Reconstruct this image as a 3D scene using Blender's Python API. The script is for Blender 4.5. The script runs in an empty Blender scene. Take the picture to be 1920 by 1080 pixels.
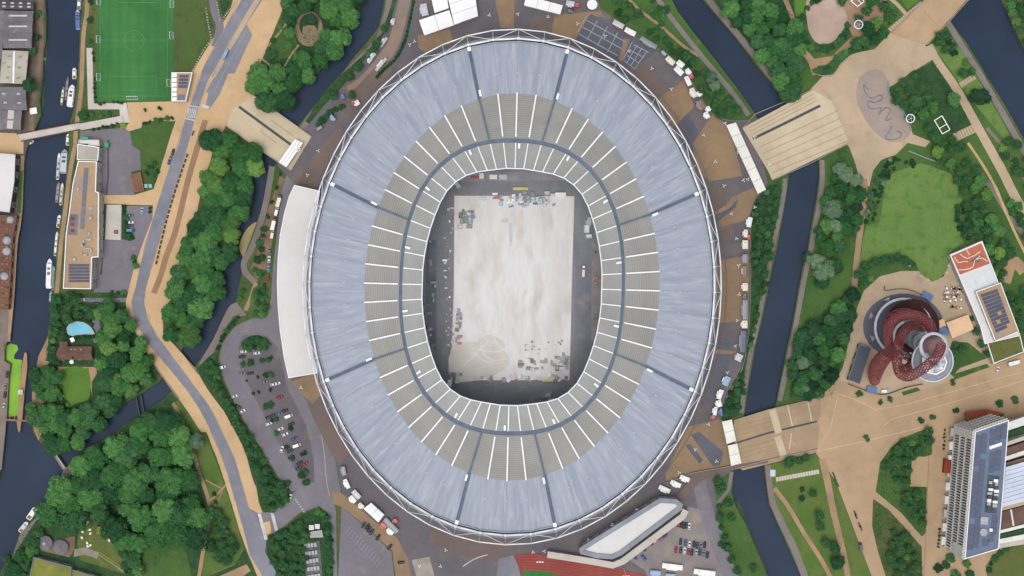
import bpy, bmesh, math, random
from mathutils import Vector, Matrix, noise
from mathutils.geometry import tessellate_polygon, delaunay_2d_cdt
random.seed(7)
SC = bpy.context.scene
COL = SC.collection
S = 0.35          # metres per photo pixel on the ground
H = 1000.0        # camera height above the ground
R_ = math.radians
# ---------------------------------------------------------------- camera, sky, sun, exposure
cam_d = bpy.data.cameras.new('camera'); cam = bpy.data.objects.new('camera', cam_d); COL.objects.link(cam)
cam.location = (0, 0, H); cam.rotation_euler = (0, 0, 0)
cam_d.sensor_width = 36.0; cam_d.lens = 36.0 * H / (1920 * S)
cam_d.clip_start = 1.0; cam_d.clip_end = 6000.0
SC.camera = cam
W = bpy.data.worlds.new('World'); SC.world = W; W.use_nodes = True
nt = W.node_tree; nt.nodes.clear()
sky = nt.nodes.new('ShaderNodeTexSky'); sky.sky_type = 'NISHITA'; sky.sun_disc = False
SUN_EL, SUN_AZ = 79.0, 205.0      # compass azimuth of the sun, north is up in the picture
sky.sun_elevation = R_(SUN_EL); sky.sun_rotation = R_(SUN_AZ)
sky.air_density = 1.0; sky.dust_density = 4.0; sky.ozone_density = 1.0
hs = nt.nodes.new('ShaderNodeHueSaturation'); hs.inputs['Saturation'].default_value = 0.28
bg = nt.nodes.new('ShaderNodeBackground'); bg.inputs['Strength'].default_value = 0.15
wo = nt.nodes.new('ShaderNodeOutputWorld')
nt.links.new(sky.outputs[0], hs.inputs['Color']); nt.links.new(hs.outputs[0], bg.inputs[0]); nt.links.new(bg.outputs[0], wo.inputs[0])
sun_d = bpy.data.lights.new('sun', 'SUN'); sun_d.energy = 1.0; sun_d.angle = R_(32); sun_d.color = (1, .975, .94)
sun = bpy.data.objects.new('sun', sun_d); COL.objects.link(sun)
sun.location = (-150, -300, 700)
sun.rotation_euler = (R_(90 - SUN_EL), 0, R_(180 - SUN_AZ))
SC.view_settings.view_transform = 'Standard'; SC.view_settings.look = 'None'
SC.view_settings.exposure = 0.2; SC.view_settings.gamma = 1.0
SC.view_settings.use_curve_mapping = False
SC.cycles.max_bounces = 4; SC.cycles.diffuse_bounces = 2; SC.cycles.glossy_bounces = 2
SC.cycles.use_denoising = True

# ---------------------------------------------------------------- helpers
def P(x, y, z=0.0):
    k = S * (H - z) / H
    return Vector(((x - 960) * k, (540 - y) * k, z))

def lin(c):
    c = c / 255.0
    return c / 12.92 if c <= .04045 else ((c + .055) / 1.055) ** 2.4
ALB = 0.80
def C(r, g, b, f=1.0):
    return (min(lin(r) * ALB * f, .85), min(lin(g) * ALB * f, .85), min(lin(b) * ALB * f, .85), 1)

MATS = {}
def node_mix(nt, a, b, fac, mode='MIX'):
    m = nt.nodes.new('ShaderNodeMix'); m.data_type = 'RGBA'; m.blend_type = mode
    for sock, v in ((m.inputs[0], fac), (m.inputs[6], a), (m.inputs[7], b)):
        if hasattr(v, 'is_output') or isinstance(v, bpy.types.NodeSocket): nt.links.new(v, sock)
        else: sock.default_value = v
    return m.outputs[2]

def ramp(nt, src, lo, hi, a=0.0, b=1.0):
    r = nt.nodes.new('ShaderNodeMapRange'); r.inputs[1].default_value = lo; r.inputs[2].default_value = hi
    r.inputs[3].default_value = a; r.inputs[4].default_value = b
    nt.links.new(src, r.inputs[0]); return r.outputs[0]

def pmat(name, c, c2=None, sc=.06, c3=None, sc3=.3, lo3=.55, hi3=.75, fine=.14, fsc=1.6, rough=.9, bump=0., bsc=2., coord='pos',
         metal=0., stretch=None, spec=.3, var=0., lo=.38, hi=.62, vor=None, wave=None):
    """procedural surface: two soft blends, a fine grain, optional slab joints and bump"""
    if name in MATS: return MATS[name]
    m = bpy.data.materials.new(name); m.use_nodes = True; nt = m.node_tree; nt.nodes.clear()
    out = nt.nodes.new('ShaderNodeOutputMaterial'); b = nt.nodes.new('ShaderNodeBsdfPrincipled')
    nt.links.new(b.outputs[0], out.inputs[0])
    if coord == 'pos': src = nt.nodes.new('ShaderNodeNewGeometry').outputs['Position']
    else:
        tc = nt.nodes.new('ShaderNodeTexCoord'); src = tc.outputs['UV' if coord == 'uv' else 'Object']
    if stretch:
        mp = nt.nodes.new('ShaderNodeMapping'); mp.inputs['Scale'].default_value = stretch[:3]
        if len(stretch) > 3: mp.inputs['Rotation'].default_value = (0, 0, R_(stretch[3]))
        nt.links.new(src, mp.inputs[0]); src = mp.outputs[0]
    def nz(scale, det=5, ro=.55):
        n = nt.nodes.new('ShaderNodeTexNoise'); n.inputs['Scale'].default_value = scale
        n.inputs['Detail'].default_value = det; n.inputs['Roughness'].default_value = ro
        nt.links.new(src, n.inputs['Vector']); return n.outputs[0]
    col = c
    if c2: col = node_mix(nt, c, c2, ramp(nt, nz(sc), lo, hi))
    if c3: col = node_mix(nt, col, c3, ramp(nt, nz(sc3, 4), lo3, hi3))
    if wave:
        w = nt.nodes.new('ShaderNodeTexWave'); w.bands_direction = wave[0]; w.inputs['Scale'].default_value = wave[1]
        w.inputs['Distortion'].default_value = wave[3] if len(wave) > 3 else .3; w.inputs['Detail'].default_value = 2
        nt.links.new(src, w.inputs['Vector'])
        g = ramp(nt, w.outputs['Fac'], 0, 1, 1 - wave[2], 1 + wave[2] * .6)
        cc = nt.nodes.new('ShaderNodeCombineColor'); [nt.links.new(g, cc.inputs[i]) for i in range(3)]
        col = node_mix(nt, col, cc.outputs[0], 1.0, 'MULTIPLY')
    if fine:
        g = ramp(nt, nz(fsc, 3, .7), .25, .75, 1 - fine, 1 + fine)
        cc = nt.nodes.new('ShaderNodeCombineColor'); [nt.links.new(g, cc.inputs[i]) for i in range(3)]
        col = node_mix(nt, col, cc.outputs[0], 1.0, 'MULTIPLY')
    if vor:
        v = nt.nodes.new('ShaderNodeTexBrick'); v.offset = vor[3] if len(vor) > 3 else .5
        v.inputs['Scale'].default_value = 1.0; v.inputs['Brick Width'].default_value = vor[0]; v.inputs['Row Height'].default_value = vor[1]
        v.inputs['Mortar Size'].default_value = .04; v.inputs['Color1'].default_value = (1, 1, 1, 1)
        k = 1 - vor[2] * .35; v.inputs['Color2'].default_value = (k, k, k, 1); k = 1 - vor[2]; v.inputs['Mortar'].default_value = (k, k, k, 1)
        nt.links.new(src, v.inputs['Vector']); col = node_mix(nt, col, v.outputs[0], 1.0, 'MULTIPLY')
    if var:
        oi = nt.nodes.new('ShaderNodeObjectInfo'); g = ramp(nt, oi.outputs['Random'], 0, 1, 1 - var, 1 + var)
        cc = nt.nodes.new('ShaderNodeCombineColor'); [nt.links.new(g, cc.inputs[i]) for i in range(3)]
        col = node_mix(nt, col, cc.outputs[0], 1.0, 'MULTIPLY')
    if coord == 'pos' and fine:   # broad, uneven weathering
        n1 = ramp(nt, nz(.017, 3), .3, .7, .93, 1.07); n2 = ramp(nt, nz(.13, 6, .65), .3, .7, .93, 1.06)
        mu = nt.nodes.new('ShaderNodeMath'); mu.operation = 'MULTIPLY'; nt.links.new(n1, mu.inputs[0]); nt.links.new(n2, mu.inputs[1])
        cc = nt.nodes.new('ShaderNodeCombineColor'); [nt.links.new(mu.outputs[0], cc.inputs[i]) for i in range(3)]
        col = node_mix(nt, col, cc.outputs[0], 1.0, 'MULTIPLY')
    if isinstance(col, tuple): b.inputs['Base Color'].default_value = col
    else: nt.links.new(col, b.inputs['Base Color'])
    b.inputs['Roughness'].default_value = rough; b.inputs['Metallic'].default_value = metal
    b.inputs['Specular IOR Level'].default_value = spec
    if bump:
        bp = nt.nodes.new('ShaderNodeBump'); bp.inputs['Strength'].default_value = 1.0; bp.inputs['Distance'].default_value = bump
        nt.links.new(nz(bsc, 4), bp.inputs['Height']); nt.links.new(bp.outputs[0], b.inputs['Normal'])
    MATS[name] = m; return m

def leafmat(name, c, c2, c3, dark=.55):
    if name in MATS: return MATS[name]
    m = bpy.data.materials.new(name); m.use_nodes = True; nt = m.node_tree; nt.nodes.clear()
    out = nt.nodes.new('ShaderNodeOutputMaterial'); b = nt.nodes.new('ShaderNodeBsdfPrincipled')
    geo = nt.nodes.new('ShaderNodeNewGeometry'); oi = nt.nodes.new('ShaderNodeObjectInfo')
    tc = nt.nodes.new('ShaderNodeTexCoord'); n = nt.nodes.new('ShaderNodeTexNoise'); n.inputs['Scale'].default_value = .35; n.inputs['Detail'].default_value = 2
    nt.links.new(tc.outputs['Object'], n.inputs['Vector'])
    col = node_mix(nt, c, c2, geo.outputs['Random Per Island'])
    col = node_mix(nt, col, c3, ramp(nt, n.outputs[0], .48, .68, 0, .75))
    g = ramp(nt, oi.outputs['Random'], 0, 1, .64, 1.34)
    cc = nt.nodes.new('ShaderNodeCombineColor')
    nt.links.new(g, cc.inputs[1]); nt.links.new(g, cc.inputs[2])
    mu = nt.nodes.new('ShaderNodeMath'); mu.operation = 'MULTIPLY'; nt.links.new(g, mu.inputs[0]); nt.links.new(ramp(nt, oi.outputs['Random'], .2, .8, .85, 1.2), mu.inputs[1]); nt.links.new(mu.outputs[0], cc.inputs[0])
    col = node_mix(nt, col, cc.outputs[0], 1.0, 'MULTIPLY')
    nt.links.new(col, b.inputs['Base Color']); b.inputs['Roughness'].default_value = .75; b.inputs['Specular IOR Level'].default_value = .25
    tr = nt.nodes.new('ShaderNodeBsdfTranslucent'); nt.links.new(col, tr.inputs[0])
    mx = nt.nodes.new('ShaderNodeMixShader'); mx.inputs[0].default_value = .3
    nt.links.new(b.outputs[0], mx.inputs[1]); nt.links.new(tr.outputs[0], mx.inputs[2]); nt.links.new(mx.outputs[0], out.inputs[0])
    MATS[name] = m; return m

WL = {}     # world position of each empty
def tag(o, label=None, cat=None, group=None, kind=None):
    if label: o['label'] = label
    if cat: o['category'] = cat
    if group: o['group'] = group
    if kind: o['kind'] = kind
    return o
def thing(name, label, cat, loc=(0, 0, 0), rz=0., group=None):
    o = bpy.data.objects.new(name, None); COL.objects.link(o); o.location = loc; o.rotation_euler = (0, 0, rz)
    o.empty_display_size = 1.0
    WL[o.name] = Vector(loc); return tag(o, label, cat, group)
def obj(name, me, mat=None, parent=None):
    o = bpy.data.objects.new(name, me); COL.objects.link(o)
    if mat is not None:
        if len(me.materials) == 0: me.materials.append(mat)
        elif me.materials[0] != mat:
            o.material_slots[0].link = 'OBJECT'; o.material_slots[0].material = mat
    if parent is not None: o.parent = parent
    return o

class MB:
    """collects faces in world metres; build() links them as one mesh object"""
    def __init__(s): s.v = []; s.f = []; s.uv = None
    def add(s, vs, fs):
        n = len(s.v); s.v += [Vector(a) for a in vs]; s.f += [tuple(i + n for i in f) for f in fs]; return s
    def box(s, c, d, rz=0., tz=None):
        x, y, z = d[0] / 2, d[1] / 2, d[2] / 2
        M = Matrix.Translation(c) @ Matrix.Rotation(rz, 4, 'Z')
        vs = [M @ Vector((a * x, b * y, e * z)) for e in (-1, 1) for a, b in ((-1, -1), (1, -1), (1, 1), (-1, 1))]
        return s.add(vs, [(3, 2, 1, 0), (4, 5, 6, 7), (0, 1, 5, 4), (1, 2, 6, 5), (2, 3, 7, 6), (3, 0, 4, 7)])
    def prism(s, pts, z0, z1):
        pts = ccw([(p[0], p[1]) for p in pts]); n = len(pts)
        tris = fill(pts)
        vs = [(p[0], p[1], z0) for p in pts] + [(p[0], p[1], z1) for p in pts]
        fs = [(i, (i + 1) % n, n + (i + 1) % n, n + i) for i in range(n)]
        fs += [tuple(n + i for i in t) for t in tris] + [tuple(reversed(t)) for t in tris]
        return s.add(vs, fs)
    def tube(s, pts, r, n=6, cyc=False, flat=None):
        pts = [Vector(p) for p in pts]; m = len(pts); base = len(s.v); up = Vector((0, 0, 1))
        for i, p in enumerate(pts):
            a = pts[(i - 1) % m] if (cyc or i > 0) else p; b = pts[(i + 1) % m] if (cyc or i < m - 1) else p
            t = (b - a).normalized() if (b - a).length > 1e-9 else up
            u = t.cross(up); u = u.normalized() if u.length > 1e-4 else Vector((1, 0, 0)); w = u.cross(t).normalized()
            rr = r[i] if isinstance(r, (list, tuple)) else r
            for j in range(n):
                a_ = 2 * math.pi * (j + .5) / n
                s.v.append(p + u * math.cos(a_) * rr + w * math.sin(a_) * rr * (flat or 1))
        for i in range(m if cyc else m - 1):
            for j in range(n):
                a_ = base + i * n; b_ = base + ((i + 1) % m) * n
                s.f.append((a_ + j, b_ + j, b_ + (j + 1) % n, a_ + (j + 1) % n))
        if not cyc:
            s.f.append(tuple(base + j for j in range(n))); s.f.append(tuple(base + (m - 1) * n + j for j in reversed(range(n))))
        return s
    def bar(s, a, b, w, h=None):
        return s.tube([a, b], w / 2, 6)
    def lathe(s, prof, c, n=24, cap=True):
        base = len(s.v); m = len(prof)
        for r, z in prof:
            for j in range(n):
                a = 2 * math.pi * j / n; s.v.append(Vector((c[0] + r * math.cos(a), c[1] + r * math.sin(a), c[2] + z)))
        for i in range(m - 1):
            for j in range(n):
                s.f.append((base + i * n + j, base + i * n + (j + 1) % n, base + (i + 1) * n + (j + 1) % n, base + (i + 1) * n + j))
        if cap:
            s.f.append(tuple(base + (m - 1) * n + j for j in range(n)))
        return s
    def build(s, name, mat, parent=None, smooth=False, kind=None):
        off = Vector((0, 0, 0)); p = parent
        while p is not None: off += p.location; p = p.parent
        me = bpy.data.meshes.new(name); me.from_pydata([v - off for v in s.v], [], s.f); me.update()
        if smooth: me.polygons.foreach_set('use_smooth', [True] * len(me.polygons))
        o = obj(name, me, mat, parent)
        if kind: o['kind'] = kind
        return o

def area(p): return sum(p[i][0] * p[(i + 1) % len(p)][1] - p[(i + 1) % len(p)][0] * p[i][1] for i in range(len(p))) / 2
def ccw(p): return list(p) if area(p) > 0 else list(reversed(p))
def fill(pts):
    t = tessellate_polygon([[Vector((p[0], p[1], 0)) for p in pts]])
    out = []
    for a, b, c in t:
        A = (pts[b][0] - pts[a][0]) * (pts[c][1] - pts[a][1]) - (pts[c][0] - pts[a][0]) * (pts[b][1] - pts[a][1])
        out.append((a, b, c) if A > 0 else (c, b, a))
    return out
def catmull(pts, n=4, cyc=True):
    out = []; m = len(pts)
    for i in range(m if cyc else m - 1):
        g = lambda k: pts[k % m] if cyc else pts[max(0, min(m - 1, k))]
        p0, p1, p2, p3 = g(i - 1), g(i), g(i + 1), g(i + 2)
        for j in range(n):
            t = j / n; t2 = t * t; t3 = t2 * t
            out.append(tuple(.5 * ((2 * p1[k]) + (-p0[k] + p2[k]) * t + (2 * p0[k] - 5 * p1[k] + 4 * p2[k] - p3[k]) * t2 + (-p0[k] + 3 * p1[k] - 3 * p2[k] + p3[k]) * t3) for k in range(len(p1))))
    if not cyc: out.append(tuple(pts[-1]))
    return out
def wobble(pts, amp, step):
    """resample a closed outline and shift it a little so that soft edges are not ruled"""
    out = []; m = len(pts)
    for i in range(m):
        a, b = pts[i], pts[(i + 1) % m]; d = math.hypot(b[0] - a[0], b[1] - a[1]); k = max(1, int(d / step))
        for j in range(k):
            x = a[0] + (b[0] - a[0]) * j / k; y = a[1] + (b[1] - a[1]) * j / k
            v = noise.noise_vector(Vector((x * .09, y * .09, 3.1))) + noise.noise_vector(Vector((x * .4, y * .4, 8.1))) * .4
            out.append((x + v[0] * amp, y + v[1] * amp))
    return out
def poly2d(pts):
    vc = [Vector((p[0], p[1])) for p in pts]
    r = delaunay_2d_cdt(vc, [], [list(range(len(vc)))], 1, 1e-5)
    return r[0], r[2]
SHEETS = [0]
def sheet(name, pts, mat, lvl, smooth=0, wob=0., kind='structure', parent=None, label=None, cat=None, z=None):
    """flat surface outlined in photo pixels, lvl * 2 cm above the ground"""
    pts = ccw(pts)[::-1]
    if smooth: pts = catmull(pts, smooth)
    if wob: pts = wobble(pts, wob, 6)
    if z is None: SHEETS[0] += 1; z = .02 * lvl + .002 * (SHEETS[0] % 9)
    w = [P(p[0], p[1], z) for p in pts]
    vs, fs = poly2d(w)
    off = Vector((0, 0, 0)); q = parent
    while q is not None: off += q.location; q = q.parent
    fs2 = []
    for f in fs:
        a, b, c = (vs[i] for i in f[:3]); fs2.append(f if (b - a).cross(c - a) > 0 else f[::-1])
    me = bpy.data.meshes.new(name); me.from_pydata([(v[0] - off[0], v[1] - off[1], z - off[2]) for v in vs], [], fs2); me.update()
    o = obj(name, me, mat, parent)
    if parent is None: tag(o, label, cat, None, kind)
    return o
def strip(pts, w, smooth=5):
    """outline in pixels of a band of width w along a line"""
    c = catmull(pts, smooth, False) if smooth else pts
    L, Rr = [], []
    for i, p in enumerate(c):
        a = c[max(0, i - 1)]; b = c[min(len(c) - 1, i + 1)]; dx, dy = b[0] - a[0], b[1] - a[1]; d = math.hypot(dx, dy) or 1
        ww = (w[0] + (w[1] - w[0]) * i / (len(c) - 1)) if isinstance(w, tuple) else w
        L.append((p[0] - dy / d * ww / 2, p[1] + dx / d * ww / 2)); Rr.append((p[0] + dy / d * ww / 2, p[1] - dx / d * ww / 2))
    return L + Rr[::-1]
def path(name, pts, w, mat, lvl, smooth=5, wob=0., **k): return sheet(name, strip(pts, w, smooth), mat, lvl, 0, wob, **k)
def wall_line(name, pts, h, w, mat, label=None, cat=None, parent=None, smooth=0, z=0., kind=None):
    """low wall, kerb or railing along a line of pixels"""
    c = catmull(pts, smooth, False) if smooth else pts
    L = []; Rr = []
    q = [P(p[0], p[1], z) for p in c]
    for i, p in enumerate(q):
        a = q[max(0, i - 1)]; b = q[min(len(q) - 1, i + 1)]; t = (b - a).normalized(); n_ = Vector((-t.y, t.x, 0)) * w / 2
        L.append(p + n_); Rr.append(p - n_)
    mb = MB(); m = len(q); up = Vector((0, 0, h))
    vs = L + Rr + [p + up for p in L] + [p + up for p in Rr]; fs = []
    for i in range(m - 1):
        fs += [(2 * m + i, 3 * m + i, 3 * m + i + 1, 2 * m + i + 1), (i, 2 * m + i, 2 * m + i + 1, i + 1), (m + i, m + i + 1, 3 * m + i + 1, 3 * m + i)]
    fs += [(0, m, 3 * m, 2 * m), (m - 1, 3 * m - 1, 4 * m - 1, 2 * m - 1)]
    mb.add(vs, fs); o = mb.build(name, mat, parent)
    if parent is None: tag(o, label, cat, None, kind)
    return o
def inside(p, poly):
    x, y = p; c = False; j = len(poly) - 1
    for i in range(len(poly)):
        if (poly[i][1] > y) != (poly[j][1] > y) and x < (poly[j][0] - poly[i][0]) * (y - poly[i][1]) / (poly[j][1] - poly[i][1]) + poly[i][0]: c = not c
        j = i
    return c
def copy_thing(src, loc, rz=0., label=None, group=None, mats=None, scale=None):
    r = src.copy(); COL.objects.link(r); r.location = loc; r.rotation_euler = (0, 0, rz)
    if scale: r.scale = scale
    if label: r['label'] = label
    if group: r['group'] = group
    for ch in src.children:
        c = ch.copy(); COL.objects.link(c); c.parent = r
        nm = ch.name.split('.')[0]
        if mats and nm in mats: c.material_slots[0].link = 'OBJECT'; c.material_slots[0].material = mats[nm]
        for g in ch.children:
            d = g.copy(); COL.objects.link(d); d.parent = c
    return r
# ================================================================ ground materials
m_grass = pmat('grass', C(76, 106, 52), C(60, 92, 45), .03, C(96, 112, 60), .12, fine=.22, fsc=.9, bump=.15, bsc=1.2)
m_lawn = pmat('lawn', C(108, 135, 70), C(98, 127, 64), .035, C(76, 118, 56), .14, .54, .68, fine=.12, fsc=.7)
m_lawn2 = pmat('bright_lawn', C(92, 128, 50), C(82, 118, 46), .05, fine=.1, fsc=.6)
m_rough = pmat('rough_grass', C(66, 92, 46), C(92, 100, 58), .06, C(50, 78, 40), .2, fine=.28, fsc=.8, bump=.25, bsc=1.)
m_under = pmat('undergrowth', C(54, 86, 50), C(42, 72, 44), .09, C(70, 100, 54), .3, fine=.3, fsc=.7, bump=.4, bsc=.9)
m_sand = pmat('sand_paving', C(184, 157, 125), C(176, 150, 121), .022, C(164, 140, 114), .07, .52, .8, fine=.05, fsc=1.1, rough=.95)
m_sand2 = pmat('pale_sand_paving', C(190, 168, 141), C(178, 158, 134), .03, C(164, 144, 122), .1, .55, .8, fine=.06, fsc=1.1)
m_prom = pmat('promenade_gravel', C(200, 168, 128), C(206, 175, 136), .03, C(184, 154, 120), .09, .58, .8, fine=.05, fsc=.9)
m_brown = pmat('brown_strip', C(160, 126, 100), C(150, 118, 94), .06, fine=.06)
m_path = pmat('earth_path', C(172, 142, 112), C(154, 128, 102), .06, fine=.12)
m_tow = pmat('towpath', C(134, 124, 120), C(122, 114, 112), .05, C(142, 130, 118), .2, fine=.07)
m_road = pmat('asphalt_road', C(136, 136, 146), C(122, 124, 136), .03, C(146, 143, 148), .12, .5, .75, fine=.06, fsc=1.2)
m_yard = pmat('asphalt_yard', C(128, 124, 132), C(118, 114, 122), .025, C(140, 132, 132), .1, .55, .75, fine=.08, fsc=.9)
m_conc = pmat('concourse_paving', C(108, 103, 106), C(100, 97, 103), .022, C(119, 109, 106), .06, .52, .72, fine=.06, fsc=.8, rough=.8)
m_conc2 = pmat('concourse_brown', C(122, 106, 98), C(112, 98, 94), .03, fine=.07, rough=.85)
m_tan = pmat('tan_paving', C(150, 126, 99), C(139, 117, 94), .04, C(158, 133, 104), .12, fine=.07, rough=.85)
m_dark = pmat('dark_asphalt', C(100, 102, 112), C(92, 95, 106), .05, fine=.08)
m_pale = pmat('pale_concrete', C(206, 198, 188), C(192, 186, 178), .05, fine=.06)
m_deck = pmat('bridge_deck', C(202, 187, 160), C(193, 178, 152), .03, C(184, 168, 142), .1, .55, .8, fine=.06)
m_deck2 = pmat('bridge_deck_brown', C(170, 147, 118), C(158, 138, 112), .04, C(180, 160, 132), .12, fine=.07)
m_kerb = pmat('kerb_stone', C(168, 158, 148), C(150, 142, 134), .2, fine=.1)
m_stone = pmat('bank_stone', C(120, 110, 98), C(92, 86, 78), .3, fine=.2)
m_line = pmat('road_marking', C(212, 210, 206), C(186, 184, 182), .3, fine=.1)
m_linef = pmat('faint_marking', C(168, 172, 178), C(150, 154, 160), .3, fine=.12)
m_turf = pmat('sports_turf', C(66, 124, 66), C(56, 112, 58), .03, C(46, 98, 52), .014, .46, .62, fine=.06, fsc=.6, wave=('X', .05, .05, .4))
m_track = pmat('running_track', C(150, 74, 68), C(138, 68, 64), .05, fine=.06)
m_earth = pmat('bare_earth', C(140, 116, 94), C(116, 100, 84), .1, C(98, 94, 72), .3, fine=.15)
m_beach = pmat('gravel_bar', C(176, 158, 116), C(160, 144, 108), .08, fine=.1)
m_white = pmat('white_membrane', C(250, 250, 250), C(242, 242, 243), .08, fine=.02, rough=.6, coord='obj')
m_offw = pmat('off_white_roof', C(222, 219, 218), C(214, 211, 210), .04, C(206, 204, 204), .2, .6, .8, fine=.03, rough=.7, coord='obj')

def watermat():
    m = bpy.data.materials.new('river_water'); m.use_nodes = True; nt = m.node_tree; b = nt.nodes['Principled BSDF']
    geo = nt.nodes.new('ShaderNodeNewGeometry')
    n = nt.nodes.new('ShaderNodeTexNoise'); n.inputs['Scale'].default_value = .02; n.inputs['Detail'].default_value = 4; nt.links.new(geo.outputs['Position'], n.inputs['Vector'])
    nt.links.new(node_mix(nt, C(46, 57, 74), C(52, 65, 84), ramp(nt, n.outputs[0], .35, .65)), b.inputs['Base Color'])
    b.inputs['Roughness'].default_value = .3; b.inputs['Specular IOR Level'].default_value = .03
    n2 = nt.nodes.new('ShaderNodeTexNoise'); n2.inputs['Scale'].default_value = .5; n2.inputs['Detail'].default_value = 3; nt.links.new(geo.outputs['Position'], n2.inputs['Vector'])
    bp = nt.nodes.new('ShaderNodeBump'); bp.inputs['Distance'].default_value = .05; nt.links.new(n2.outputs[0], bp.inputs['Height']); nt.links.new(bp.outputs[0], b.inputs['Normal'])
    return m
m_water = watermat()

# ================================================================ rivers cut into one ground sheet
WZ = -2.6
w1_left = [(84, -340), (84, 0), (87, 32), (86, 75), (81, 105), (81, 142), (75, 190), (77, 215), (67, 240), (58, 262), (50, 277), (46, 300), (41, 395), (32, 442), (29, 482), (26, 540), (20, 580), (15, 640), (9, 646), (9, 676), (20, 682), (16, 716), (13, 783), (8, 800), (6, 840), (2, 880), (-40, 1000), (-300, 1400)]
w1_right = [(-150, 1400), (-60, 1150), (0, 1075), (20, 1042), (37, 1002), (67, 970), (82, 945), (110, 902), (120, 879)]
w1b_low = [(140, 865), (165, 840), (185, 830), (215, 810), (235, 795), (270, 775), (300, 755), (320, 736)]
w2_right = [(366, 688), (387, 657), (402, 632), (420, 597), (427, 577), (442, 567), (447, 540), (452, 520), (455, 500), (457, 482), (482, 415), (495, 380), (505, 342), (515, 310), (560, 235), (590, 197), (620, 160), (640, 138), (665, 105), (690, 77), (710, 50), (717, 22), (721, 0), (745, -340)]
w2_left = [(700, -340), (677, 0), (672, 25), (640, 82), (600, 132), (565, 162), (535, 192), (522, 212), (485, 287), (475, 330), (460, 355), (452, 382), (445, 410), (440, 445), (432, 467), (417, 500), (415, 540), (387, 572), (370, 627), (345, 649)]
w1b_up = [(300, 715), (270, 735), (235, 755), (200, 780), (165, 805), (140, 825), (97, 843)]
w1_r2 = [(75, 830), (62, 810), (59, 792), (59, 765), (62, 725), (67, 690), (72, 670), (90, 627), (94, 590), (97, 555), (105, 535), (105, 482), (110, 432), (117, 390), (125, 350), (130, 290), (128, 240), (132, 225), (140, 200), (146, 140), (148, 110), (150, 60), (155, 0), (160, -340)]
holeA = w1_left + w1_right + w1b_low + w2_right + w2_left + w1b_up + w1_r2
w3_left = [(1120, -150), (1247, 0), (1280, 41), (1315, 85), (1347, 125), (1380, 162), (1416, 214), (1479, 329), (1476, 357), (1469, 400), (1460, 450), (1450, 495), (1441, 540), (1430, 595), (1416, 652), (1405, 715), (1397, 770), (1375, 882), (1372, 927), (1380, 950), (1400, 985), (1420, 1035), (1440, 1080), (1560, 1400)]
w3_right = [(1640, 1400), (1502, 1080), (1480, 1030), (1460, 987), (1442, 945), (1436, 905), (1432, 869), (1455, 756), (1467, 695), (1477, 647), (1490, 585), (1497, 545), (1505, 502), (1515, 465), (1522, 417), (1530, 377), (1536, 332), (1535, 300), (1470, 187), (1452, 162), (1420, 125), (1380, 72), (1340, 25), (1319, 0), (1220, -150)]
holeB = w3_left + w3_right
holeC = [(1850, -60), (1819, 0), (1780, 38), (1810, 77), (1840, 125), (1875, 182), (1920, 260), (2100, 600), (2180, 560), (2000, 220), (1920, 90), (1900, 50), (1890, 20), (1877, 0), (1880, -60)]
holes = [wobble(h, .5, 8) for h in (holeA, holeB, holeC)]
B = 3200
outer = [(-B, -B), (B + 1920, -B), (B + 1920, B + 1080), (-B, B + 1080)]
loops = [[P(*p) for p in ccw(outer)]] + [[P(*p) for p in h] for h in holes]
flat = [v for l in loops for v in l]
tris = tessellate_polygon(loops)
mb = MB(); fs = []
for a, b, c in tris:
    A = (flat[b] - flat[a]).cross(flat[c] - flat[a]).z
    fs.append((a, b, c) if A > 0 else (c, b, a))
mb.add(flat, fs); tag(mb.build('ground', m_rough), kind='structure')
for h, nm in zip(holes, ('canal', 'river', 'river')):
    q = [P(*p) for p in h]; n = len(q)
    mb = MB(); mb.add([(p.x, p.y, 0) for p in q] + [(p.x, p.y, -4.5) for p in q], [(i, (i + 1) % n, n + (i + 1) % n, n + i) for i in range(n)])
    tag(mb.build('river_bank', m_stone), kind='structure')
mb = MB(); mb.add([P(-B, -B, WZ), P(-B, B, WZ), P(B + 1920, B, WZ), P(B + 1920, -B, WZ)], [(0, 1, 2, 3)])
tag(mb.build('water', m_water), kind='structure')

# ================================================================ west bank of the canal
sheet('yard', [(-200, -100), (84, -100), (82, 110), (72, 190), (64, 240), (46, 290), (38, 395), (28, 450), (24, 540), (14, 640), (8, 660), (12, 790), (3, 880), (-200, 900)], pmat('works_yard', C(112, 102, 96), C(92, 86, 84), .05, C(84, 96, 66), .15, .58, .7, fine=.15), 1, wob=.6)
path('quay_path', [(75, -20), (76, 40), (78, 80), (72, 130), (66, 170), (58, 200), (60, 245)], 8, m_earth, 2)
sheet('plaza', [(-20, 248), (30, 250), (44, 262), (44, 288), (-20, 290)], m_prom, 2)
path('quay_path', [(42, 292), (38, 400), (30, 450), (26, 500), (22, 560), (14, 640)], (6, 10), m_path, 2)
path('bank_grass', [(40, 320), (36, 400)], 7, m_grass, 3)
sheet('lock_side', [(-20, 560), (17, 580), (14, 640), (7, 646), (8, 678), (18, 684), (12, 785), (3, 880), (-20, 890)], pmat('quay_stone', C(140, 124, 114), C(124, 112, 106), .1, fine=.12), 2)
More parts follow.
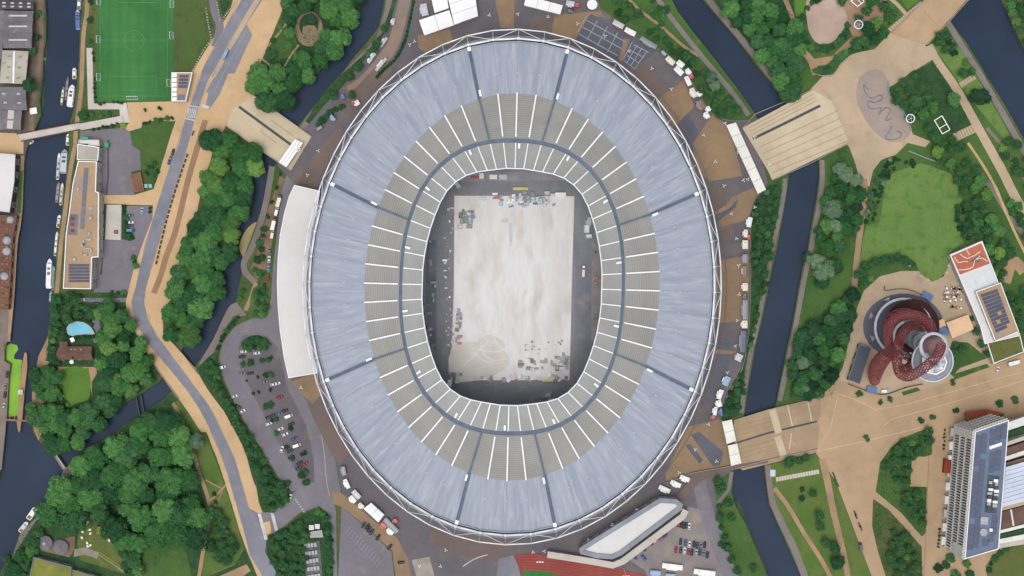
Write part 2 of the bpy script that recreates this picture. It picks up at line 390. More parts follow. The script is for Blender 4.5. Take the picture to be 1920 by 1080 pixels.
# ================================================================ strip between the canal and the road, north
sheet('bank_grass', [(158, -40), (183, -40), (181, 192), (165, 205), (150, 230), (136, 236), (142, 205), (150, 140)], m_rough, 1)
path('towpath', [(164, -40), (163, 20), (157, 60), (154, 120), (152, 170), (146, 215), (142, 250), (140, 275), (130, 330), (122, 400), (115, 450), (109, 520), (106, 550)], 8, m_path, 2, wob=.4)
path('canal_verge', [(136, 240), (133, 275), (126, 340), (120, 390), (113, 440), (108, 490), (106, 540)], 6, m_grass, 1)
sheet('football_pitch', [(184, -46), (326, -46), (324, 189), (180, 189)], m_turf, 2)
sheet('grass_verge', [(327, -30), (390, -30), (384, 50), (381, 75), (372, 92), (357, 136), (325, 137)], pmat('verge_grass', C(76, 98, 50), C(88, 98, 56), .05, C(60, 84, 44), .12, fine=.18), 2)
sheet('concrete_path', [(162, 90), (173, 90), (176, 194), (237, 193), (243, 230), (226, 230), (224, 205), (165, 205)], m_pale, 3)
sheet('plaza', [(238, 192), (326, 190), (360, 188), (350, 222), (335, 228), (300, 226), (270, 228), (264, 240), (242, 246), (232, 240), (243, 230)], m_prom, 2)
sheet('yard', [(150, 246), (230, 240), (247, 250), (247, 272), (262, 282), (264, 318), (246, 322), (252, 366), (150, 366)], m_yard, 2)
sheet('driveway', [(188, 366), (250, 366), (290, 354), (288, 385), (250, 384), (188, 381)], m_prom, 3)
sheet('court', [(200, 384), (228, 384), (226, 450), (197, 449)], m_pale, 3)
sheet('car_park', [(228, 386), (286, 386), (286, 412), (268, 460), (258, 500), (240, 548), (176, 548), (178, 450), (226, 450)], m_yard, 2)
sheet('grass_verge', [(244, 248), (264, 240), (300, 230), (336, 226), (328, 258), (312, 300), (296, 338), (264, 318), (262, 282), (248, 272)], m_grass, 3)
sheet('grass_verge', [(228, 384), (238, 384), (236, 420), (250, 436), (254, 448), (244, 452), (228, 448)], m_under, 4)
path('drive', [(150, 562), (200, 563), (248, 562)], 8, m_yard, 3)
sheet('garden', [(96, 550), (240, 550), (238, 590), (252, 620), (300, 700), (296, 712), (240, 750), (170, 800), (100, 840), (64, 808), (62, 730), (92, 628)], m_under, 1)
sheet('garden_path', [(72, 668), (90, 632), (92, 680), (80, 700), (68, 690)], m_path, 2)
sheet('garden_path', [(60, 735), (86, 722), (88, 750), (60, 772)], m_path, 2)
sheet('garden_path', [(60, 778), (80, 780), (84, 800), (72, 826), (64, 808)], m_path, 2)
sheet('garden_path', [(108, 688), (180, 688), (182, 700), (172, 716), (172, 750), (180, 756), (175, 770), (166, 690), (118, 700), (112, 745), (106, 745)], m_path, 2)
sheet('lawn', [(116, 692), (166, 692), (168, 742), (160, 752), (142, 756), (128, 764), (120, 742)], m_lawn2, 3, smooth=2)
sheet('terrace', [(164, 605), (186, 596), (191, 640), (176, 643), (172, 620)], m_yard, 3)
# ================================================================ main road and promenade
prom = [(432, 20), (445, -40), (548, -40), (535, 0), (525, 30), (502, 85), (492, 110), (480, 130), (470, 155), (467, 170), (477, 181), (424, 233), (412, 260), (401, 270), (395, 302), (382, 335), (375, 365), (370, 395), (353, 420), (352, 447), (336, 487), (332, 520), (325, 540), (320, 562), (304, 585), (306, 622), (320, 640), (365, 690), (390, 730), (420, 770), (442, 810), (460, 847), (472, 890), (480, 912), (485, 942), (492, 960), (500, 1010), (495, 1035), (520, 1085), (495, 1110), (462, 1030), (450, 997), (435, 947), (422, 905), (407, 860), (387, 810), (377, 810), (352, 772), (320, 727), (297, 695), (275, 660), (250, 615), (238, 590), (236, 567), (240, 547), (250, 507), (270, 450), (286, 410), (287, 357), (300, 320), (315, 270), (330, 225), (346, 195), (360, 136), (387, 92)]
sheet('promenade', prom, m_prom, 6, wob=.5)
path('brown_strip', [(385, 225), (372, 270), (352, 340), (330, 430), (312, 480), (300, 520), (288, 550)], 11, m_brown, 7, wob=.3)
roadp = [(452, -40), (452, 0), (430, 37), (412, 72), (382, 125), (367, 170), (357, 197), (347, 225), (335, 270), (316, 320), (301, 365), (287, 410), (272, 457), (261, 507), (254, 540), (247, 565), (250, 590), (265, 622), (287, 655), (320, 693), (357, 740), (387, 790), (395, 810), (417, 860), (432, 910), (447, 960), (460, 1005), (468, 1040), (495, 1085), (524, 1085), (497, 1035), (500, 1010), (482, 963), (467, 952), (455, 910), (440, 860), (417, 810), (395, 765), (362, 720), (320, 663), (295, 630), (277, 597), (270, 567), (274, 540), (283, 507), (297, 460), (311, 410), (325, 365), (340, 320), (353, 270), (365, 225), (374, 197), (390, 150), (425, 92), (447, 50), (478, 0), (500, -40)]
sheet('road', roadp, m_road, 8, wob=.25)
sheet('road', [(497, -30), (515, -30), (492, 0), (462, 45), (473, 65), (440, 138), (428, 138), (412, 177), (392, 205), (374, 200), (390, 165), (400, 148), (426, 96)], m_road, 9)
path('service_road', [(395, -30), (402, 20), (412, 50), (404, 88)], (14, 16), m_yard, 7)
sheet('grass_verge', [(410, -20), (425, -20), (432, 5), (418, 30), (412, 10)], m_under, 7)
sheet('median', [(488, -20), (500, -20), (432, 94), (421, 94)], m_sand2, 12)
path('median', [(417, 112), (400, 144)], 9, m_sand2, 12, smooth=0)
sheet('median', [(383, 173), (391, 174), (386, 197), (377, 196)], m_prom, 10)
for i in range(5):
    a = (354 + i * 3.4, 203); sheet('crossing_stripe', [(a[0], 203), (a[0] + 1.7, 203.3), (a[0] - 2.3, 221.3), (a[0] - 4, 221)], m_line, 11)
sheet('road_marking', [(377, 195), (393, 199), (391, 204), (375, 201)], m_line, 11)
path('road_marking', [(352, 198), (372, 201)], 2, m_line, 11, smooth=0); path('road_marking', [(347, 222), (366, 226)], 2, m_line, 11, smooth=0)
for a, b in (((462, 55), (448, 82)), ((446, 86), (432, 112)), ((430, 116), (416, 142)), ((414, 146), (402, 172))):
    path('road_marking', [a, b], .7, m_linef, 11, smooth=0)
for pts in ([(352, 270), (338, 322), (322, 372), (308, 420), (294, 466), (281, 512)], [(447, 52), (424, 95), (400, 140), (380, 180)], [(320, 664), (362, 721), (395, 766), (417, 811), (440, 861), (455, 911), (466, 950)], [(254, 540), (247, 566), (251, 592), (266, 624), (288, 657), (320, 694), (357, 741), (387, 791), (417, 860), (447, 960), (461, 1008)], [(453, -20), (430, 37), (382, 125), (357, 197)], [(347, 226), (316, 320), (287, 410), (261, 507)]):
    wall_line('kerb', pts, .14, .35, m_kerb, smooth=4, z=.14, kind='structure')
# junction and service road to the stadium
sheet('road', [(470, 955), (484, 962), (508, 960), (528, 948), (545, 930), (556, 918), (548, 922), (527, 902), (500, 858), (478, 822), (452, 780), (435, 746), (421, 714), (412, 672), (416, 645), (440, 612), (470, 598), (500, 592), (508, 560), (512, 500), (520, 430), (528, 360), (540, 318), (556, 335), (545, 420), (530, 500), (528, 590), (545, 710), (575, 750), (600, 800), (628, 860), (640, 925), (622, 922), (630, 960), (632, 1085), (625, 1085), (622, 1000), (616, 962), (600, 950), (590, 952), (560, 962), (535, 985), (515, 998), (500, 1010)], m_yard, 8, wob=.3)
sheet('car_park', [(446, 650), (455, 628), (500, 630), (520, 650), (540, 730), (575, 800), (588, 860), (590, 905), (570, 905), (540, 860), (500, 790), (465, 720)], pmat('car_park_asphalt', C(112, 106, 110), C(100, 96, 102), .04, C(132, 116, 100), .1, .58, .72, fine=.1), 9, wob=.3)
for (a, b) in (((520, 965), (500, 1010)), ):
    pass
sheet('road_marking', [(483, 963), (489, 963), (502, 1012), (496, 1012)], m_line, 12)
sheet('road_marking', [(507, 962), (513, 962), (521, 994), (516, 996)], m_line, 12)
sheet('median', [(493, 980), (506, 977), (509, 1000), (498, 1003)], m_prom, 11)
for i in range(6):
    path('road_marking', [(554 + i * 3, 936 + i * 4.4), (555.5 + i * 3, 938.4 + i * 4.4)], 2, m_line, 12, smooth=0)
path('road_marking', [(600, 800), (608, 850), (612, 900), (618, 930)], 1.2, m_sand2, 12)
sheet('grass_bank', [(370, 690), (392, 668), (412, 655), (409, 676), (418, 714), (433, 748), (450, 783), (476, 826), (498, 862), (524, 904), (546, 930), (530, 950), (498, 962), (486, 940), (480, 900), (462, 845), (442, 805), (415, 755), (385, 715)], m_under, 5)
sheet('grass_verge', [(500, 1012), (520, 1000), (540, 985), (565, 965), (590, 955), (614, 962), (622, 1000), (625, 1085), (522, 1085), (500, 1040)], m_under, 5)
path('riverside_path', [(510, 312), (500, 372), (485, 430), (470, 470), (458, 490), (460, 510), (480, 530)], 11, m_tow, 5)
path('riverside_path', [(480, 530), (470, 560), (460, 582)], 8, m_path, 6)
sheet('riverside_path', [(443, 566), (452, 578), (462, 590), (450, 594), (438, 592), (420, 625), (395, 668), (380, 682), (372, 684), (400, 636), (424, 584), (432, 572)], m_tow, 5)
sheet('gravel_bar', [(482, 417), (470, 422), (458, 436), (450, 455), (449, 468), (458, 484), (466, 466), (476, 438)], m_beach, 0, z=-1.6, smooth=3)
sheet('planting_bed', [(525, 330), (534, 335), (516, 420), (508, 470), (504, 500), (482, 524), (470, 505), (486, 460), (500, 400)], m_earth, 6)
sheet('planting_bed', [(475, 540), (505, 540), (505, 580), (498, 596), (478, 596), (468, 585)], m_grass, 9, smooth=3)
sheet('planting_bed', [(452, 650), (460, 634), (485, 628), (504, 640), (505, 650), (480, 650)], m_under, 11, smooth=2)
# lower left park
sheet('park_ground', [(120, 882), (165, 842), (230, 800), (322, 738), (350, 775), (385, 812), (405, 862), (422, 908), (435, 950), (448, 1000), (460, 1032), (490, 1100), (0, 1100), (0, 1080), (38, 1004), (110, 905)], m_under, 1)
sheet('park_lawn', [(330, 750), (352, 775), (384, 812), (404, 862), (420, 906), (434, 950), (448, 1000), (458, 1030), (440, 1060), (380, 1085), (375, 1000), (388, 940), (378, 880), (355, 810), (335, 780)], pmat('park_grass', C(82, 110, 50), C(98, 114, 58), .06, C(60, 92, 44), .12, fine=.2), 2)
sheet('park_lawn', [(270, 1030), (310, 1000), (330, 1000), (350, 1040), (360, 1085), (262, 1085)], m_grass, 2)
sheet('park_lawn', [(150, 965), (175, 955), (205, 980), (220, 1010), (222, 1040), (260, 1085), (150, 1050), (145, 1020)], pmat('yard_grass', C(94, 108, 54), C(84, 108, 50), .05, C(120, 116, 66), .15, .5, .7, fine=.18), 2)
path('footpath', [(325, 755), (345, 800), (362, 845), (375, 890), (390, 935), (392, 970), (385, 1010), (378, 1050), (372, 1090)], 7, m_path, 3, wob=.4)
path('footpath', [(392, 940), (412, 922), (424, 908)], 3.5, m_path, 3); path('footpath', [(386, 900), (404, 910), (418, 917)], 2.5, m_path, 3); path('footpath', [(392, 962), (408, 940), (417, 920)], 2, m_path, 4)
sheet('footpath', [(400, 1085), (430, 1072), (462, 1058), (470, 1070), (450, 1085)], m_path, 4)
sheet('embankment', [(92, 842), (118, 880), (138, 868), (140, 875), (126, 905), (112, 925), (100, 945), (80, 972), (68, 975), (45, 1010), (30, 1040), (20, 1052), (37, 1003), (67, 971), (82, 946), (111, 903), (119, 880)], m_tow, 3)
path('garden_track', [(185, 1040), (215, 1060), (240, 1080)], 2, m_path, 4); path('garden_track', [(188, 1037), (218, 1057), (244, 1078)], 1.2, m_path, 4)
sheet('yard', [(140, 1030), (160, 1026), (185, 1036), (182, 1048), (160, 1040), (138, 1044)], pmat('worn_slabs', C(158, 146, 134), C(140, 130, 120), .2, fine=.12), 4)
sheet('yard', [(70, 1020), (140, 1005), (140, 1030), (130, 1045), (75, 1032)], m_earth, 3)

sheet('woodland_floor', [(534, 5), (600, -30), (690, -30), (672, 25), (640, 80), (600, 130), (560, 164), (524, 205), (478, 180), (470, 158), (482, 130), (494, 110), (506, 85), (528, 30)], m_under, 2)
ov = [(579 + 26 * math.cos(i * .2), 54 + 33 * math.sin(i * .2)) for i in range(31)]
sheet('gravel_garden', ov, pmat('oval_gravel', C(150, 132, 106), C(138, 122, 100), .1, fine=.08), 4)
sheet('garden_bed', [(579 + 18 * math.cos(i * .2), 48 + 22 * math.sin(i * .2)) for i in range(31)], m_under, 5)
sheet('gravel_garden', [(568, 50), (590, 48), (594, 62), (584, 76), (570, 70)], MATS['oval_gravel'], 6, smooth=2)
sheet('park_lawn', [(504, 84), (526, 34), (550, 50), (556, 80), (540, 108), (515, 112)], m_grass, 4)
path('footpath', [(502, 86), (520, 66), (536, 45)], 4, m_path, 5); path('footpath', [(492, 111), (508, 124), (520, 132), (532, 126), (548, 100), (560, 84)], 4, m_path, 5)
# ================================================================ stadium island
isl = [(735, -60), (721, 22), (705, 70), (660, 130), (620, 170), (580, 212), (567, 235), (520, 310), (552, 345), (540, 420), (528, 500), (526, 590), (545, 712), (590, 772), (628, 858), (642, 926), (700, 975), (745, 1010), (768, 1085), (1350, 1085), (1345, 960), (1340, 905), (1368, 885), (1382, 800), (1350, 790), (1360, 745), (1390, 690), (1402, 620), (1406, 540), (1406, 405), (1416, 378), (1440, 345), (1410, 225), (1360, 226), (1332, 212), (1300, 165), (1272, 120), (1205, 75), (1150, 35), (1125, 15), (1110, -60)]
sheet('concourse', isl, m_conc, 10)
path('riverside_path', [(735, -30), (724, 30), (716, 60), (695, 90), (660, 125), (620, 172), (578, 225), (560, 250)], 10, m_tow, 11)
sheet('grass_bank', [(746, -30), (752, -30), (738, 20), (730, 50), (712, 75), (690, 105), (668, 130), (640, 165), (610, 195), (580, 232), (572, 228), (600, 185), (640, 140), (690, 95), (716, 62), (730, 20)], m_under, 12)
path('access_road', [(765, -30), (752, 30), (738, 80), (715, 115), (685, 150), (655, 172)], 22, pmat('access_road_paving', C(140, 124, 118), C(150, 128, 108), .05, fine=.06), 13)
path('hedge_bank', [(778, -20), (770, 30), (758, 80), (742, 110), (720, 130), (705, 147)], (5, 7), m_under, 14)
sheet('tarmac', [(1000, 30), (1050, 30), (1030, 62), (995, 52)], m_conc2, 11)
for pts in ([(783, 66), (843, 55), (850, 78), (800, 100), (785, 90)], [(925, -20), (966, -20), (963, 52), (938, 52)], [(1040, 28), (1125, 20), (1135, 32), (1104, 30), (1080, 74), (1034, 66)], [(1235, 185), (1282, 150), (1302, 200), (1262, 240)],
            [(1298, 270), (1336, 214), (1366, 236), (1392, 330), (1330, 340), (1310, 325)], [(1340, 398), (1362, 384), (1372, 370), (1412, 352), (1436, 342), (1414, 378), (1402, 412), (1350, 426)], [(1348, 488), (1404, 480), (1404, 602), (1346, 606)], [(1340, 655), (1384, 659), (1382, 664), (1338, 663)],
            [(1248, 888), (1290, 800), (1350, 786), (1384, 800), (1372, 880), (1300, 886), (1250, 905)], [(545, 716), (590, 698), (606, 735), (586, 757), (562, 736)], [(622, 922), (640, 924), (698, 974), (744, 1008), (766, 1050), (772, 1085), (742, 1085), (736, 1034), (690, 990), (640, 950), (626, 945)]):
    sheet('tan_paving', pts, m_tan, 14, wob=.2)
sheet('tan_paving', [(836, 1015), (880, 995), (960, 1018), (966, 1030), (900, 1045), (828, 1035)], m_conc2, 14)
sheet('brown_paving', [(555, 345), (575, 310), (612, 262), (640, 230), (640, 262), (600, 330), (592, 360)], m_conc2, 14)
for pts in ([(1296, 815), (1312, 810), (1357, 848), (1350, 872), (1336, 874)], [(1285, 835), (1294, 832), (1318, 862), (1312, 870)], [(1338, 404), (1366, 392), (1384, 372), (1380, 388), (1360, 404), (1342, 418)]):
    sheet('grey_paving', pts, m_dark, 15)
sheet('games_court', [(1108, 26), (1232, 96), (1188, 130), (1080, 72)], m_dark, 15)
sheet('tan_paving', [(1170, 72), (1181, 74), (1166, 116), (1160, 112)], m_tan, 16)
for k in range(4):
    path('court_marking', [(1101 + k * 19 - 10 * 0, 28 + k * 11), (1082 + k * 19, 62 + k * 12)], 1.5, m_linef, 17, smooth=0)
for k in range(3):
    path('court_marking', [(1100 - k * 7, 38 + k * 13), (1172 - k * 7, 78 + k * 13)], 1.5, m_linef, 17, smooth=0)
for k in range(4):
    path('court_marking', [(1186 + k * 9, 78 + k * 6), (1168 + k * 7, 112 + k * 6)], 1.3, m_linef, 17, smooth=0)
    path('court_marking', [(1188 - k * 6, 84 + k * 10), (1216 - k * 9, 98 + k * 10)], 1.3, m_linef, 17, smooth=0)
# wedges of darker and lighter paving round the bowl
for i, (a0, a1, mm) in enumerate(((196, 208, m_conc2), (222, 236, m_conc2), (300, 316, m_conc2), (92, 112, m_conc2), (140, 155, m_conc2), (318, 332, m_dark), (12, 24, m_dark), (338, 350, m_conc2))):
    pts = []
    for t in range(7):
        a = R_(a0 + (a1 - a0) * t / 6); pts.append((960 + 398 * math.cos(a), 538 + 488 * math.sin(a)))
    for t in range(6, -1, -1):
        a = R_(a0 + (a1 - a0) * t / 6); pts.append((960 + 424 * math.cos(a), 538 + 516 * math.sin(a)))
    sheet('concourse_band', pts, mm, 13)
path('concourse_band', [(960 + 402 * math.cos(R_(a)), 538 + 497 * math.sin(R_(a))) for a in range(-70, 70, 10)], 2, m_conc2, 16)
# car parks south of the bowl
sheet('car_park', [(640, 950), (690, 992), (734, 1034), (740, 1085), (634, 1085)], m_yard, 15)
for i in range(13):
    t = i / 12; x = 652 + 58 * t; y = 990 + 64 * t
    path('bay_marking', [(x - 4, y + 10), (x + 5, y - 4)], .6, m_linef, 17, smooth=0)
sheet('car_park', [(1180, 1050), (1230, 1000), (1290, 950), (1340, 960), (1355, 1000), (1372, 1060), (1380, 1085), (1215, 1085), (1210, 1070)], pmat('gravel_car_park', C(140, 132, 130), C(130, 122, 124), .04, C(156, 142, 124), .09, .5, .75, fine=.08), 15)
path('access_road', [(1310, 900), (1325, 960), (1350, 1030), (1372, 1085)], 26, m_yard, 16)
sheet('running_track', [(960, 1041), (1000, 1036), (1075, 1048), (1225, 1080), (1225, 1095), (950, 1095)], m_track, 15)
for k in range(6):
    path('track_lane_line', [(966 + k * 3, 1043 + k * 5), (1020, 1043 + k * 5.5), (1090, 1055 + k * 5.5), (1205, 1080 + k * 5)], .45, pmat('lane_line', C(176, 104, 96)), 16)
sheet('infield_grass', [(980, 1070), (1020, 1070), (1060, 1082), (1060, 1100), (978, 1100)], m_turf, 17)
sheet('tarmac', [(935, 1048), (962, 1041), (972, 1062), (978, 1090), (930, 1090)], m_road, 16)
path('curved_ramp', [(868, 1062), (890, 1048), (914, 1040)], 2, m_pale, 17)
sheet('steps', [(772, 1050), (805, 1044), (816, 1085), (782, 1085)], m_kerb, 16)

# ================================================================ east side
sheet('grass_bank', [(1112, -40), (1240, -40), (1270, 20), (1300, 60), (1340, 110), (1378, 160), (1414, 214), (1400, 226), (1362, 224), (1334, 208), (1302, 160), (1274, 117), (1206, 72), (1152, 32), (1128, 12)], m_grass, 3)
path('footpath', [(1160, -30), (1190, 10), (1240, 50), (1280, 85), (1310, 105)], 5, m_path, 5)
path('towpath', [(1205, -40), (1238, 5), (1270, 48), (1305, 92), (1338, 132), (1372, 172), (1404, 216)], 9, m_tow, 6)
path('towpath', [(1310, -40), (1330, 0), (1352, 28), (1392, 75), (1432, 126), (1464, 166), (1482, 190)], 11, m_tow, 4)
sheet('grass_bank', [(1412, 380), (1440, 348), (1462, 340), (1466, 360), (1460, 400), (1450, 450), (1440, 500), (1430, 560), (1418, 620), (1405, 680), (1395, 740), (1392, 775), (1360, 790), (1352, 785), (1364, 745), (1392, 692), (1404, 622), (1408, 540), (1408, 406)], m_under, 3)
path('towpath', [(1472, 335), (1470, 360), (1462, 405), (1450, 460), (1441, 505), (1432, 550), (1422, 600), (1408, 660), (1398, 715), (1390, 775)], 8, m_tow, 5)
path('towpath', [(1541, 300), (1542, 335), (1536, 385), (1528, 425), (1520, 470), (1510, 515), (1503, 550), (1494, 600), (1484, 650), (1473, 700), (1462, 752)], 9, m_tow, 5)
sheet('park_ground', [(1400, -40), (1800, -40), (1780, 40), (1925, 300), (1925, 670), (1800, 712), (1600, 742), (1548, 748), (1470, 752), (1500, 560), (1530, 420), (1542, 300), (1600, 280), (1520, 170), (1490, 180), (1400, 60), (1340, 0)], m_grass, 2)
sheet('woodland_floor', [(1350, 0), (1480, -30), (1500, 60), (1500, 175), (1484, 184), (1430, 120), (1390, 66)], m_under, 3)
sheet('woodland_floor', [(1480, 745), (1492, 640), (1510, 610), (1560, 570), (1600, 540), (1600, 600), (1575, 690), (1560, 742)], m_under, 3)
sheet('plaza', [(1490, 192), (1512, 176), (1545, 140), (1562, 140), (1580, 118), (1600, 100), (1640, 92), (1668, 62), (1745, -10), (1822, -10), (1780, 38), (1735, 85), (1748, 110), (1712, 132), (1690, 150), (1665, 165), (1672, 190), (1700, 220), (1712, 252), (1745, 265), (1735, 276), (1702, 268), (1680, 290), (1652, 300), (1637, 320), (1630, 350), (1612, 342), (1605, 310), (1592, 275)], m_sand2, 6, wob=.3)
sheet('plaza', [(1512, 0), (1545, -5), (1572, 5), (1588, 30), (1582, 55), (1562, 78), (1535, 82), (1518, 62), (1513, 35)], pmat('pink_gravel', C(186, 164, 148), C(174, 152, 138), .06, fine=.08), 4, smooth=3)
path('footpath', [(1465, -20), (1485, 30), (1492, 60), (1502, 90), (1520, 112), (1530, 140)], (8, 14), m_path, 5, wob=.4)
path('footpath', [(1388, -10), (1410, 10), (1426, 30)], 6, m_path, 5)
sheet('footpath', [(1528, 110), (1560, 105), (1590, 75), (1612, 60), (1640, 40), (1648, 55), (1610, 80), (1575, 100), (1556, 120), (1530, 124), (1512, 110)], m_path, 5)
sheet('footpath', [(1560, -10), (1660, -10), (1668, 20), (1640, 60), (1600, 70), (1585, 40)], pmat('brown_gravel', C(168, 138, 114), C(152, 128, 104), .06, fine=.08), 4)
path('footpath', [(1660, -10), (1682, 8), (1700, 28)], 7, m_sand2, 7)
sheet('park_lawn', [(1685, -10), (1720, -10), (1724, 0), (1702, 18)], m_lawn2, 7); sheet('park_lawn', [(1490, -10), (1515, -5), (1500, 40), (1490, 25)], m_lawn2, 6)
path('footpath', [(1742, 85), (1760, 118), (1786, 155), (1808, 192), (1830, 232), (1850, 268), (1880, 322), (1905, 372), (1935, 420)], (14, 18), m_sand2, 7, wob=.3)
path('footpath', [(1815, 268), (1840, 305), (1866, 350), (1885, 395), (1905, 440), (1930, 490)], 5, pmat('golden_path', C(198, 172, 120), C(184, 158, 112), .1, fine=.06), 8)
path('footpath', [(1830, 316), (1850, 340), (1872, 372), (1895, 410), (1925, 445)], 9, m_tow, 7)
path('towpath', [(1776, 40), (1800, 80), (1832, 130), (1866, 188), (1912, 268), (1945, 330)], 11, m_tow, 6)
path('footpath', [(1850, 240), (1880, 275), (1910, 320), (1930, 345)], 6, m_tow, 7)
sheet('park_lawn', [(1748, 85), (1772, 58), (1800, 92), (1834, 148), (1862, 196), (1900, 265), (1890, 268), (1850, 222), (1815, 180), (1780, 128)], m_lawn, 5)
sheet('planting_bed', [(1712, 134), (1752, 115), (1778, 150), (1800, 190), (1822, 232), (1788, 252), (1772, 238), (1758, 200), (1740, 175)], m_under, 6)
sheet('splash_pad', [(1610, 150), (1625, 134), (1645, 130), (1660, 140), (1666, 160), (1668, 182), (1688, 205), (1704, 230), (1706, 252), (1690, 265), (1665, 265), (1640, 248), (1620, 220), (1606, 185)], pmat('splash_paving', C(166, 150, 138), C(156, 144, 136), .08, fine=.06), 8, smooth=3)
path('splash_channel', [(1628, 168), (1620, 158), (1622, 172), (1634, 184), (1650, 178), (1654, 186), (1640, 192), (1628, 190), (1630, 202), (1642, 204), (1652, 202), (1648, 214), (1660, 202), (1670, 206), (1664, 218), (1660, 226), (1672, 222)], 2.4, pmat('splash_channel_stone', C(112, 110, 116), C(128, 126, 132), .2), 9)
path('splash_channel', [(1672, 236), (1668, 246), (1660, 258), (1672, 262), (1686, 258), (1690, 250), (1682, 246)], 2.2, MATS['splash_channel_stone'], 9)
sheet('lawn', [(1662, 338), (1676, 324), (1692, 318), (1726, 306), (1755, 316), (1782, 326), (1796, 352), (1804, 378), (1790, 392), (1795, 425), (1806, 455), (1786, 468), (1778, 500), (1764, 520), (1750, 526), (1726, 514), (1718, 495), (1690, 478), (1645, 484), (1612, 510), (1614, 480), (1624, 424), (1648, 418), (1655, 380)], m_lawn, 5, smooth=2)
path('footpath', [(1621, 335), (1620, 380), (1612, 440), (1605, 500), (1602, 545)], 11, m_path, 6)
sheet('precinct', [(1580, 690), (1592, 640), (1606, 580), (1620, 545), (1650, 518), (1690, 508), (1722, 508), (1748, 528), (1770, 518), (1780, 480), (1795, 500), (1850, 640), (1870, 680), (1860, 695), (1680, 748), (1565, 718)], m_sand2, 4)
path('footpath', [(1885, 530), (1900, 490), (1920, 510)], 20, m_path, 5)
sheet('tower_base', [(1694 + 76 * math.cos(i * .2), 612 + 62 * math.sin(i * .2)) for i in range(31)], m_dark, 6)
sheet('grass_verge', [(1690, 735), (1720, 726), (1726, 732), (1694, 742)], m_grass, 7)
sheet('grass_verge', [(1785, 640), (1815, 642), (1835, 658), (1850, 672), (1800, 690), (1786, 705), (1770, 690)], m_grass, 7)
sheet('grass_verge', [(1786, 702), (1850, 682), (1856, 688), (1790, 712)], m_grass, 8)
# south-east promenade
sheet('promenade', [(1536, 745), (1572, 712), (1680, 746), (1790, 712), (1925, 660), (1935, 1095), (1640, 1095), (1608, 1010), (1566, 900), (1530, 850)], m_sand, 5)
for pts in ([(1572, 738), (1610, 752), (1642, 768), (1700, 758), (1790, 733), (1925, 695)], [(1532, 846), (1600, 832), (1700, 808), (1742, 797)], [(1655, 800), (1672, 786), (1760, 762), (1925, 712)], [(1572, 738), (1558, 800), (1532, 846)]):
    path('paving_band', pts, 1.2, pmat('paving_band', C(204, 178, 146)), 6, smooth=0, wob=.2)
bedA = [(1650, 868), (1668, 842), (1690, 822), (1748, 799), (1747, 852), (1735, 856), (1710, 856), (1706, 912), (1738, 913), (1735, 1000), (1728, 1006), (1690, 962), (1642, 922)]
bedB = [(1637, 935), (1665, 955), (1692, 984), (1728, 1025), (1730, 1095), (1665, 1095), (1645, 1030), (1635, 985)]
bedC = [(1852, 1090), (1848, 1062), (1862, 1040), (1892, 1022), (1930, 1004), (1930, 1095)]
sheet('planting_bed', bedA, m_grass, 7); sheet('planting_bed', bedB, m_rough, 7); sheet('planting_bed', bedC, pmat('bed_grass', C(88, 100, 52), C(98, 106, 58), .08, fine=.2), 7)
path('paving_band', [(1742, 800), (1740, 900), (1732, 1090)], 1.4, m_brown, 6)
sheet('park_lawn', [(1440, 872), (1530, 852), (1552, 880), (1570, 915), (1608, 1012), (1640, 1095), (1508, 1095), (1482, 1030), (1460, 985), (1444, 945), (1438, 905)], MATS['park_grass'], 4)
path('towpath', [(1440, 872), (1443, 905), (1450, 945), (1468, 985), (1490, 1030), (1512, 1090)], (10, 13), m_tow, 6)
path('footpath', [(1452, 915), (1478, 950), (1508, 1000), (1540, 1050), (1562, 1092)], 8, m_path, 6)
path('footpath', [(1542, 860), (1552, 905), (1564, 965), (1580, 1030), (1592, 1092)], (14, 10), m_path, 6)
# south bank of the east river
sheet('grass_bank', [(1338, 898), (1374, 885), (1372, 925), (1380, 952), (1400, 986), (1420, 1036), (1442, 1090), (1378, 1090), (1364, 1040), (1350, 990), (1340, 950)], m_grass, 3)
path('towpath', [(1372, 885), (1364, 920), (1344, 945)], 7, m_tow, 5)
path('lily_margin', [(1382, 940), (1394, 975), (1412, 1020), (1428, 1062), (1440, 1095)], (7, 14), pmat('reed_margin', C(54, 72, 58), C(64, 82, 60), .2, fine=.25), 0, wob=1.2, z=WZ + .05)
path('lily_margin', [(84, 60), (85, 82), (84, 110), (80, 140), (78, 200), (74, 222)], (5, 8), pmat('weed_margin', C(72, 108, 52), C(56, 84, 56), .2, fine=.2), 0, wob=1.5, z=WZ + .05)
# duckweed in the lock chamber
sheet('duckweed', [(9, 650), (20, 644), (32, 647), (34, 656), (27, 664), (26, 673), (41, 675), (38, 715), (33, 780), (14, 781), (16, 716), (21, 682), (10, 676)], pmat('duckweed', C(136, 184, 66), C(122, 172, 60), .1, fine=.06), 0, kind='stuff', label='bright green duckweed filling the narrow lock chamber', cat='duckweed', z=WZ + .06, wob=.5)
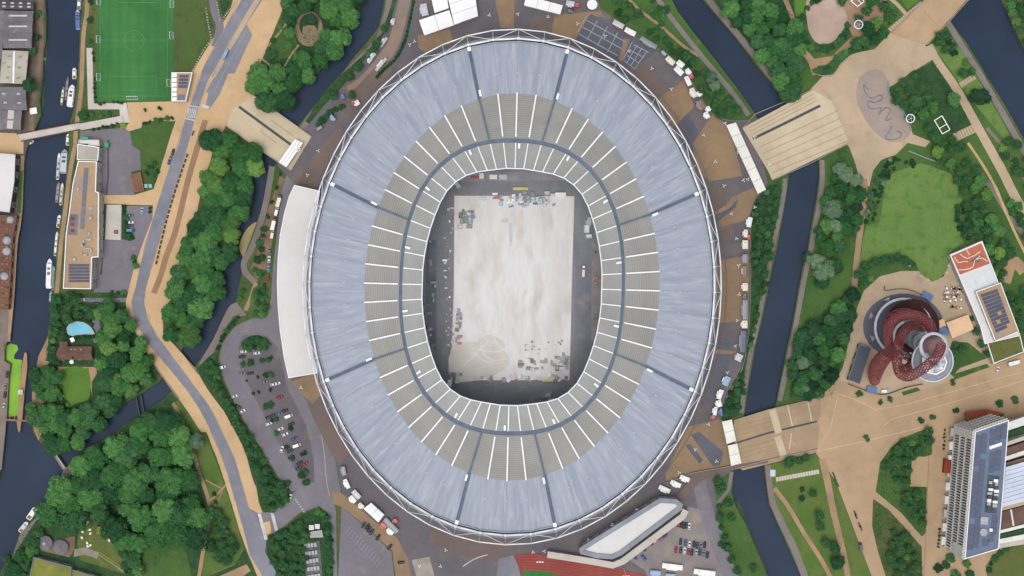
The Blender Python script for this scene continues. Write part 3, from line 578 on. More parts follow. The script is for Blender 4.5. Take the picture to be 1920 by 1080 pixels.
# ================================================================ stadium
m_fab = pmat('roof_fabric', C(160, 166, 179), C(146, 154, 168), .2, C(172, 178, 190), .42, .5, .7, fine=.05, fsc=.9, rough=.6, coord='uv', stretch=(1.0, .13, 1), spec=.25, var=.012)
m_poly = pmat('roof_polycarbonate', C(148, 147, 142), C(136, 136, 132), .05, fine=.05, fsc=.3, rough=.5, coord='uv', stretch=(.35, 1, 1), wave=('Y', .22, .15, .6), var=.03)
m_poly2 = pmat('roof_polycarbonate_inner', C(157, 158, 154), C(147, 148, 145), .05, fine=.05, fsc=.3, rough=.5, coord='uv', stretch=(.35, 1, 1), wave=('Y', .22, .07, .3), var=.03)
m_steel = pmat('white_steel', C(246, 247, 250), C(232, 234, 240), .3, fine=.03, rough=.45, coord='obj')
m_gut = pmat('gutter_lining', C(98, 112, 130), C(86, 100, 118), .2, fine=.06, rough=.6)
m_gut2 = pmat('fabric_gutter_lining', C(94, 108, 128), C(84, 98, 118), .2, fine=.06, rough=.6)  # dark blue-grey lining of the radial gutters that cross the fabric
m_gsteel = pmat('grey_steel', C(164, 168, 176), C(148, 152, 162), .3, fine=.05, rough=.5)
m_bowl = pmat('stand_concrete', C(120, 124, 130), C(108, 112, 120), .05, fine=.08)
m_seat = pmat('white_seats', C(150, 152, 158), C(128, 132, 142), .1, fine=.1, rough=.6)
m_cover = pmat('pitch_cover', C(232, 231, 232), C(222, 219, 218), .05, C(208, 203, 197), .09, .52, .72, fine=.04, fsc=.5, rough=.7, stretch=(1, .35, 1))
m_floor = pmat('arena_floor', C(138, 141, 148), C(124, 127, 135), .03, C(152, 148, 148), .06, .55, .75, fine=.08, fsc=.5)
m_deckc = pmat('clamp_metal', C(210, 212, 218), fine=.03, coord='obj')
CX, CY, ROT = 960.0, 538.0, R_(1.5)
def canon(x, y): # measured pixel -> canonical offset
    x -= CX; y -= CY; c, s = math.cos(-ROT), math.sin(-ROT); return (x * c - y * s, x * s + y * c)
def pix(u): c, s = math.cos(ROT), math.sin(ROT); return (CX + u[0] * c - u[1] * s, CY + u[0] * s + u[1] * c)
def PX(u, z): q = pix(u); return P(q[0], q[1], z)
inner_q = [canon(*p) for p in ((791.75, 533.75), (792.5, 506.25), (795.5, 480), (800.5, 453), (807, 428), (815.5, 403), (825.5, 379), (838, 357.5), (854.5, 340.5), (873.75, 328.75), (894, 322.5), (913.75, 319.5), (931, 317.5), (949.5, 315.5), (966, 316))]
inner_q[0] = (inner_q[0][0], 0.0); inner_q[14] = (0.0, inner_q[14][1])
def mirror(q):  # quadrant left->top to full loop of 56, starting at the left going over the top
    top = q[:14]; out = list(top)                              # left .. top
    out += [(-q[14 - i][0], q[14 - i][1]) for i in range(14)]  # top .. right
    out += [(-q[i][0], -q[i][1]) for i in range(14)]           # right .. bottom
    out += [(q[14 - i][0], -q[14 - i][1]) for i in range(14)]  # bottom .. left
    return out
def arcq(a, b, n=14):
    pts = [(-a * math.cos(t), -b * math.sin(t)) for t in [i * math.pi / 2 / 2000 for i in range(2001)]]
    L = [0]
    for i in range(2000): L.append(L[-1] + math.hypot(pts[i + 1][0] - pts[i][0], pts[i + 1][1] - pts[i][1]))
    out = []; j = 0
    for k in range(n + 1):
        while j < 2000 and L[j] < L[-1] * k / n - 1e-9: j += 1
        out.append(pts[j])
    return out
IN = mirror(inner_q); BD = mirror(arcq(276.5, 363)); RG = mirror(arcq(378.5, 464)); NB = 56
def gut_pt(a, b, f=1.0):
    g = lambda u: (abs(u[0]) / (209.0 * f)) ** 2.4 + (abs(u[1]) / (275.0 * f)) ** 2.4 - 1
    lo, hi = 0., 1.
    for _ in range(40):
        m = (lo + hi) / 2; u = (a[0] + (b[0] - a[0]) * m, a[1] + (b[1] - a[1]) * m)
        if g(u) < 0: lo = m
        else: hi = m
    return u
GU = [gut_pt(IN[k], BD[k]) for k in range(NB)]
GI = [gut_pt(IN[k], BD[k], .985) for k in range(NB)]
GO = [gut_pt(IN[k], BD[k], 1.013) for k in range(NB)]
ZR, ZB, ZG, ZI = 46.0, 50.0, 50.8, 53.0
st = thing('stadium', 'huge oval stadium with blue-grey fabric roof ring and open centre', 'stadium', P(CX, CY, 0))
def lerp(a, b, t): return (a[0] + (b[0] - a[0]) * t, a[1] + (b[1] - a[1]) * t)
def panel(name, A0, A1, B0, B1, za, zb, mat, sag, k, nu=6, nv=8):
    """roof panel between two radial lines; A outer edge, B inner edge"""
    off = st.location; vs = []; uvs = []
    for j in range(nv + 1):
        v = j / nv
        for i in range(nu + 1):
            u = i / nu; p = lerp(lerp(A0, A1, u), lerp(B0, B1, u), v)
            z = za + (zb - za) * v - sag * math.sin(math.pi * u)
            w = PX(p, z); vs.append(w - off); wl = (w - st.location)
            L = (PX(lerp(A0, A1, .5), 0) - PX(lerp(B0, B1, .5), 0)).length
            uvs.append((k * 16 + u * 15, v * L))
    fs = [(j * (nu + 1) + i, (j + 1) * (nu + 1) + i, (j + 1) * (nu + 1) + i + 1, j * (nu + 1) + i + 1) for j in range(nv) for i in range(nu)]
    me = bpy.data.meshes.new(name); me.from_pydata(vs, [], fs); me.update()
    a, b, c = (Vector(vs[i]) for i in fs[0][:3])
    if (b - a).cross(c - a).z < 0: me.flip_normals()
    uvl = me.uv_layers.new(name='UVMap')
    for l in me.loops: uvl.data[l.index].uv = uvs[l.vertex_index]
    me.polygons.foreach_set('use_smooth', [True] * len(me.polygons))
    return obj(name, me, mat, st)
DARK = {4, 12, 16, 24, 32, 40, 44, 52}
def quadr(k): return k % 28
DARK = set()
for k in range(NB):
    q = k % 28; d = q if q <= 14 else 28 - q
    if d in (4, 12): DARK.add(k)
for k in range(NB):
    n = (k + 1) % NB; g = .06
    a0, a1 = RG[k], RG[n]
    b0, b1 = BD[k], BD[n]
    panel('outer_roof_panel', lerp(a0, b0, .02), lerp(a1, b1, .02), b0, b1, ZR + .4, ZB, m_fab, .22, k)
    panel('middle_roof_panel', BD[k], BD[n], GO[k], GO[n], ZB - .15, ZG, m_poly, .15, k, 4, 5)
    panel('inner_roof_panel', GI[k], GI[n], IN[k], IN[n], ZG, ZI, m_poly2, .12, k, 4, 4)
    # dark ring gutter piece
    mb = MB(); q = [PX(GO[k], ZG - .5), PX(GO[n], ZG - .5), PX(GI[n], ZG - .5), PX(GI[k], ZG - .5)]
    mb.add(q + [p + Vector((0, 0, .45)) for p in (q[0], q[1])] + [p + Vector((0, 0, .45)) for p in (q[2], q[3])], [(0, 1, 2, 3), (0, 1, 5, 4), (2, 3, 7, 6)]); mb.build('ring_gutter', m_gut, st)
    # white radial ribs
    if k not in DARK:
        MB().tube([PX(lerp(BD[k], GO[k], -.02), ZB + .35), PX(lerp(BD[k], GO[k], .96), ZG + .35)], .62, 4, flat=.7).build('radial_rib', m_steel, st)
        MB().tube([PX(lerp(RG[k], BD[k], .02), ZR + .75), PX(lerp(RG[k], BD[k], .99), ZB + .12)], .07, 4).build('roof_cable', m_gsteel, st)
    else:
        MB().tube([PX(lerp(BD[k], GO[k], .0), ZB + .3), PX(lerp(BD[k], GO[k], .99), ZG + .3)], .85, 4, flat=.6).build('radial_gutter', m_gut, st)
        pa, pb = lerp(RG[k], BD[k], .1), BD[k]
        # shallow trough across the fabric: two lips and a floor
        w0 = (lerp(RG[k], RG[n], .058), lerp(RG[k], RG[k - 1], .058)); w1 = (lerp(BD[k], BD[n], .07), lerp(BD[k], BD[k - 1], .07))
        o0, o1 = lerp(w0[0], w1[0], .1), lerp(w0[1], w1[1], .1)
        mb = MB(); za = ZR + .9; mb.add([PX(o0, za + .4), PX(o1, za + .4), PX(w1[1], ZB + .5), PX(w1[0], ZB + .5)], [(0, 1, 2, 3)]); mb.build('radial_gutter', m_gut2, st)
        for A, Bq in ((o0, w1[0]), (o1, w1[1])):
            MB().tube([PX(A, za + .55), PX(Bq, ZB + .65)], .16, 4).build('gutter_lip', m_gut2, st)
        # plant box at the end of the gutter and head box at the rim
        u = lerp(BD[k], BD[n], .13); u2 = lerp(BD[n], BD[k], .13); c0 = PX(lerp(lerp(BD[k], BD[n], .1), lerp(RG[k], RG[n], .1), .1), ZB + .6)
        d = (PX(RG[k], 0) - PX(BD[k], 0)); MB().box(c0, (4.0, 1.4, 1.1), math.atan2(d.y, d.x)).build('vent_box', m_steel, st)
        MB().box(PX(lerp(RG[k], BD[k], .06), ZR + 1.4), (2.6, 2.2, 1.6), math.atan2(d.y, d.x)).build('head_box', m_steel, st)
    MB().tube([PX(lerp(GI[k], IN[k], .02), ZG + .35), PX(lerp(GI[k], IN[k], .995), ZI + .35)], .5, 4, flat=.7).build('radial_rib', m_steel, st)
    MB().tube([PX(IN[k], ZI + .3), PX(IN[n], ZI + .3)], .42, 6).build('edge_beam', m_steel, st)
    # small fittings on the fabric
    c0 = PX(lerp(RG[k], BD[k], .62), ZR + (ZB - ZR) * .62 + .5); d = PX(RG[k], 0) - PX(BD[k], 0)
    if k not in DARK: MB().box(c0, (.9, .5, .5), math.atan2(d.y, d.x))  .build('cable_clamp', m_deckc, st)
    if k % 4 == 2:
        c0 = PX(lerp(GI[k], IN[k], .1), ZG + 1.); c0 = PX(lerp(lerp(GI[k], IN[k], .13), lerp(GI[n], IN[n], .13), .3), ZG + .9)
        MB().box(c0, (3.2, 1.3, 1.1), math.atan2(d.y, d.x)).build('speaker_box', m_steel, st)
# ---- perimeter truss: thick lower chord, thin upper chord leaning out, struts and zigzag diagonals
UP = [(u[0] * 1.0, u[1] * 1.0) for u in mirror(arcq(392.5, 483.5))]
LO = mirror(arcq(380, 466))
ZU = 60.0
for k in range(NB):
    n = (k + 1) % NB
    MB().tube([PX(LO[k], ZR + 1.2), PX(LO[n], ZR + 1.2)], .7, 8).build('lower_chord', m_steel, st, True)
    MB().tube([PX(lerp(RG[k], (0, 0), .008), ZR + .8), PX(lerp(RG[n], (0, 0), .008), ZR + .8)], .4, 6).build('rim_tube', m_gsteel, st)
    MB().tube([PX(UP[k], ZU), PX(UP[n], ZU)], .4, 8).build('upper_chord', m_steel, st, True)
    MB().tube([PX(LO[k], ZR + 1.2), PX(UP[k], ZU)], .15, 6).build('truss_strut', m_steel, st)
    a, b = (k, n) if k % 2 == 0 else (n, k)   # even nodes sit on the upper chord
    MB().tube([PX(UP[a], ZU), PX(LO[b], ZR + 1.2)], .2, 6).build('truss_diagonal', m_steel, st)
    MB().lathe([(.0, -.9), (.9, -.9), (.9, .8), (.4, 1.1)], PX(LO[k], ZR + 1.2), 8).build('truss_node', m_steel, st)
# grey apron below the chord, outer drum and seating bowl
def loopmesh(name, rows, mat, kind=None):
    mb = MB(); n = NB
    for u, z in rows: mb.v += [PX(p, z) for p in u]
    for j in range(len(rows) - 1):
        for i in range(n): mb.f.append((j * n + i, j * n + (i + 1) % n, (j + 1) * n + (i + 1) % n, (j + 1) * n + i))
    return mb.build(name, mat, st, kind=kind)
def scl(L, f): return [(u[0] * f, u[1] * f) for u in L]
loopmesh('rim_apron', [(scl(RG, 1.003), ZR - .2), (mirror(arcq(385.5, 471.5)), ZR - 3.4), (mirror(arcq(386, 472)), ZR - 4.4)], m_gsteel)
loopmesh('outer_drum', [(mirror(arcq(384.5, 470.5)), ZR - 4.2), (mirror(arcq(372, 457)), 20), (mirror(arcq(366, 450)), .2)], pmat('drum_wrap', C(150, 154, 164), C(136, 140, 150), .1, fine=.05))
rows = []
for j in range(34):
    t = j / 33; z = 2.0 + 34 * t ** 1.15
    L = [lerp(scl(IN, 1.05)[i], scl(RG, .93)[i], t) for i in range(NB)]; L2 = [lerp(scl(IN, 1.05)[i], scl(RG, .93)[i], min(1, t + .026)) for i in range(NB)]
    rows += [(L, z), (L2, z)]
loopmesh('seating_tier', [(scl(IN, 1.05), .3)] + rows, m_seat)
fl = sheet('arena_floor', [pix(lerp(IN[k], BD[k], .35)) for k in range(NB)], m_floor, 18)
sheet('pitch_surround', [(843, 360), (1082, 360), (1076, 722), (838, 722)], pmat('pitch_surround', C(146, 142, 146), C(134, 132, 138), .05, fine=.08), 19)
sheet('pitch_cover', [(852, 367), (1077, 368), (1072, 540), (1068, 713), (845, 713), (851, 540)], m_cover, 20)
for pts, c in (([(973, 398), (981, 397), (982, 440), (975, 446), (970, 440)], C(214, 209, 202)), ([(954, 420), (961, 421), (961, 455), (956, 460)], C(206, 206, 208)), ([(846, 655), (880, 640), (930, 650), (952, 665), (950, 690), (900, 712), (846, 712)], C(216, 211, 204)), ([(940, 412), (952, 408), (954, 416), (942, 418)], C(206, 204, 198)), ([(895, 640), (915, 628), (935, 634), (948, 650), (920, 655)], C(216, 210, 202))):
    sheet('cover_stain', pts, pmat('stain_%d' % int(c[0] * 10000), c, (c[0] * 1.05, c[1] * 1.05, c[2] * 1.05, 1), .1, fine=.06), 21, smooth=3, wob=1.0)
for pts in ([(865, 690), (890, 665), (915, 640)], [(900, 640), (905, 660), (925, 676), (950, 672)], [(896, 655), (930, 660), (955, 650)], [(893, 668), (915, 680), (945, 680)], [(932, 600), (926, 630), (940, 655)]):
    path('tyre_track', pts, 1.6, pmat('tyre_track', C(234, 231, 228)), 22, wob=.5)
sheet('floor_band', [(800, 450), (818, 450), (818, 660), (806, 640), (798, 560)], m_bowl, 19)
sheet('floor_band', [(1109, 450), (1126, 470), (1128, 580), (1112, 640), (1109, 640)], pmat('floor_brown', C(158, 152, 150), C(142, 138, 138), .08, fine=.1), 19)
sheet('floor_band', [(870, 325), (1040, 318), (1075, 338), (860, 340)], pmat('floor_grey', C(158, 157, 160), C(146, 144, 148), .08, fine=.1), 19)
# ================================================================ buildings
m_wall = pmat('pale_render', C(196, 190, 182), C(184, 178, 170), .1, fine=.06)
m_brick = pmat('brown_brick', C(128, 92, 76), C(112, 82, 70), .3, fine=.12, vor=(.9, .3, .3))
m_glass = pmat('dark_glass', C(52, 58, 68), C(40, 46, 56), .2, fine=.05, rough=.15, spec=.6)
m_panel = pmat('solar_panel', C(78, 82, 108), C(68, 72, 98), .3, fine=.06, rough=.5, coord='obj')
m_metal = pmat('galvanised_metal', C(176, 178, 182), C(156, 158, 164), .5, fine=.06, rough=.5)
m_dmetal = pmat('dark_metal', C(74, 76, 82), C(62, 64, 70), .5, fine=.08, rough=.6)
m_gravel = pmat('roof_gravel', C(182, 152, 118), C(168, 142, 116), .05, C(154, 144, 138), .12, .5, .7, fine=.06)
m_slate = pmat('grey_sheet_roof', C(126, 122, 128), C(112, 108, 114), .08, C(140, 136, 140), .2, fine=.08, wave=('X', .35, .05))
m_sheet = pmat('pale_sheet_roof', C(190, 184, 172), C(174, 168, 156), .06, C(150, 142, 130), .2, .6, .75, fine=.07, wave=('X', .35, .05))
m_green = pmat('sedum_roof', C(132, 132, 62), C(110, 122, 58), .1, C(148, 142, 74), .25, fine=.15)
m_tile = pmat('clay_tiles', C(126, 92, 80), C(106, 78, 72), .12, C(142, 106, 88), .3, fine=.12, wave=('Y', .5, .08))
m_terra = pmat('terracotta', C(132, 92, 74), C(112, 82, 70), .1, fine=.12)
m_rust = pmat('rust_red', C(150, 74, 44), C(132, 64, 40), .15, fine=.08)
m_wood = pmat('timber', C(150, 118, 86), C(130, 102, 76), .2, fine=.1)
m_blue = pmat('blue_paint', C(96, 122, 168), C(86, 110, 156), .2, fine=.06, rough=.6)
m_red = pmat('red_paint', C(176, 62, 50), C(158, 54, 46), .2, fine=.06, rough=.5)

def centre(pts): return (sum(p[0] for p in pts) / len(pts), sum(p[1] for p in pts) / len(pts))
def inset(pts, d):
    """pull an outline in metres inwards by d"""
    pts = ccw(pts); n = len(pts); out = []
    for i in range(n):
        a, b, c = Vector(pts[i - 1][:2]), Vector(pts[i][:2]), Vector(pts[(i + 1) % n][:2])
        e1 = (b - a).normalized(); e2 = (c - b).normalized(); n1 = Vector((-e1.y, e1.x)); n2 = Vector((-e2.y, e2.x))
        m = n1 + n2; m = m / max(.35, m.dot(n1)) if m.length > 1e-6 else n1
        out.append(tuple(b + m * d))
    return out
def building(name, label, cat, pts, h, roof, wall, par=.8, parm=None, parw=.45, group=None, win=True, base=None):
    """flat-roofed block: wall, roof sheet and raised parapet; the outline is that of the roof seen in the picture"""
    w = ccw([tuple(P(p[0], p[1], h)[:2]) for p in pts]); c = centre(w)
    t = thing(name, label, cat, (c[0], c[1], 0), group=group)
    MB().prism(w, 0.02, h).build('wall', wall, t)
    MB().prism(inset(w, parw + .03), h, h + .12).build('roof', roof, t)
    if par:
        ins = inset(w, parw); mb = MB(); n = len(w); o2 = inset(w, -.06)
        vs = [(p[0], p[1], z) for L, z in ((o2, h - .25), (o2, h + par), (ins, h + par), (ins, h - .25)) for p in L]
        mb.add(vs, [(r * n + i, r * n + (i + 1) % n, (r + 1) * n + (i + 1) % n, (r + 1) * n + i) for r in range(3) for i in range(n)])
        mb.build('parapet', parm or wall, t)
    if win:
        n = len(w)
        for i in range(n):
            a, b = Vector(w[i]), Vector(w[(i + 1) % n]); L = (b - a).length; d = (b - a) / max(L, .01); nn = Vector((d.y, -d.x)); ang = math.atan2(d.y, d.x)
            if L < 7: continue
            k = max(1, int(L / 7))
            for st_ in range(max(1, int(h / 3.6))):
                for j in range(min(k, 12)):
                    p = a + d * (L * (j + .5) / k) + nn * .03
                    wo_ = MB().box((p.x, p.y, 1.9 + st_ * 3.4), (min(3.2, L / k * .6), .14, 1.7), ang).build('window', m_glass, t); MB().box((p.x, p.y, 1.9 + st_ * 3.4), (min(3.2, L / k * .6) + .3, .1, 2.0), ang).build('window_frame', m_white, wo_)
    return t
def part_box(t, name, x, y, z, dims, ang, mat):
    """a block standing on a roof at height z; x, y in pixels, dims in metres"""
    p = P(x, y, z); return MB().box((p.x, p.y, z + dims[2] / 2), dims, R_(ang)).build(name, mat, t)
def ridge_roof(t, pts4, z0, z1, mat, name='roof', over=.3):
    """pitched roof on a 4-cornered outline given in pixels at eaves height; the ridge runs between the middles of sides 0-1 and 2-3"""
    q = [P(p[0], p[1], z0) for p in pts4]; c = sum(q, Vector()) / 4
    q = [c + (p - c) * (1 + over / (p - c).length) for p in q]
    r0 = (q[0] + q[1]) / 2; r1 = (q[2] + q[3]) / 2; r0.z = r1.z = z1
    dn = Vector((0, 0, .25))
    mb = MB(); vs = q + [r0, r1] + [p - dn for p in q]
    mb.add(vs, [(1, 2, 5, 4), (3, 0, 4, 5), (0, 1, 4), (2, 3, 5), (6, 7, 1, 0), (7, 8, 2, 1), (8, 9, 3, 2), (9, 6, 0, 3), (9, 8, 7, 6)])
    return mb.build(name, mat, t)

# --- stadium annexe, white crescent roof
ax = [(552, 347), (600, 358)] + [(584 + 16 * ((y - 530) / 172.) ** 2, y) for y in range(385, 690, 30)] + [(594, 700), (541, 709), (532, 668), (525, 620), (521, 575), (519.5, 530), (521, 485), (525, 440), (533, 400), (542, 368)]
building('annexe', 'white crescent-roofed annexe hugging the stadium beside the tree-lined service road', 'building', ax, 11, m_offw, m_wall, .35, m_white, .5)
# --- white roofed pavilion by the running track
t = building('pavilion', 'long white-roofed pavilion with grey parapet beside the red running track', 'building', [(1086, 1028), (1110, 1012), (1236, 934), (1268, 936), (1280, 945), (1278, 955), (1262, 967), (1166, 1040), (1148, 1048), (1118, 1046), (1088, 1038)], 12, m_offw, m_metal, 1.0, pmat('grey_parapet', C(150, 154, 164), C(136, 140, 150), .1, fine=.06), 3.0)
t = thing('colonnade', 'pale curved colonnade wall skirting the pavilion at the running track', 'wall', P(1140, 1055, 0))
wall = [(1026, 1033), (1060, 1038), (1110, 1046), (1148, 1053), (1166, 1046), (1262, 974), (1278, 962), (1284, 950)]
wall_line('wall_band', [(x, y + 4) for x, y in wall], 6, 4.2, m_pale, parent=t)
# --- tents and canopies
def tent(label, pts, h, ridge=1.6, mat=None, group=None, name='marquee', bays=0):
    """frame tent with a low ridge; outline in pixels, sides 0-1 and 2-3 are gable ends"""
    c = centre(pts); t = thing(name, label, 'tent', P(c[0], c[1], 0), group=group)
    ridge_roof(t, pts, h, h + ridge, mat or m_white, 'tent_roof', .15)
    w = [tuple(P(p[0], p[1], h)[:2]) for p in pts]
    MB().prism(inset(w, .15), 0.25, h - .26).build('tent_wall', m_offw, t)
    a, b = [(Vector(pts[0]) + Vector(pts[1])) / 2, (Vector(pts[2]) + Vector(pts[3])) / 2]
    for k in range(1, bays):
        u = Vector(pts[1]).lerp(Vector(pts[2]), k / bays); v = Vector(pts[0]).lerp(Vector(pts[3]), k / bays); m_ = (u + v) / 2
        MB().tube([P(u.x, u.y, h) + Vector((0, 0, .15)), P(m_.x, m_.y, h + ridge) + Vector((0, 0, .12)), P(v.x, v.y, h) + Vector((0, 0, .15))], .14, 4).build('roof_seam', m_metal, t)
    return t
tent('big white marquee roof with grey seams north of the stadium, largest of three', [(838, -12), (888, -26), (896, 30), (852, 46)], 6, .7, bays=3)
tent('white marquee set lengthwise below the largest marquee north of the stadium', [(786, 38), (796, 66), (851, 47), (842, 19)], 5, .6, bays=2)
tent('white marquee block against the corner of the larger marquees north of stadium', [(808, -8), (815, 24), (841, 15), (836, -16)], 5.5, .6)
tent('long white marquee beside the round white kiosk north of the stadium', [(983, 10), (987, -8), (1055, 10), (1050, 27)], 5, .8, bays=3)
tent('white marquee among trailers south-west of the stadium', [(682, 954), (696, 943), (720, 965), (709, 979)], 4.5, .8, bays=2)
tent('white security canopy on the west footbridge to the stadium', [(523, 304), (553, 261), (568, 268), (537, 313)], 4.5, .5, bays=3, name='canopy')
tent('very long cream security canopy along the wide east bridge plaza', [(1362, 235), (1380, 230), (1436, 355), (1421, 363)], 4.5, .6, bays=6, name='canopy', mat=pmat('cream_membrane', C(238, 236, 226), C(228, 226, 216), .1, fine=.03))
tent('cream security canopy on the north half of the south-east bridge', [(1354, 791), (1372, 787), (1380, 826), (1363, 832)], 4.5, .5, bays=2, name='canopy', mat=MATS['cream_membrane'])
tent('cream security canopy on the south half of the south-east bridge', [(1365, 836), (1382, 832), (1390, 868), (1371, 873)], 4.5, .5, bays=2, name='canopy', mat=MATS['cream_membrane'])
tent('cream fabric canopy over the cafe terrace by the red sculpture tower', [(1775, 605), (1815, 590), (1826, 617), (1786, 634)], 4, .5, name='canopy', mat=pmat('sand_canvas', C(236, 200, 160), C(226, 190, 150), .1, fine=.03))
t = thing('round_kiosk', 'round white kiosk with conical roof north of the stadium', 'kiosk', P(1110, 10, 0))
MB().lathe([(2.9, .1), (2.9, 2.8)], P(1110, 10, 0), 20).build('wall', m_offw, t); MB().lathe([(3.3, 2.7), (3.4, 2.9), (1.0, 4.0), (.9, 4.3), (.0, 4.4)], P(1110, 10, 0), 20, False).build('roof', m_white, t)

# --- long canalside school building
t = building('canalside_building', 'long tan-roofed canalside building with white parapet, roof plant and solar panels', 'building',
             [(147, 302), (182, 303), (180, 359), (186, 361), (185, 482), (173, 483), (171, 542), (119, 541), (124, 441), (130, 400), (137, 345)], 12, m_gravel, m_wall, .9, m_white, .5)
for k in range(6): part_box(t, 'solar_panel', 148, 497.5 + k * 5.9, 12.3, (13.2, 1.5, .25), 0, m_panel)
part_box(t, 'lower_roof', 137, 421, 12.1, (6.0, 13.5, .15), -3, m_slate)
for y in (410, 421, 432): part_box(t, 'roof_light', 136, y, 12.3, (2, 2, .5), 0, m_rust)
for x, y in ((171, 390), (170, 409), (168, 438), (140, 486), (147, 354)):
    p = P(x, y, 12.1); MB().lathe([(1.2, 0), (1.2, .9), (.7, 1.2)], (p.x, p.y, 12.1), 12).build('roof_vent', m_metal, t)
for a in ((165, 449, 4.8, 1.3), (158, 455, 1.2, 4), (157, 459, 2.6, 2.2), (166, 466, 4.2, 1), (172, 470, 1, 2.2), (161, 478, 2.2, 1.1), (154, 475, 1.1, .9)):
    part_box(t, 'roof_duct', a[0], a[1], 12.1, (a[2], a[3], 1.3), 0, m_metal)
part_box(t, 'walkway', 158, 372, 12.12, (3, 40, .06), -4, m_slate)
building('school_wing', 'low pale wing at the head of the long canalside building', 'building', [(146, 270), (186, 276), (184, 301), (145, 300)], 9, m_sheet, m_wall, .7, m_white)
t = building('school_entrance', 'small flat white block with green cap beside the pale wing', 'building', [(148, 262), (186, 262), (187, 274), (166, 274), (165, 270), (147, 269)], 7, m_offw, m_wall, .5)
part_box(t, 'green_cap', 159, 260, 7.1, (4.5, 2, .6), 0, pmat('green_cap', C(72, 166, 126), fine=.05)); part_box(t, 'green_cap', 201, 272, 2, (2.6, 3.2, 2), 0, MATS['green_cap'])
wall_line('retaining_wall', [(203, 262), (203, 330), (200, 365)], .9, .5, m_dmetal, 'dark retaining wall beside the asphalt yard of the canalside building', 'wall')
wall_line('retaining_wall', [(197, 384), (195, 450), (190, 515)], .9, .5, m_dmetal, 'dark retaining wall beside the pale court of the canalside building', 'wall')
t = building('bin_store', 'brown timber shed with flat rusty roof at edge of asphalt yard', 'shed', [(244, 328), (263, 323), (270, 357), (252, 360)], 3, m_terra, m_wood, .15)
for x in (275, 283):
    p = P(x, 349, 0); t = thing('bottle_bank', 'teal recycling container beside the rusty-roofed shed', 'container', p, group='recycling containers by the shed')
    MB().box(p + Vector((0, 0, 1)), (2.3, 2.6, 1.9), .1).build('body', pmat('teal_plastic', C(120, 170, 166), fine=.04), t); MB().box(p + Vector((0, 0, 2.05)), (2.0, 2.3, .25), .1).build('lid', pmat('teal_lid', C(140, 190, 184), fine=.04), t)
t = thing('court_shelter', 'square timber-topped planter box on the pale court', 'planter', P(218, 435, 0)); part_box(t, 'box', 218, 435, .08, (2.6, 2.4, .9), 0, m_brick); part_box(t, 'soil', 218, 435, .98, (2.0, 1.8, .1), 0, m_earth)
# --- sports pavilion with solar panels
t = building('sports_pavilion', 'small pavilion with white ribs and solar panels beside the football pitch', 'building', [(322, 136), (361, 136), (349, 190), (322, 190)], 5, m_gravel, m_wall, .5, m_white)
for k in range(4): part_box(t, 'solar_panel', 345 - k * .8, 143 + k * 6.4, 5.3, (6.0, 1.7, .2), 0, m_panel)
for k in range(6): part_box(t, 'roof_rib', 327, 141 + k * 9, 5.15, (3.0, 2.4, .3), 0, m_white)
part_box(t, 'terrace', 340, 183, 5.15, (4.5, 3.8, .12), 0, m_slate)
# --- warehouses on the west bank
def shed(label, pts, h, ridge, mat, lights=0, lm=None, name='warehouse'):
    c = centre(pts); t = thing(name, label, 'warehouse', P(c[0], c[1], 0))
    w = [tuple(P(p[0], p[1], h)[:2]) for p in pts]; MB().prism(inset(w, .3), .02, h - .28).build('wall', m_brick, t)
    ridge_roof(t, pts, h, h + ridge, mat)
    for k in range(lights):
        f = (k + .5) / lights; a = Vector(pts[1]).lerp(Vector(pts[2]), f); b = Vector(pts[0]).lerp(Vector(pts[3]), f)
        for s in (.3, .7):
            q = a.lerp(b, s); zz = h + ridge * (s * 2 if s < .5 else (1 - s) * 2)
            part_box(t, 'roof_light', q.x, q.y, zz - .05, (2.2, 1.0, .3), 0, lm or m_pale)
    return t
shed('dark cluttered flat-roofed workshop, northernmost of the canal warehouses', [(0, 0), (0, 17), (62, 18), (62, 2)], 6, .5, m_dmetal, 4)
for k, (y0, y1, lb) in enumerate(((20, 39, 'grey ridged warehouse roof next to the dark workshop'), (39, 60, 'grey warehouse roof with pale ridge strip, second of three ridges'), (60, 90, 'grey warehouse roof with pale ridge strip beside the cream warehouse'))):
    t = shed(lb, [(9 - k, y1), (9 - k, y0), (62 - k, y0 + 1), (61 - k, y1)], 7, 1.6, m_slate)
    part_box(t, 'ridge_light', 34, (y0 + y1) / 2, 8.5, (12, 1.1, .3), 0, m_pale)
t = shed('cream ribbed double warehouse roof with white ridge beside the canal', [(53, 97), (5, 95), (0, 155), (47, 157)], 7, 1.2, m_sheet, 3, pmat('roof_patch', C(150, 140, 124)))
part_box(t, 'ridge_cap', 26, 126, 8.1, (1.0, 21, .3), -1.5, m_white)
t = shed('grey warehouse roof south of the cream warehouse', [(0, 205), (-10, 163), (48, 164), (50, 206)], 7, 1.4, m_slate, 2)
t = shed('grey warehouse roof with broad white skylight strip by the footbridge', [(0, 242), (-10, 207), (41, 207), (38, 243)], 6.5, 1.2, m_slate)
part_box(t, 'skylight_strip', 20, 224, 7.3, (4, 12, .3), -5, m_pale)
shed('lean-to grey warehouse roof at the west edge of the works', [(-20, 110), (-20, 18), (9, 20), (4, 110)], 6, 1.0, m_slate)
t = thing('landing_stage', 'small pale hut on a canal landing by the footbridge', 'hut', P(63, 208, 0)); part_box(t, 'deck', 65, 210, -1.2, (6, 5, .4), 20, m_wood); part_box(t, 'hut_wall', 63, 208, -.8, (4, 3.6, 2.2), 10, m_offw); part_box(t, 'hut_roof', 63, 208, 1.4, (4.4, 4, .25), 10, m_white)
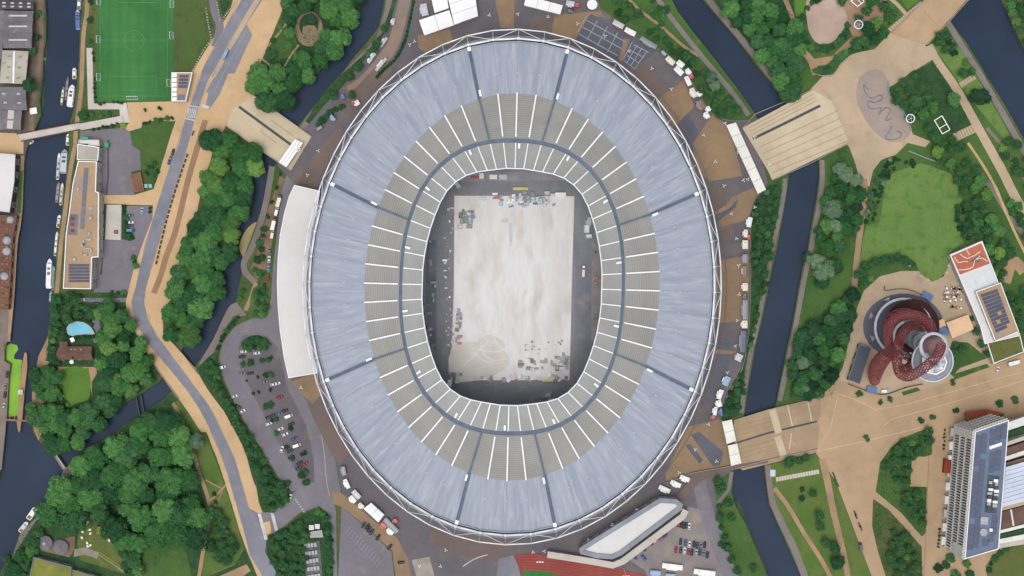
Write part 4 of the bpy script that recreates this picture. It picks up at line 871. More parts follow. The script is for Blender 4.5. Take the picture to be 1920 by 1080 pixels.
t = building('white_warehouse', 'plain white-roofed warehouse with dark glazed side on the canal', 'warehouse', [(-30, 285), (29, 290), (27, 340), (18, 398), (-30, 392)], 9, m_offw, m_dmetal, .6, m_offw)
# --- roof terrace with tables
t = building('brewery_terrace', 'terracotta deck building with round tanks on the canal edge', 'building', [(-30, 402), (32, 404), (24, 450), (20, 520), (16, 580), (-30, 575)], 5, m_terra, m_brick, .3)
k = 0
for y in range(418, 575, 11):
    for x in (5, 13):
        if y in (451, 473, 517): continue
        part_box(t, 'picnic_table', x, y, 5.1, (2.0, .9, .7), 0, m_wood if (x + y) % 3 else m_dmetal)
for x, y, r in ((14, 451, 2.8), (13, 471, 2.8), (9, 518, 2.8), (20, 412, 2.5)):
    p = P(x, y, 5); MB().lathe([(r, .1), (r, .8), (r * .86, 1.6), (r * .5, 2.3), (.01, 2.6)], (p.x, p.y, 5), 18, False).build('dome_tank', m_metal, t, True)
# --- cottage with pool
t = thing('cottage', 'brown tiled cottage with dormer wing between pool and lawn', 'house', P(141, 660, 0))
w = [tuple(P(*p, 5)[:2]) for p in ((110, 650), (172, 650), (172, 674), (108, 674))]; MB().prism(inset(w, .4), .05, 4.8).build('wall', m_brick, t)
ridge_roof(t, [(108, 674), (110, 650), (172, 650), (173, 675)], 5, 8.2, m_tile)
ridge_roof(t, [(126, 641), (112, 641), (112, 662), (126, 662)], 5.05, 7.4, m_tile, 'wing_roof')
for x in (134, 141, 152): part_box(t, 'roof_window', x, 655, 6.3, (1.2, .8, .6), 0, m_glass)
part_box(t, 'chimney', 136, 671, 6, (1, 1, 3), 0, m_brick)
for x in (120, 150): part_box(t, 'window', x, 675.2, 1.6, (1.8, .2, 1.4), 0, m_glass)
t = thing('garden_umbrella', 'white garden parasol beside the brown tiled cottage', 'parasol', P(136, 678, 0)); p = P(136, 678, 0)
MB().tube([p, p + Vector((0, 0, 2.4))], .05).build('pole', m_metal, t); MB().lathe([(1.5, 2.1), (.0, 2.7)], p, 8, False).build('canopy', m_white, t)
poolp = [(126, 619), (127, 613), (132, 607), (141, 604), (152, 604), (162, 608), (170, 614), (175, 622), (176, 626), (160, 626), (146, 627), (136, 629), (129, 627)]
sheet('garden_hedge', [(119, 618), (124, 606), (136, 600), (156, 600), (170, 607), (180, 622), (180, 632), (160, 634), (140, 636), (124, 640), (118, 632)], m_under, 4, smooth=2)
t = thing('swimming_pool', 'half-moon turquoise swimming pool behind the brown tiled cottage', 'pool', P(150, 616, 0))
q = catmull(poolp, 4); sheet('water', q, pmat('pool_water', C(92, 190, 214), C(84, 180, 206), .1, fine=.02, rough=.25), 7, parent=t)
wall_line('coping', q + [q[0]], .3, .5, m_pale, parent=t, z=.1)
t = thing('garden_shed', 'small white shed roof beside the pool and the cottage', 'shed', P(136, 637, 0)); part_box(t, 'wall', 136, 637, .1, (2, 2.6, 2), 25, m_offw); part_box(t, 'roof', 136, 637, 2.1, (2.3, 2.9, .2), 25, m_white)
# --- round huts and green roofs, bottom left
for x, y, lb in ((87, 1017, 'round grey ribbed hut beside the river trees'), (116, 1025, 'round grey hut with central vent next to another hut')):
    p = P(x, y, 0); t = thing('round_hut', lb, 'hut', p)
    MB().lathe([(4.2, .05), (4.2, 3)], p, 16).build('wall', m_wood, t)
    for k in range(16):
        a0, a1 = 2 * math.pi * k / 16 + .012, 2 * math.pi * (k + 1) / 16 - .012; z1 = 4.7
        MB().add([p + Vector((4.9 * math.cos(a0), 4.9 * math.sin(a0), 2.9 + .1 * (k % 2))), p + Vector((4.9 * math.cos(a1), 4.9 * math.sin(a1), 2.9 + .1 * (k % 2))), p + Vector((.6 * math.cos(a1), .6 * math.sin(a1), z1)), p + Vector((.6 * math.cos(a0), .6 * math.sin(a0), z1))], [(0, 1, 2, 3)]).build('roof_panel', pmat('hut_roof', C(128, 124, 132), C(112, 110, 118), .3, fine=.08), t)
    MB().lathe([(.9, 4.6), (.9, 5.2), (.0, 5.4)], p, 10, False).build('roof_vent', m_wood if x > 100 else m_metal, t)
building('sedum_building', 'yellow-green sedum-roofed building with grey edge south of the round huts', 'building', [(63, 1044), (135, 1063), (133, 1090), (54, 1090)], 6, m_green, m_slate, .5, m_slate, .9)
t = building('sedum_annex', 'low grey-green annex joined to the sedum-roofed building', 'building', [(136, 1068), (186, 1082), (184, 1095), (134, 1090)], 5, m_green, m_slate, .4, m_slate, .7)
building('garden_hut', 'little green-roofed hut with red sides on the clearing', 'hut', [(181, 987), (200, 986), (198, 1005), (179, 1003)], 3, pmat('turf_roof', C(128, 150, 70), C(108, 136, 60), .2, fine=.12), m_rust, .15, m_rust)
building('garden_hut', 'dark tarred shed beneath trees beside the clearing', 'hut', [(210, 974), (226, 976), (224, 988), (208, 986)], 3, m_dmetal, m_dmetal, .15)
# --- substation south-west
t = thing('equipment_yard', 'fenced equipment yard with rows of white racks among hedges', 'substation', P(588, 1050, 0))
part_box(t, 'slab', 586, 1050, .14, (11, 24, .1), 5, m_slate)
for k in range(5):
    for j in range(4): part_box(t, 'rack', 573.5 + k * 1.8 + j * 6.0, 1023 + k * 14.5 - j * .8, .26, (1.7, 2.6, 1.6), 5, m_metal)
building('plant_room', 'flat grey plant room beside the white equipment racks', 'building', [(580, 998), (603, 994), (606, 1007), (582, 1008)], 3.5, pmat('plant_roof', C(164, 168, 172), fine=.05), m_wall, .2, win=False)
for x, y in ((585, 988), (596, 986)):
    p = P(x, y, 0); t = thing('container_unit', 'pale square cabin beside the flat grey plant room', 'cabin', p, group='cabins at the equipment yard'); MB().box(p + Vector((0, 0, 1.4)), (3, 3, 2.6)).build('body', m_wall, t); MB().box(p + Vector((0, 0, 2.8)), (3.2, 3.2, .2)).build('roof', m_offw, t)
# --- cafe block with painted roof and solar panels, east
t = building('cafe', 'slanted roof building with terracotta patterned deck, glass roof and solar panels', 'building', [(1781, 478), (1841, 452), (1878, 545), (1883, 560), (1910, 630), (1846, 645), (1838, 612)], 8, m_offw, m_wall, .5, m_white)
def on(pts, name, z, mat, smooth=0): return sheet(name, pts, mat, 0, smooth, parent=t, z=z)
on([(1784, 480), (1840, 456), (1856, 494), (1800, 515)], 'painted_deck', 8.2, pmat('painted_deck', C(192, 112, 86), C(178, 104, 82), .1, C(150, 110, 92), .3, .6, .7, fine=.06))
for pts in ([(1790, 482), (1797, 492), (1808, 490), (1815, 491)], [(1800, 476), (1812, 484), (1825, 480), (1838, 472)], [(1797, 506), (1812, 505), (1824, 500), (1828, 488), (1838, 480)], [(1828, 488), (1840, 484), (1852, 490)], [(1812, 468), (1818, 478)]):
    path('deck_line', pts, 1.7, pmat('deck_line', C(222, 206, 192)), 0, parent=t, z=8.24)
on([(1822, 488), (1832, 480), (1842, 478), (1836, 490), (1826, 494)], 'deck_motif', 8.23, pmat('deck_motif', C(88, 92, 70), C(110, 112, 84), .3))
for k in range(4):
    x = 1812 + k * 13.5; y = 528 - k * 5; on([(x - 3, y - 6), (x + 3, y - 8), (x + 14, y + 20), (x + 7, y + 22)], 'glass_roof', 8.25, pmat('pale_glass', C(196, 216, 222), C(210, 222, 226), .2, rough=.3))
t = building('solar_block', 'raised tan-roofed block covered with blue solar panels beside the cafe deck', 'building', [(1829, 547), (1876, 530), (1910, 622), (1866, 640)], 11, m_gravel, m_wall, .6, m_white)
for i in range(4):
    for j in range(11):
        if (i, j) in ((1, 8), (3, 10), (2, 6)): continue
        f = (i + .5) / 4; g = (j + .5) / 11; a = Vector((1838, 552)).lerp(Vector((1870, 541)), f); b = Vector((1868, 624)).lerp(Vector((1896, 612)), f); q = a.lerp(b, g)
        part_box(t, 'solar_panel', q.x, q.y, 11.2, (2.7, 2.0, .2), 20, m_panel)
t = building('sedum_wing', 'olive sedum-roofed wing with white edge below the solar block', 'building', [(1850, 640), (1911, 624), (1920, 660), (1863, 682)], 7, pmat('sedum_olive', C(104, 106, 58), C(92, 98, 54), .15, C(124, 118, 78), .5, fine=.15), m_wall, .5, m_white)
for x, y, lb in ((1737, 555, 'blue-roofed kiosk beside the ring walkway of the red tower'), (1768, 620, 'blue-roofed kiosk beside the cream terrace canopy'), (1633, 731, 'blue-roofed cabin at the hedge south of the red tower')):
    p = P(x, y, 0); t = thing('kiosk', lb, 'kiosk', p); MB().box(p + Vector((0, 0, 1.4)), (6.2, 3.6, 2.7), R_(-28 if y < 700 else -12)).build('wall', m_wall, t); MB().box(p + Vector((0, 0, 2.9)), (6.8, 4.2, .35), R_(-28 if y < 700 else -12)).build('roof', m_blue, t)
building('ticket_hall', 'long dark grey flat-roofed hall beside the red sculpture tower', 'building', [(1611, 645), (1634, 652), (1612, 720), (1590, 712)], 5, pmat('dark_roof', C(82, 86, 92), C(74, 82, 98), .04, fine=.08), m_dmetal, .3, m_slate)
tt = thing('terrace_furniture', 'cream tent roof beside the blue kiosk at the cafe terrace', 'tent', P(1764, 606, 0)); ridge_roof(tt, [(1757, 603), (1768, 598), (1773, 609), (1762, 614)], 3, 3.8, MATS['sand_canvas'], 'tent_roof'); part_box(tt, 'tent_wall', 1765, 606, .1, (3.4, 3.4, 2.6), 20, m_offw)
# --- small open frames in the play garden
def frame_box(label, pts, h):
    c = centre(pts); t = thing('garden_pavilion', label, 'pavilion', P(c[0], c[1], 0)); w = [P(p[0], p[1], h) for p in pts]; n = len(w)
    for i in range(n):
        MB().tube([w[i], w[(i + 1) % n]], .38, 4).build('beam', m_white, t); MB().tube([Vector((w[i].x, w[i].y, .1)), w[i]], .2, 4).build('post', m_white, t)
    a, b = (w[0] + w[3]) / 2, (w[1] + w[2]) / 2; a, b = w[0].lerp(w[3], .6), w[1].lerp(w[2], .6); MB().tube([a, b], .3, 4).build('beam', m_white, t)
    return t
frame_box('white open-framed pavilion among trees in the play garden', [(1752, 226), (1766, 217), (1781, 243), (1767, 251)], 3.5)
frame_box('white open frame at the north end of the gravel garden', [(1595, 2), (1608, 12), (1620, 3), (1612, -8)], 3.5)
# --- academic block, south-east
ZH = 45.0
rf = [(1827.5, 809), (1891, 787), (1872, 1029), (1808, 1048)]
w = ccw([tuple(P(p[0], p[1], ZH)[:2]) for p in rf]); c = centre(w)
t = thing('academic_block', 'tall block with white louvred facade and blue-grey plant roof', 'building', (c[0], c[1], 0))
MB().prism(inset(w, .6), .1, ZH - .6).build('core', m_glass, t)
MB().prism(inset(w, .5), ZH - .6, ZH).build('roof', pmat('plant_roof_blue', C(112, 126, 148), C(104, 118, 141), .08, fine=.05, coord='obj'), t)
n = len(w); ins = inset(w, .5); mb = MB()
mb.add([(p[0], p[1], z) for L, z in ((w, ZH - 1.6), (w, ZH + 1), (ins, ZH + 1), (ins, ZH - 1)) for p in L], [(r * n + i, r * n + (i + 1) % n, (r + 1) * n + (i + 1) % n, (r + 1) * n + i) for r in range(3) for i in range(n)]); mb.build('parapet', m_white, t)
A, Bp = P(1827.5, 809, ZH), P(1808, 1048, ZH); D, E = P(1891, 787, ZH), P(1872, 1029, ZH)
dv = (Bp - A); dv.z = 0; L = dv.length; dv.normalize(); nn = Vector((dv.y, -dv.x, 0)); ang = math.atan2(dv.y, dv.x)
if (A + nn * 5 - Vector((c[0], c[1], ZH))).length < (A - Vector((c[0], c[1], ZH))).length: nn = -nn
nb = 46
m_pan = pmat('white_panel', C(236, 234, 230), C(224, 222, 218), .2, fine=.04, coord='obj')
for k in range(nb + 1):   # vertical white fins
    p = A + dv * (L * k / nb) + nn * .1
    MB().box((p.x, p.y, ZH / 2), (.62, 1.2, ZH - .4), ang).build('fin', m_pan, t)
for s in range(4):        # floor bands
    z = [4, 17, 29.5, 42.9][s]; p = A + dv * (L / 2) + nn * .15
    MB().box((p.x, p.y, z), (L, 1.35, 1.0), ang).build('floor_band', m_pan, t)
for k in (0, 1, 2, 42, 43, 44, 45):
    p = A + dv * (L * (k + .5) / nb) + nn * .3; MB().box((p.x, p.y, 22 if k < 3 else 32), (L / nb, 1.0, 34 if k < 3 else 22), ang).build('blank_panel', m_pan, t)
for k in range(9):        # deep ground-floor bays
    p = A + dv * (L * (k + .5) / 9) + nn * 1.6
    MB().box((p.x, p.y, 2.3), (5.2, 3.0, 4.5), ang).build('entrance_bay', m_pan if k % 3 else m_wall, t)
p = A + dv * 27 + nn * 3.2; MB().box((p.x, p.y, 2.4), (9, 4.4, 4.6), ang).build('porch', m_rust, t)
# north end: lattice of white frames
dn = (D - A); dn.z = 0; Ln = dn.length; dn.normalize(); n2 = Vector((-dn.y, dn.x, 0)); an = math.atan2(dn.y, dn.x)
for k in range(12):
    p = A + dn * (Ln * (k + .5) / 12) + n2 * .4; MB().box((p.x, p.y, ZH / 2), (.6, 1.0, ZH - 1), an).build('fin', m_pan, t)
for k in range(6):
    p = A + dn * (Ln / 2) + n2 * .45; MB().box((p.x, p.y, 5 + k * 7.6), (Ln, 1.1, .9), an).build('floor_band', m_pan, t)
# roof fields and plant
m_rp = pmat('dark_roof_panel', C(84, 92, 116), C(78, 86, 110), .2, fine=.05, rough=.5, coord='obj')
def rl(u, v, z=ZH): # u across west to east, v north to south
    a = Vector((1827.5, 809)).lerp(Vector((1891, 787)), u); b = Vector((1808, 1048)).lerp(Vector((1872, 1029)), u); q = a.lerp(b, v); return q.x, q.y
rng = random.Random(5)
for i in range(2):
    for j in range(22):
        v = .06 + j * .041; u = .14 + i * .17
        if rng.random() < .1: continue
        x, y = rl(u, v); part_box(t, 'roof_panel', x, y, ZH + .05, (3.4, 3.0, .25), -5, m_rp)
for u, v in ((.55, .06), (.72, .05), (.88, .05), (.55, .12), (.72, .11), (.88, .11), (.6, .24), (.78, .24), (.6, .3), (.78, .3), (.6, .35), (.78, .35), (.82, .75), (.82, .8), (.82, .85), (.6, .92), (.75, .9)):
    x, y = rl(u, v); part_box(t, 'roof_panel', x, y, ZH + .05, (3.5, 4.2, .25), -5, m_rp)
x, y = rl(.68, .55); part_box(t, 'plant_well', x, y, ZH + .05, (7.4, 23.5, .3), -5, pmat('plant_well', C(84, 96, 106), C(66, 76, 84), .3, fine=.15))
for k in range(16):
    x, y = rl(.6 + .17 * (k % 2) + rng.uniform(-.02, .02), .45 + .028 * (k // 2)); part_box(t, 'plant_unit', x, y, ZH + .36, (2.0 + rng.random(), 1.5 + rng.random(), 1 + rng.random()), -5, (m_metal, m_white, m_dmetal)[k % 3])
for k in range(6):
    x, y = rl(.5 + k * .06, .17); part_box(t, 'cooling_unit', x, y, ZH + .3, (1.25, 2.0, 1.4), -5, m_white)
x, y = rl(.5, .74); part_box(t, 'hatch_frame', x, y, ZH + .05, (4.8, 4.8, .9), -5, m_metal); x, y = rl(.5, .83); p = P(x, y, ZH); MB().lathe([(2.4, .1), (2.4, 1.2), (1.6, 1.3)], (p.x, p.y, ZH), 12).build('roof_dome', m_metal, t)
x, y = rl(.72, .83); part_box(t, 'roof_box', x, y, ZH + .1, (1.8, 1.8, 1.2), -5, m_white)
# lower eastern terraces
t = thing('terraced_block', 'stepped brown-terraced block with pale blue glass roof behind the louvred block', 'building', P(1930, 880, 0))
def tb(name, pts, z, mat, th=.5): MB().prism([tuple(P(p[0], p[1], z)[:2]) for p in pts], z - th, z).build(name, mat, t)
tb('lower_wall', [(1868, 800), (1990, 770), (1985, 1010), (1862, 1030)], 12, m_wall, 11.8)
m_ter = pmat('terrace_soil', C(116, 92, 82), C(104, 84, 76), .1, fine=.1)
tb('terrace', [(1882, 842), (1990, 805), (1990, 835), (1880, 866)], 22, m_ter, 10); tb('terrace', [(1882, 812), (1990, 776), (1990, 790), (1882, 826)], 20, m_under, 8)
tb('ledge', [(1884, 830), (1990, 794), (1990, 802), (1882, 838)], 23, m_pale, 1.2); tb('ledge', [(1880, 858), (1990, 822), (1990, 830), (1879, 866)], 23.4, m_pan, 1.2); tb('ledge', [(1882, 795), (1990, 758), (1990, 774), (1882, 810)], 24, m_pan, 4)
tb('canopy_slab', [(1887, 868), (1990, 838), (1990, 862), (1884, 893)], 21, m_sand2, 9)
m_bg = pmat('pale_blue_glazing', C(206, 216, 234), C(196, 208, 228), .1, fine=.02, rough=.3)
for k in range(9): tb('glazing_panel', [(1886 - k * .75, 876 + k * 8.4), (1990, 846 + k * 8.4), (1990, 853.8 + k * 8.4), (1885.3 - k * .75, 883.8 + k * 8.4)], 28 + .25 * (k % 2), m_bg, .8)
tb('hall_wall', [(1884, 878), (1988, 850), (1988, 920), (1879, 948)], 27, m_wall, 14)
tb('ledge', [(1879, 950), (1990, 920), (1990, 928), (1878, 958)], 27.6, m_sand2, 2)
tb('terrace', [(1878, 960), (1990, 930), (1990, 966), (1877, 992)], 20, m_ter, 8); tb('ledge', [(1894, 956), (1897, 955), (1902, 985), (1899, 986)], 20.6, m_pan, .8); tb('ledge', [(1876, 994), (1990, 966), (1990, 972), (1876, 1000)], 20.8, m_pan, 2)
tb('planter', [(1875, 1002), (1990, 974), (1990, 988), (1874, 1010)], 16, m_under, 4); tb('ledge', [(1874, 1011), (1990, 988), (1990, 998), (1873, 1020)], 17, m_pan, 3)
t = thing('entrance_lobby', 'rust-red sloping entrance roof on the north side of the louvred block', 'building', P(1830, 783, 0)); tb('wall', [(1813, 775), (1850, 770), (1885, 778), (1822, 800)], 6, m_glass, 5.8); tb('roof', [(1811, 773), (1850, 768), (1885, 776), (1850, 783), (1812, 792)], 7, m_rust, .8)

# ================================================================ bridges
def bridge(label, pts, mat, z=.5, rails=(), name='footbridge', railm=None, gaps=(), rh=1.2, lines=()):
    c = centre(pts); t = thing(name, label, 'bridge', P(c[0], c[1], 0)); w = [tuple(P(p[0], p[1], z)[:2]) for p in pts]
    MB().prism(w, z - .9, z).build('deck', mat, t)
    for r in rails: wall_line('parapet', r, rh, .4, railm or m_kerb, parent=t, z=z)
    for g, wd in gaps: MB().prism([tuple(P(p[0], p[1], z)[:2]) for p in strip(g, wd, 0)], z, z + .05).build('median_slot', m_dmetal, t)
    for g in lines: MB().prism([tuple(P(p[0], p[1], z)[:2]) for p in strip(g, .9, 0)], z, z + .03).build('drain_line', m_brown, t)
    return t
bridge('pale stone west footbridge with dark central slot leading to the stadium', [(476, 179), (584, 256), (545, 320), (480, 276), (424, 236), (434, 206), (450, 196)], m_deck, rails=([(476, 179), (584, 256)], [(424, 236), (480, 276), (545, 320)]), gaps=(([(448, 200), (545, 271)], 5),), lines=([(508, 225), (550, 255)], [(488, 246), (518, 268)]))
bridge('wide pale timber-coloured east bridge with dark slot between stadium and park', [(1392, 240), (1524, 168), (1560, 190), (1592, 268), (1448, 338), (1440, 320)], m_deck, rails=([(1392, 240), (1416, 214), (1524, 168)], [(1448, 338), (1520, 306), (1592, 268)]), gaps=(([(1412, 260), (1470, 232), (1538, 198)], 5),), lines=[[(1424 + k * 6, 276 + k * 12), (1570 + k * 5, 208 + k * 14)] for k in range(5)] + [[(1404 + 3 * k, 240 + 6 * k), (1526 + 3 * k, 176 + 6 * k)] for k in range(3)])
t = bridge('brown south-east bridge with grey central divider carrying the entry canopies', [(1376, 788), (1440, 768), (1535, 745), (1540, 748), (1532, 848), (1440, 870), (1392, 882), (1378, 868)], m_deck2, rails=([(1376, 788), (1440, 768), (1540, 745)], [(1378, 878), (1440, 862), (1532, 842)]), gaps=(([(1382, 830), (1440, 812), (1532, 790)], 3.5),), lines=[[(1390, 796 + k * 9), (1470, 776 + k * 9)] for k in range(3)] + [[(1392, 840 + k * 9), (1470, 820 + k * 9)] for k in range(3)])
for pts, wd, mm in (([(1448, 768), (1460, 812)], 13, m_deck), ([(1458, 818), (1470, 858)], 13, m_deck), ([(1476, 758), (1486, 800)], 2, m_pale), ([(1514, 750), (1522, 790)], 2, m_pale), ([(1484, 812), (1480, 842)], 2.5, m_deck)):
    MB().prism([tuple(P(p[0], p[1], .5)[:2]) for p in strip(pts, wd, 0)], .5, .535 + .002 * wd).build('paving_band', mm, t)
bridge('narrow dark-railed ramp curving off the south-east bridge', [(1250, 905), (1300, 886), (1378, 872), (1440, 862), (1440, 868), (1380, 880), (1340, 890), (1310, 905), (1288, 930), (1270, 945), (1262, 935), (1290, 905)], m_conc2, .9, rails=([(1250, 905), (1300, 886), (1378, 872)],), name='ramp')
bridge('pale canal footbridge with rust-red parapets by the warehouses', [(34, 252), (148, 230), (152, 243), (38, 266)], m_pale, .8, rails=([(38, 251), (148, 230)], [(40, 265), (150, 243)]), railm=pmat('rust_parapet', C(118, 66, 52), C(100, 58, 48), .3, fine=.1), rh=1.4)
bridge('concrete approach ramp from canal footbridge towards the football pitch', [(149, 232), (228, 217), (232, 230), (152, 244)], m_pale, .6, name='approach_ramp')
bridge('curving road bridge carrying the main road across the back river', [(297, 695), (282, 672), (306, 632), (322, 641), (366, 690), (372, 702), (336, 748), (320, 727)], m_prom, .1, rails=([(282, 670), (297, 695), (320, 727), (336, 748)], [(312, 630), (345, 666), (372, 702)]), name='road_bridge', rh=1.2)
bridge('tan park bridge crossing the north-east river', [(1668, 62), (1745, -12), (1822, -12), (1738, 84)], m_sand, .4, rails=([(1672, 62), (1745, -12)], [(1738, 84), (1780, 40), (1822, -8)]), lines=([(1732, 20), (1758, 48)],))
bridge('narrow pale footbridge over the mouth of the back river', [(93, 841), (98, 838), (124, 877), (119, 880)], m_pale, .5, rails=([(94, 841), (119, 880)], [(98, 839), (123, 877)]), rh=1.0)
for d in (0, 9):
    t = thing('pipe_crossing', 'pair of dark pipes spanning the back river beneath the trees', 'pipe', P(260 + d, 765, 0), group='pipes over the back river'); MB().tube([P(255 + d, 740, -.5), P(263 + d, 785, -.5)], .55, 8).build('pipe', m_dmetal, t); MB().tube([P(255.5 + d, 743, -1.2), P(262 + d, 780, -1.2)], .3, 6).build('brace', m_dmetal, t)
t = thing('lock_island', 'long stone lock island between green chamber and open channel', 'lock', P(44, 725, 0))
MB().prism([tuple(P(*p)[:2]) for p in ((46, 661), (50, 662), (51, 687), (46, 735), (41, 790), (32, 790), (37, 725), (41, 685))], -4, -.1).build('wall', m_path, t); part_box(t, 'control_hut', 39, 735, -.1, (2.4, 3, 2.2), -5, m_offw); part_box(t, 'hut_roof', 39, 735, 2.1, (2.7, 3.3, .2), -5, m_pale)
t = thing('lock_gate', 'timber walkway over the lower lock gates at the duckweed chamber', 'lock gate', P(36, 788, 0)); MB().prism([tuple(P(*p)[:2]) for p in ((10, 785), (60, 788), (60, 791), (10, 789))], -.6, .1).build('walkway', m_wood, t)
for x in (18, 27, 48, 56): MB().tube([P(x, 786, -.3), P(x + 2, 779, -.3)], .35, 4).build('balance_beam', m_wood, t)
for x in (35, 33): MB().prism([tuple(P(*p)[:2]) for p in ((31, 790), (40, 790), (38, 806), (36, 812), (33, 806))], -4, -.2 - .02 * (x == 33)).build('pier', m_path, t)
# railings and kerbs along edges
for pts, lb in (([(420, 770), (442, 810), (460, 847), (472, 890), (479, 910)], 'thin grey railing along the promenade above the hedge bank'), ([(370, 695), (390, 730), (420, 770)], 'thin grey railing along the promenade at the road bridge'), ([(406, 400 - 3), (406, 540), (402, 620)], None)):
    if lb: wall_line('railing', pts, 1.1, .25, m_kerb, lb, 'railing', smooth=3, z=.13)
wall_line('railing', [(1407, 405), (1407, 540), (1403, 622), (1391, 692), (1361, 746)], 1.1, .25, m_kerb, 'pale railing along the kiosk row east of the stadium', 'railing', smooth=3, z=.2)
wall_line('railing', [(1150, 35), (1206, 74), (1272, 119), (1302, 163), (1333, 211), (1362, 225), (1400, 227)], 1.1, .25, m_kerb, 'pale railing along the trailers north-east of the stadium', 'railing', smooth=3, z=.2)
wall_line('low_wall', [(1602, 98), (1578, 118), (1562, 140), (1545, 142), (1532, 140)], .8, .6, m_kerb, 'curving grey seat wall around the hedge north of the plaza', 'wall', smooth=3, z=.12)
wall_line('low_wall', [(1666, 152), (1668, 180), (1690, 205), (1704, 230), (1708, 245)], .8, .8, pmat('glazed_wall', C(132, 150, 156), fine=.05), 'curved blue-grey wall between splash pad and trees', 'wall', smooth=3, z=.12)
wall_line('low_wall', [(1703, 283), (1735, 296), (1760, 305)], .8, .8, MATS['glazed_wall'], 'blue-grey planter wall at the north end of the lawn', 'wall', smooth=3, z=.12)
# broad flights of steps
def steps(label, a, b, wpx, n, mat=None):
    t = thing('garden_steps', label, 'steps', P((a[0] + b[0]) / 2, (a[1] + b[1]) / 2, 0))
    A_, B_ = Vector(a), Vector(b); d = B_ - A_; nrm = Vector((-d.y, d.x)).normalized() * wpx / 2
    for k in range(n):
        p0, p1 = A_ + d * (k / n), A_ + d * ((k + .86) / n)
        MB().prism([tuple(P(q.x, q.y)[:2]) for q in (p0 + nrm, p1 + nrm, p1 - nrm, p0 - nrm)], .05, .22 + .03 * (k % 2)).build('step', mat or m_pale, t)
steps('pale flight of garden steps below the south-east bridge', (1455, 899), (1536, 884), 8, 16)
steps('pale steps beside the play garden plaza', (1714, 128), (1746, 108), 9, 8, m_sand2); steps('pale steps down to the river by the golden path', (1800, 160), (1828, 143), 10, 6, m_sand2)
steps('pale stone steps along the north side of the park bridge', (1668, 58), (1730, 6), 11, 14, m_sand2)
steps('broad brown steps between play garden and golden path', (1790, 258), (1828, 240), 16, 8, m_sand2)
t = thing('landing_pad', 'small pale blue square pad at the foot of the garden steps', 'pad', P(1449, 887, 0)); part_box(t, 'slab', 1449, 887, .14, (3.4, 4.4, .15), 0, pmat('pale_blue_slab', C(196, 208, 210), fine=.05)); part_box(t, 'edge', 1449, 893.8, .14, (3.6, .3, .25), 0, m_kerb)
# ================================================================ red sculpture tower
m_rsteel = pmat('red_steel', C(140, 66, 70), C(120, 56, 62), .3, C(158, 88, 84), .6, fine=.1, rough=.5, coord='obj')
m_deckg = pmat('tower_grey', C(150, 156, 168), C(136, 142, 154), .2, fine=.05, rough=.5, coord='obj')
m_deckl = pmat('tower_light', C(204, 208, 214), C(190, 194, 202), .2, fine=.05, rough=.5, coord='obj')
tw = thing('sculpture_tower', 'looping red steel lattice tower with grey round observation decks', 'tower', P(1694, 612, 0))
def lattice(name, pts, r, n=9, step=1.1, w=.21):
    """loop of steel tube: chords, hoops and crossing diagonals around a path of (px, py, z)"""
    c = catmull([tuple(P(p[0], p[1], p[2])) + (p[3] if len(p) > 3 else r,) for p in pts], 10, False)
    q = [Vector(c[0][:3])]; rr = [c[0][3]]
    for p in c[1:]:
        if (Vector(p[:3]) - q[-1]).length > step: q.append(Vector(p[:3])); rr.append(p[3])
    rings = []; u = None
    for i, p in enumerate(q):
        t = (q[min(i + 1, len(q) - 1)] - q[max(i - 1, 0)]).normalized()
        if u is None: u = t.cross(Vector((0, 0, 1))); u = u if u.length > .1 else Vector((1, 0, 0))
        u = (u - t * u.dot(t)).normalized(); v = t.cross(u)
        rings.append([p + (u * math.cos(2 * math.pi * (j + .5 * (i % 2)) / n) + v * math.sin(2 * math.pi * (j + .5 * (i % 2)) / n)) * rr[i] for j in range(n)])
    mb = MB()
    for i in range(len(rings) - 1):
        for j in range(n):
            a, b = rings[i], rings[i + 1]
            k = (j + 1) % n if i % 2 else (j - 1) % n
            mb.tube([a[j], b[j]], w, 4); mb.tube([a[j], b[k]], w, 4)
            mb.tube([a[j], a[(j + 1) % n]], w * .8, 4)
    return mb.build(name, m_rsteel, tw)
def annulus(name, x, y, z, ro, ri, h, mat, n=36, parent=None):
    p = P(x, y, z); k = S * (H - z) / H
    return MB().lathe([(ri * k, 0), (ro * k, 0), (ro * k, h), (ri * k, h), (ri * k, 0)], p, n, False).build(name, mat, parent or tw)
annulus('canopy_ring', 1694, 614, 10, 56, 51.5, 1.2, m_deckl)
for k in range(7):
    a = 2 * math.pi * (k / 7 + .1); p = P(1694 + 53 * math.cos(a), 614 + 53 * math.sin(a), 10); MB().tube([(p.x, p.y, .1), (p.x, p.y, 10)], .35, 6).build('ring_column', m_deckg, tw)
MB().lathe([(8, .1), (10.5, 5), (15, 12), (17.5, 17)], P(1698, 610, 0), 30, False).build('bell_canopy', pmat('rusty_bell', C(92, 58, 56), C(78, 52, 50), .2, fine=.12, coord='obj'), tw, True)
annulus('walkway_ring', 1706, 632, 26, 33, 28.5, 1.0, m_deckl)
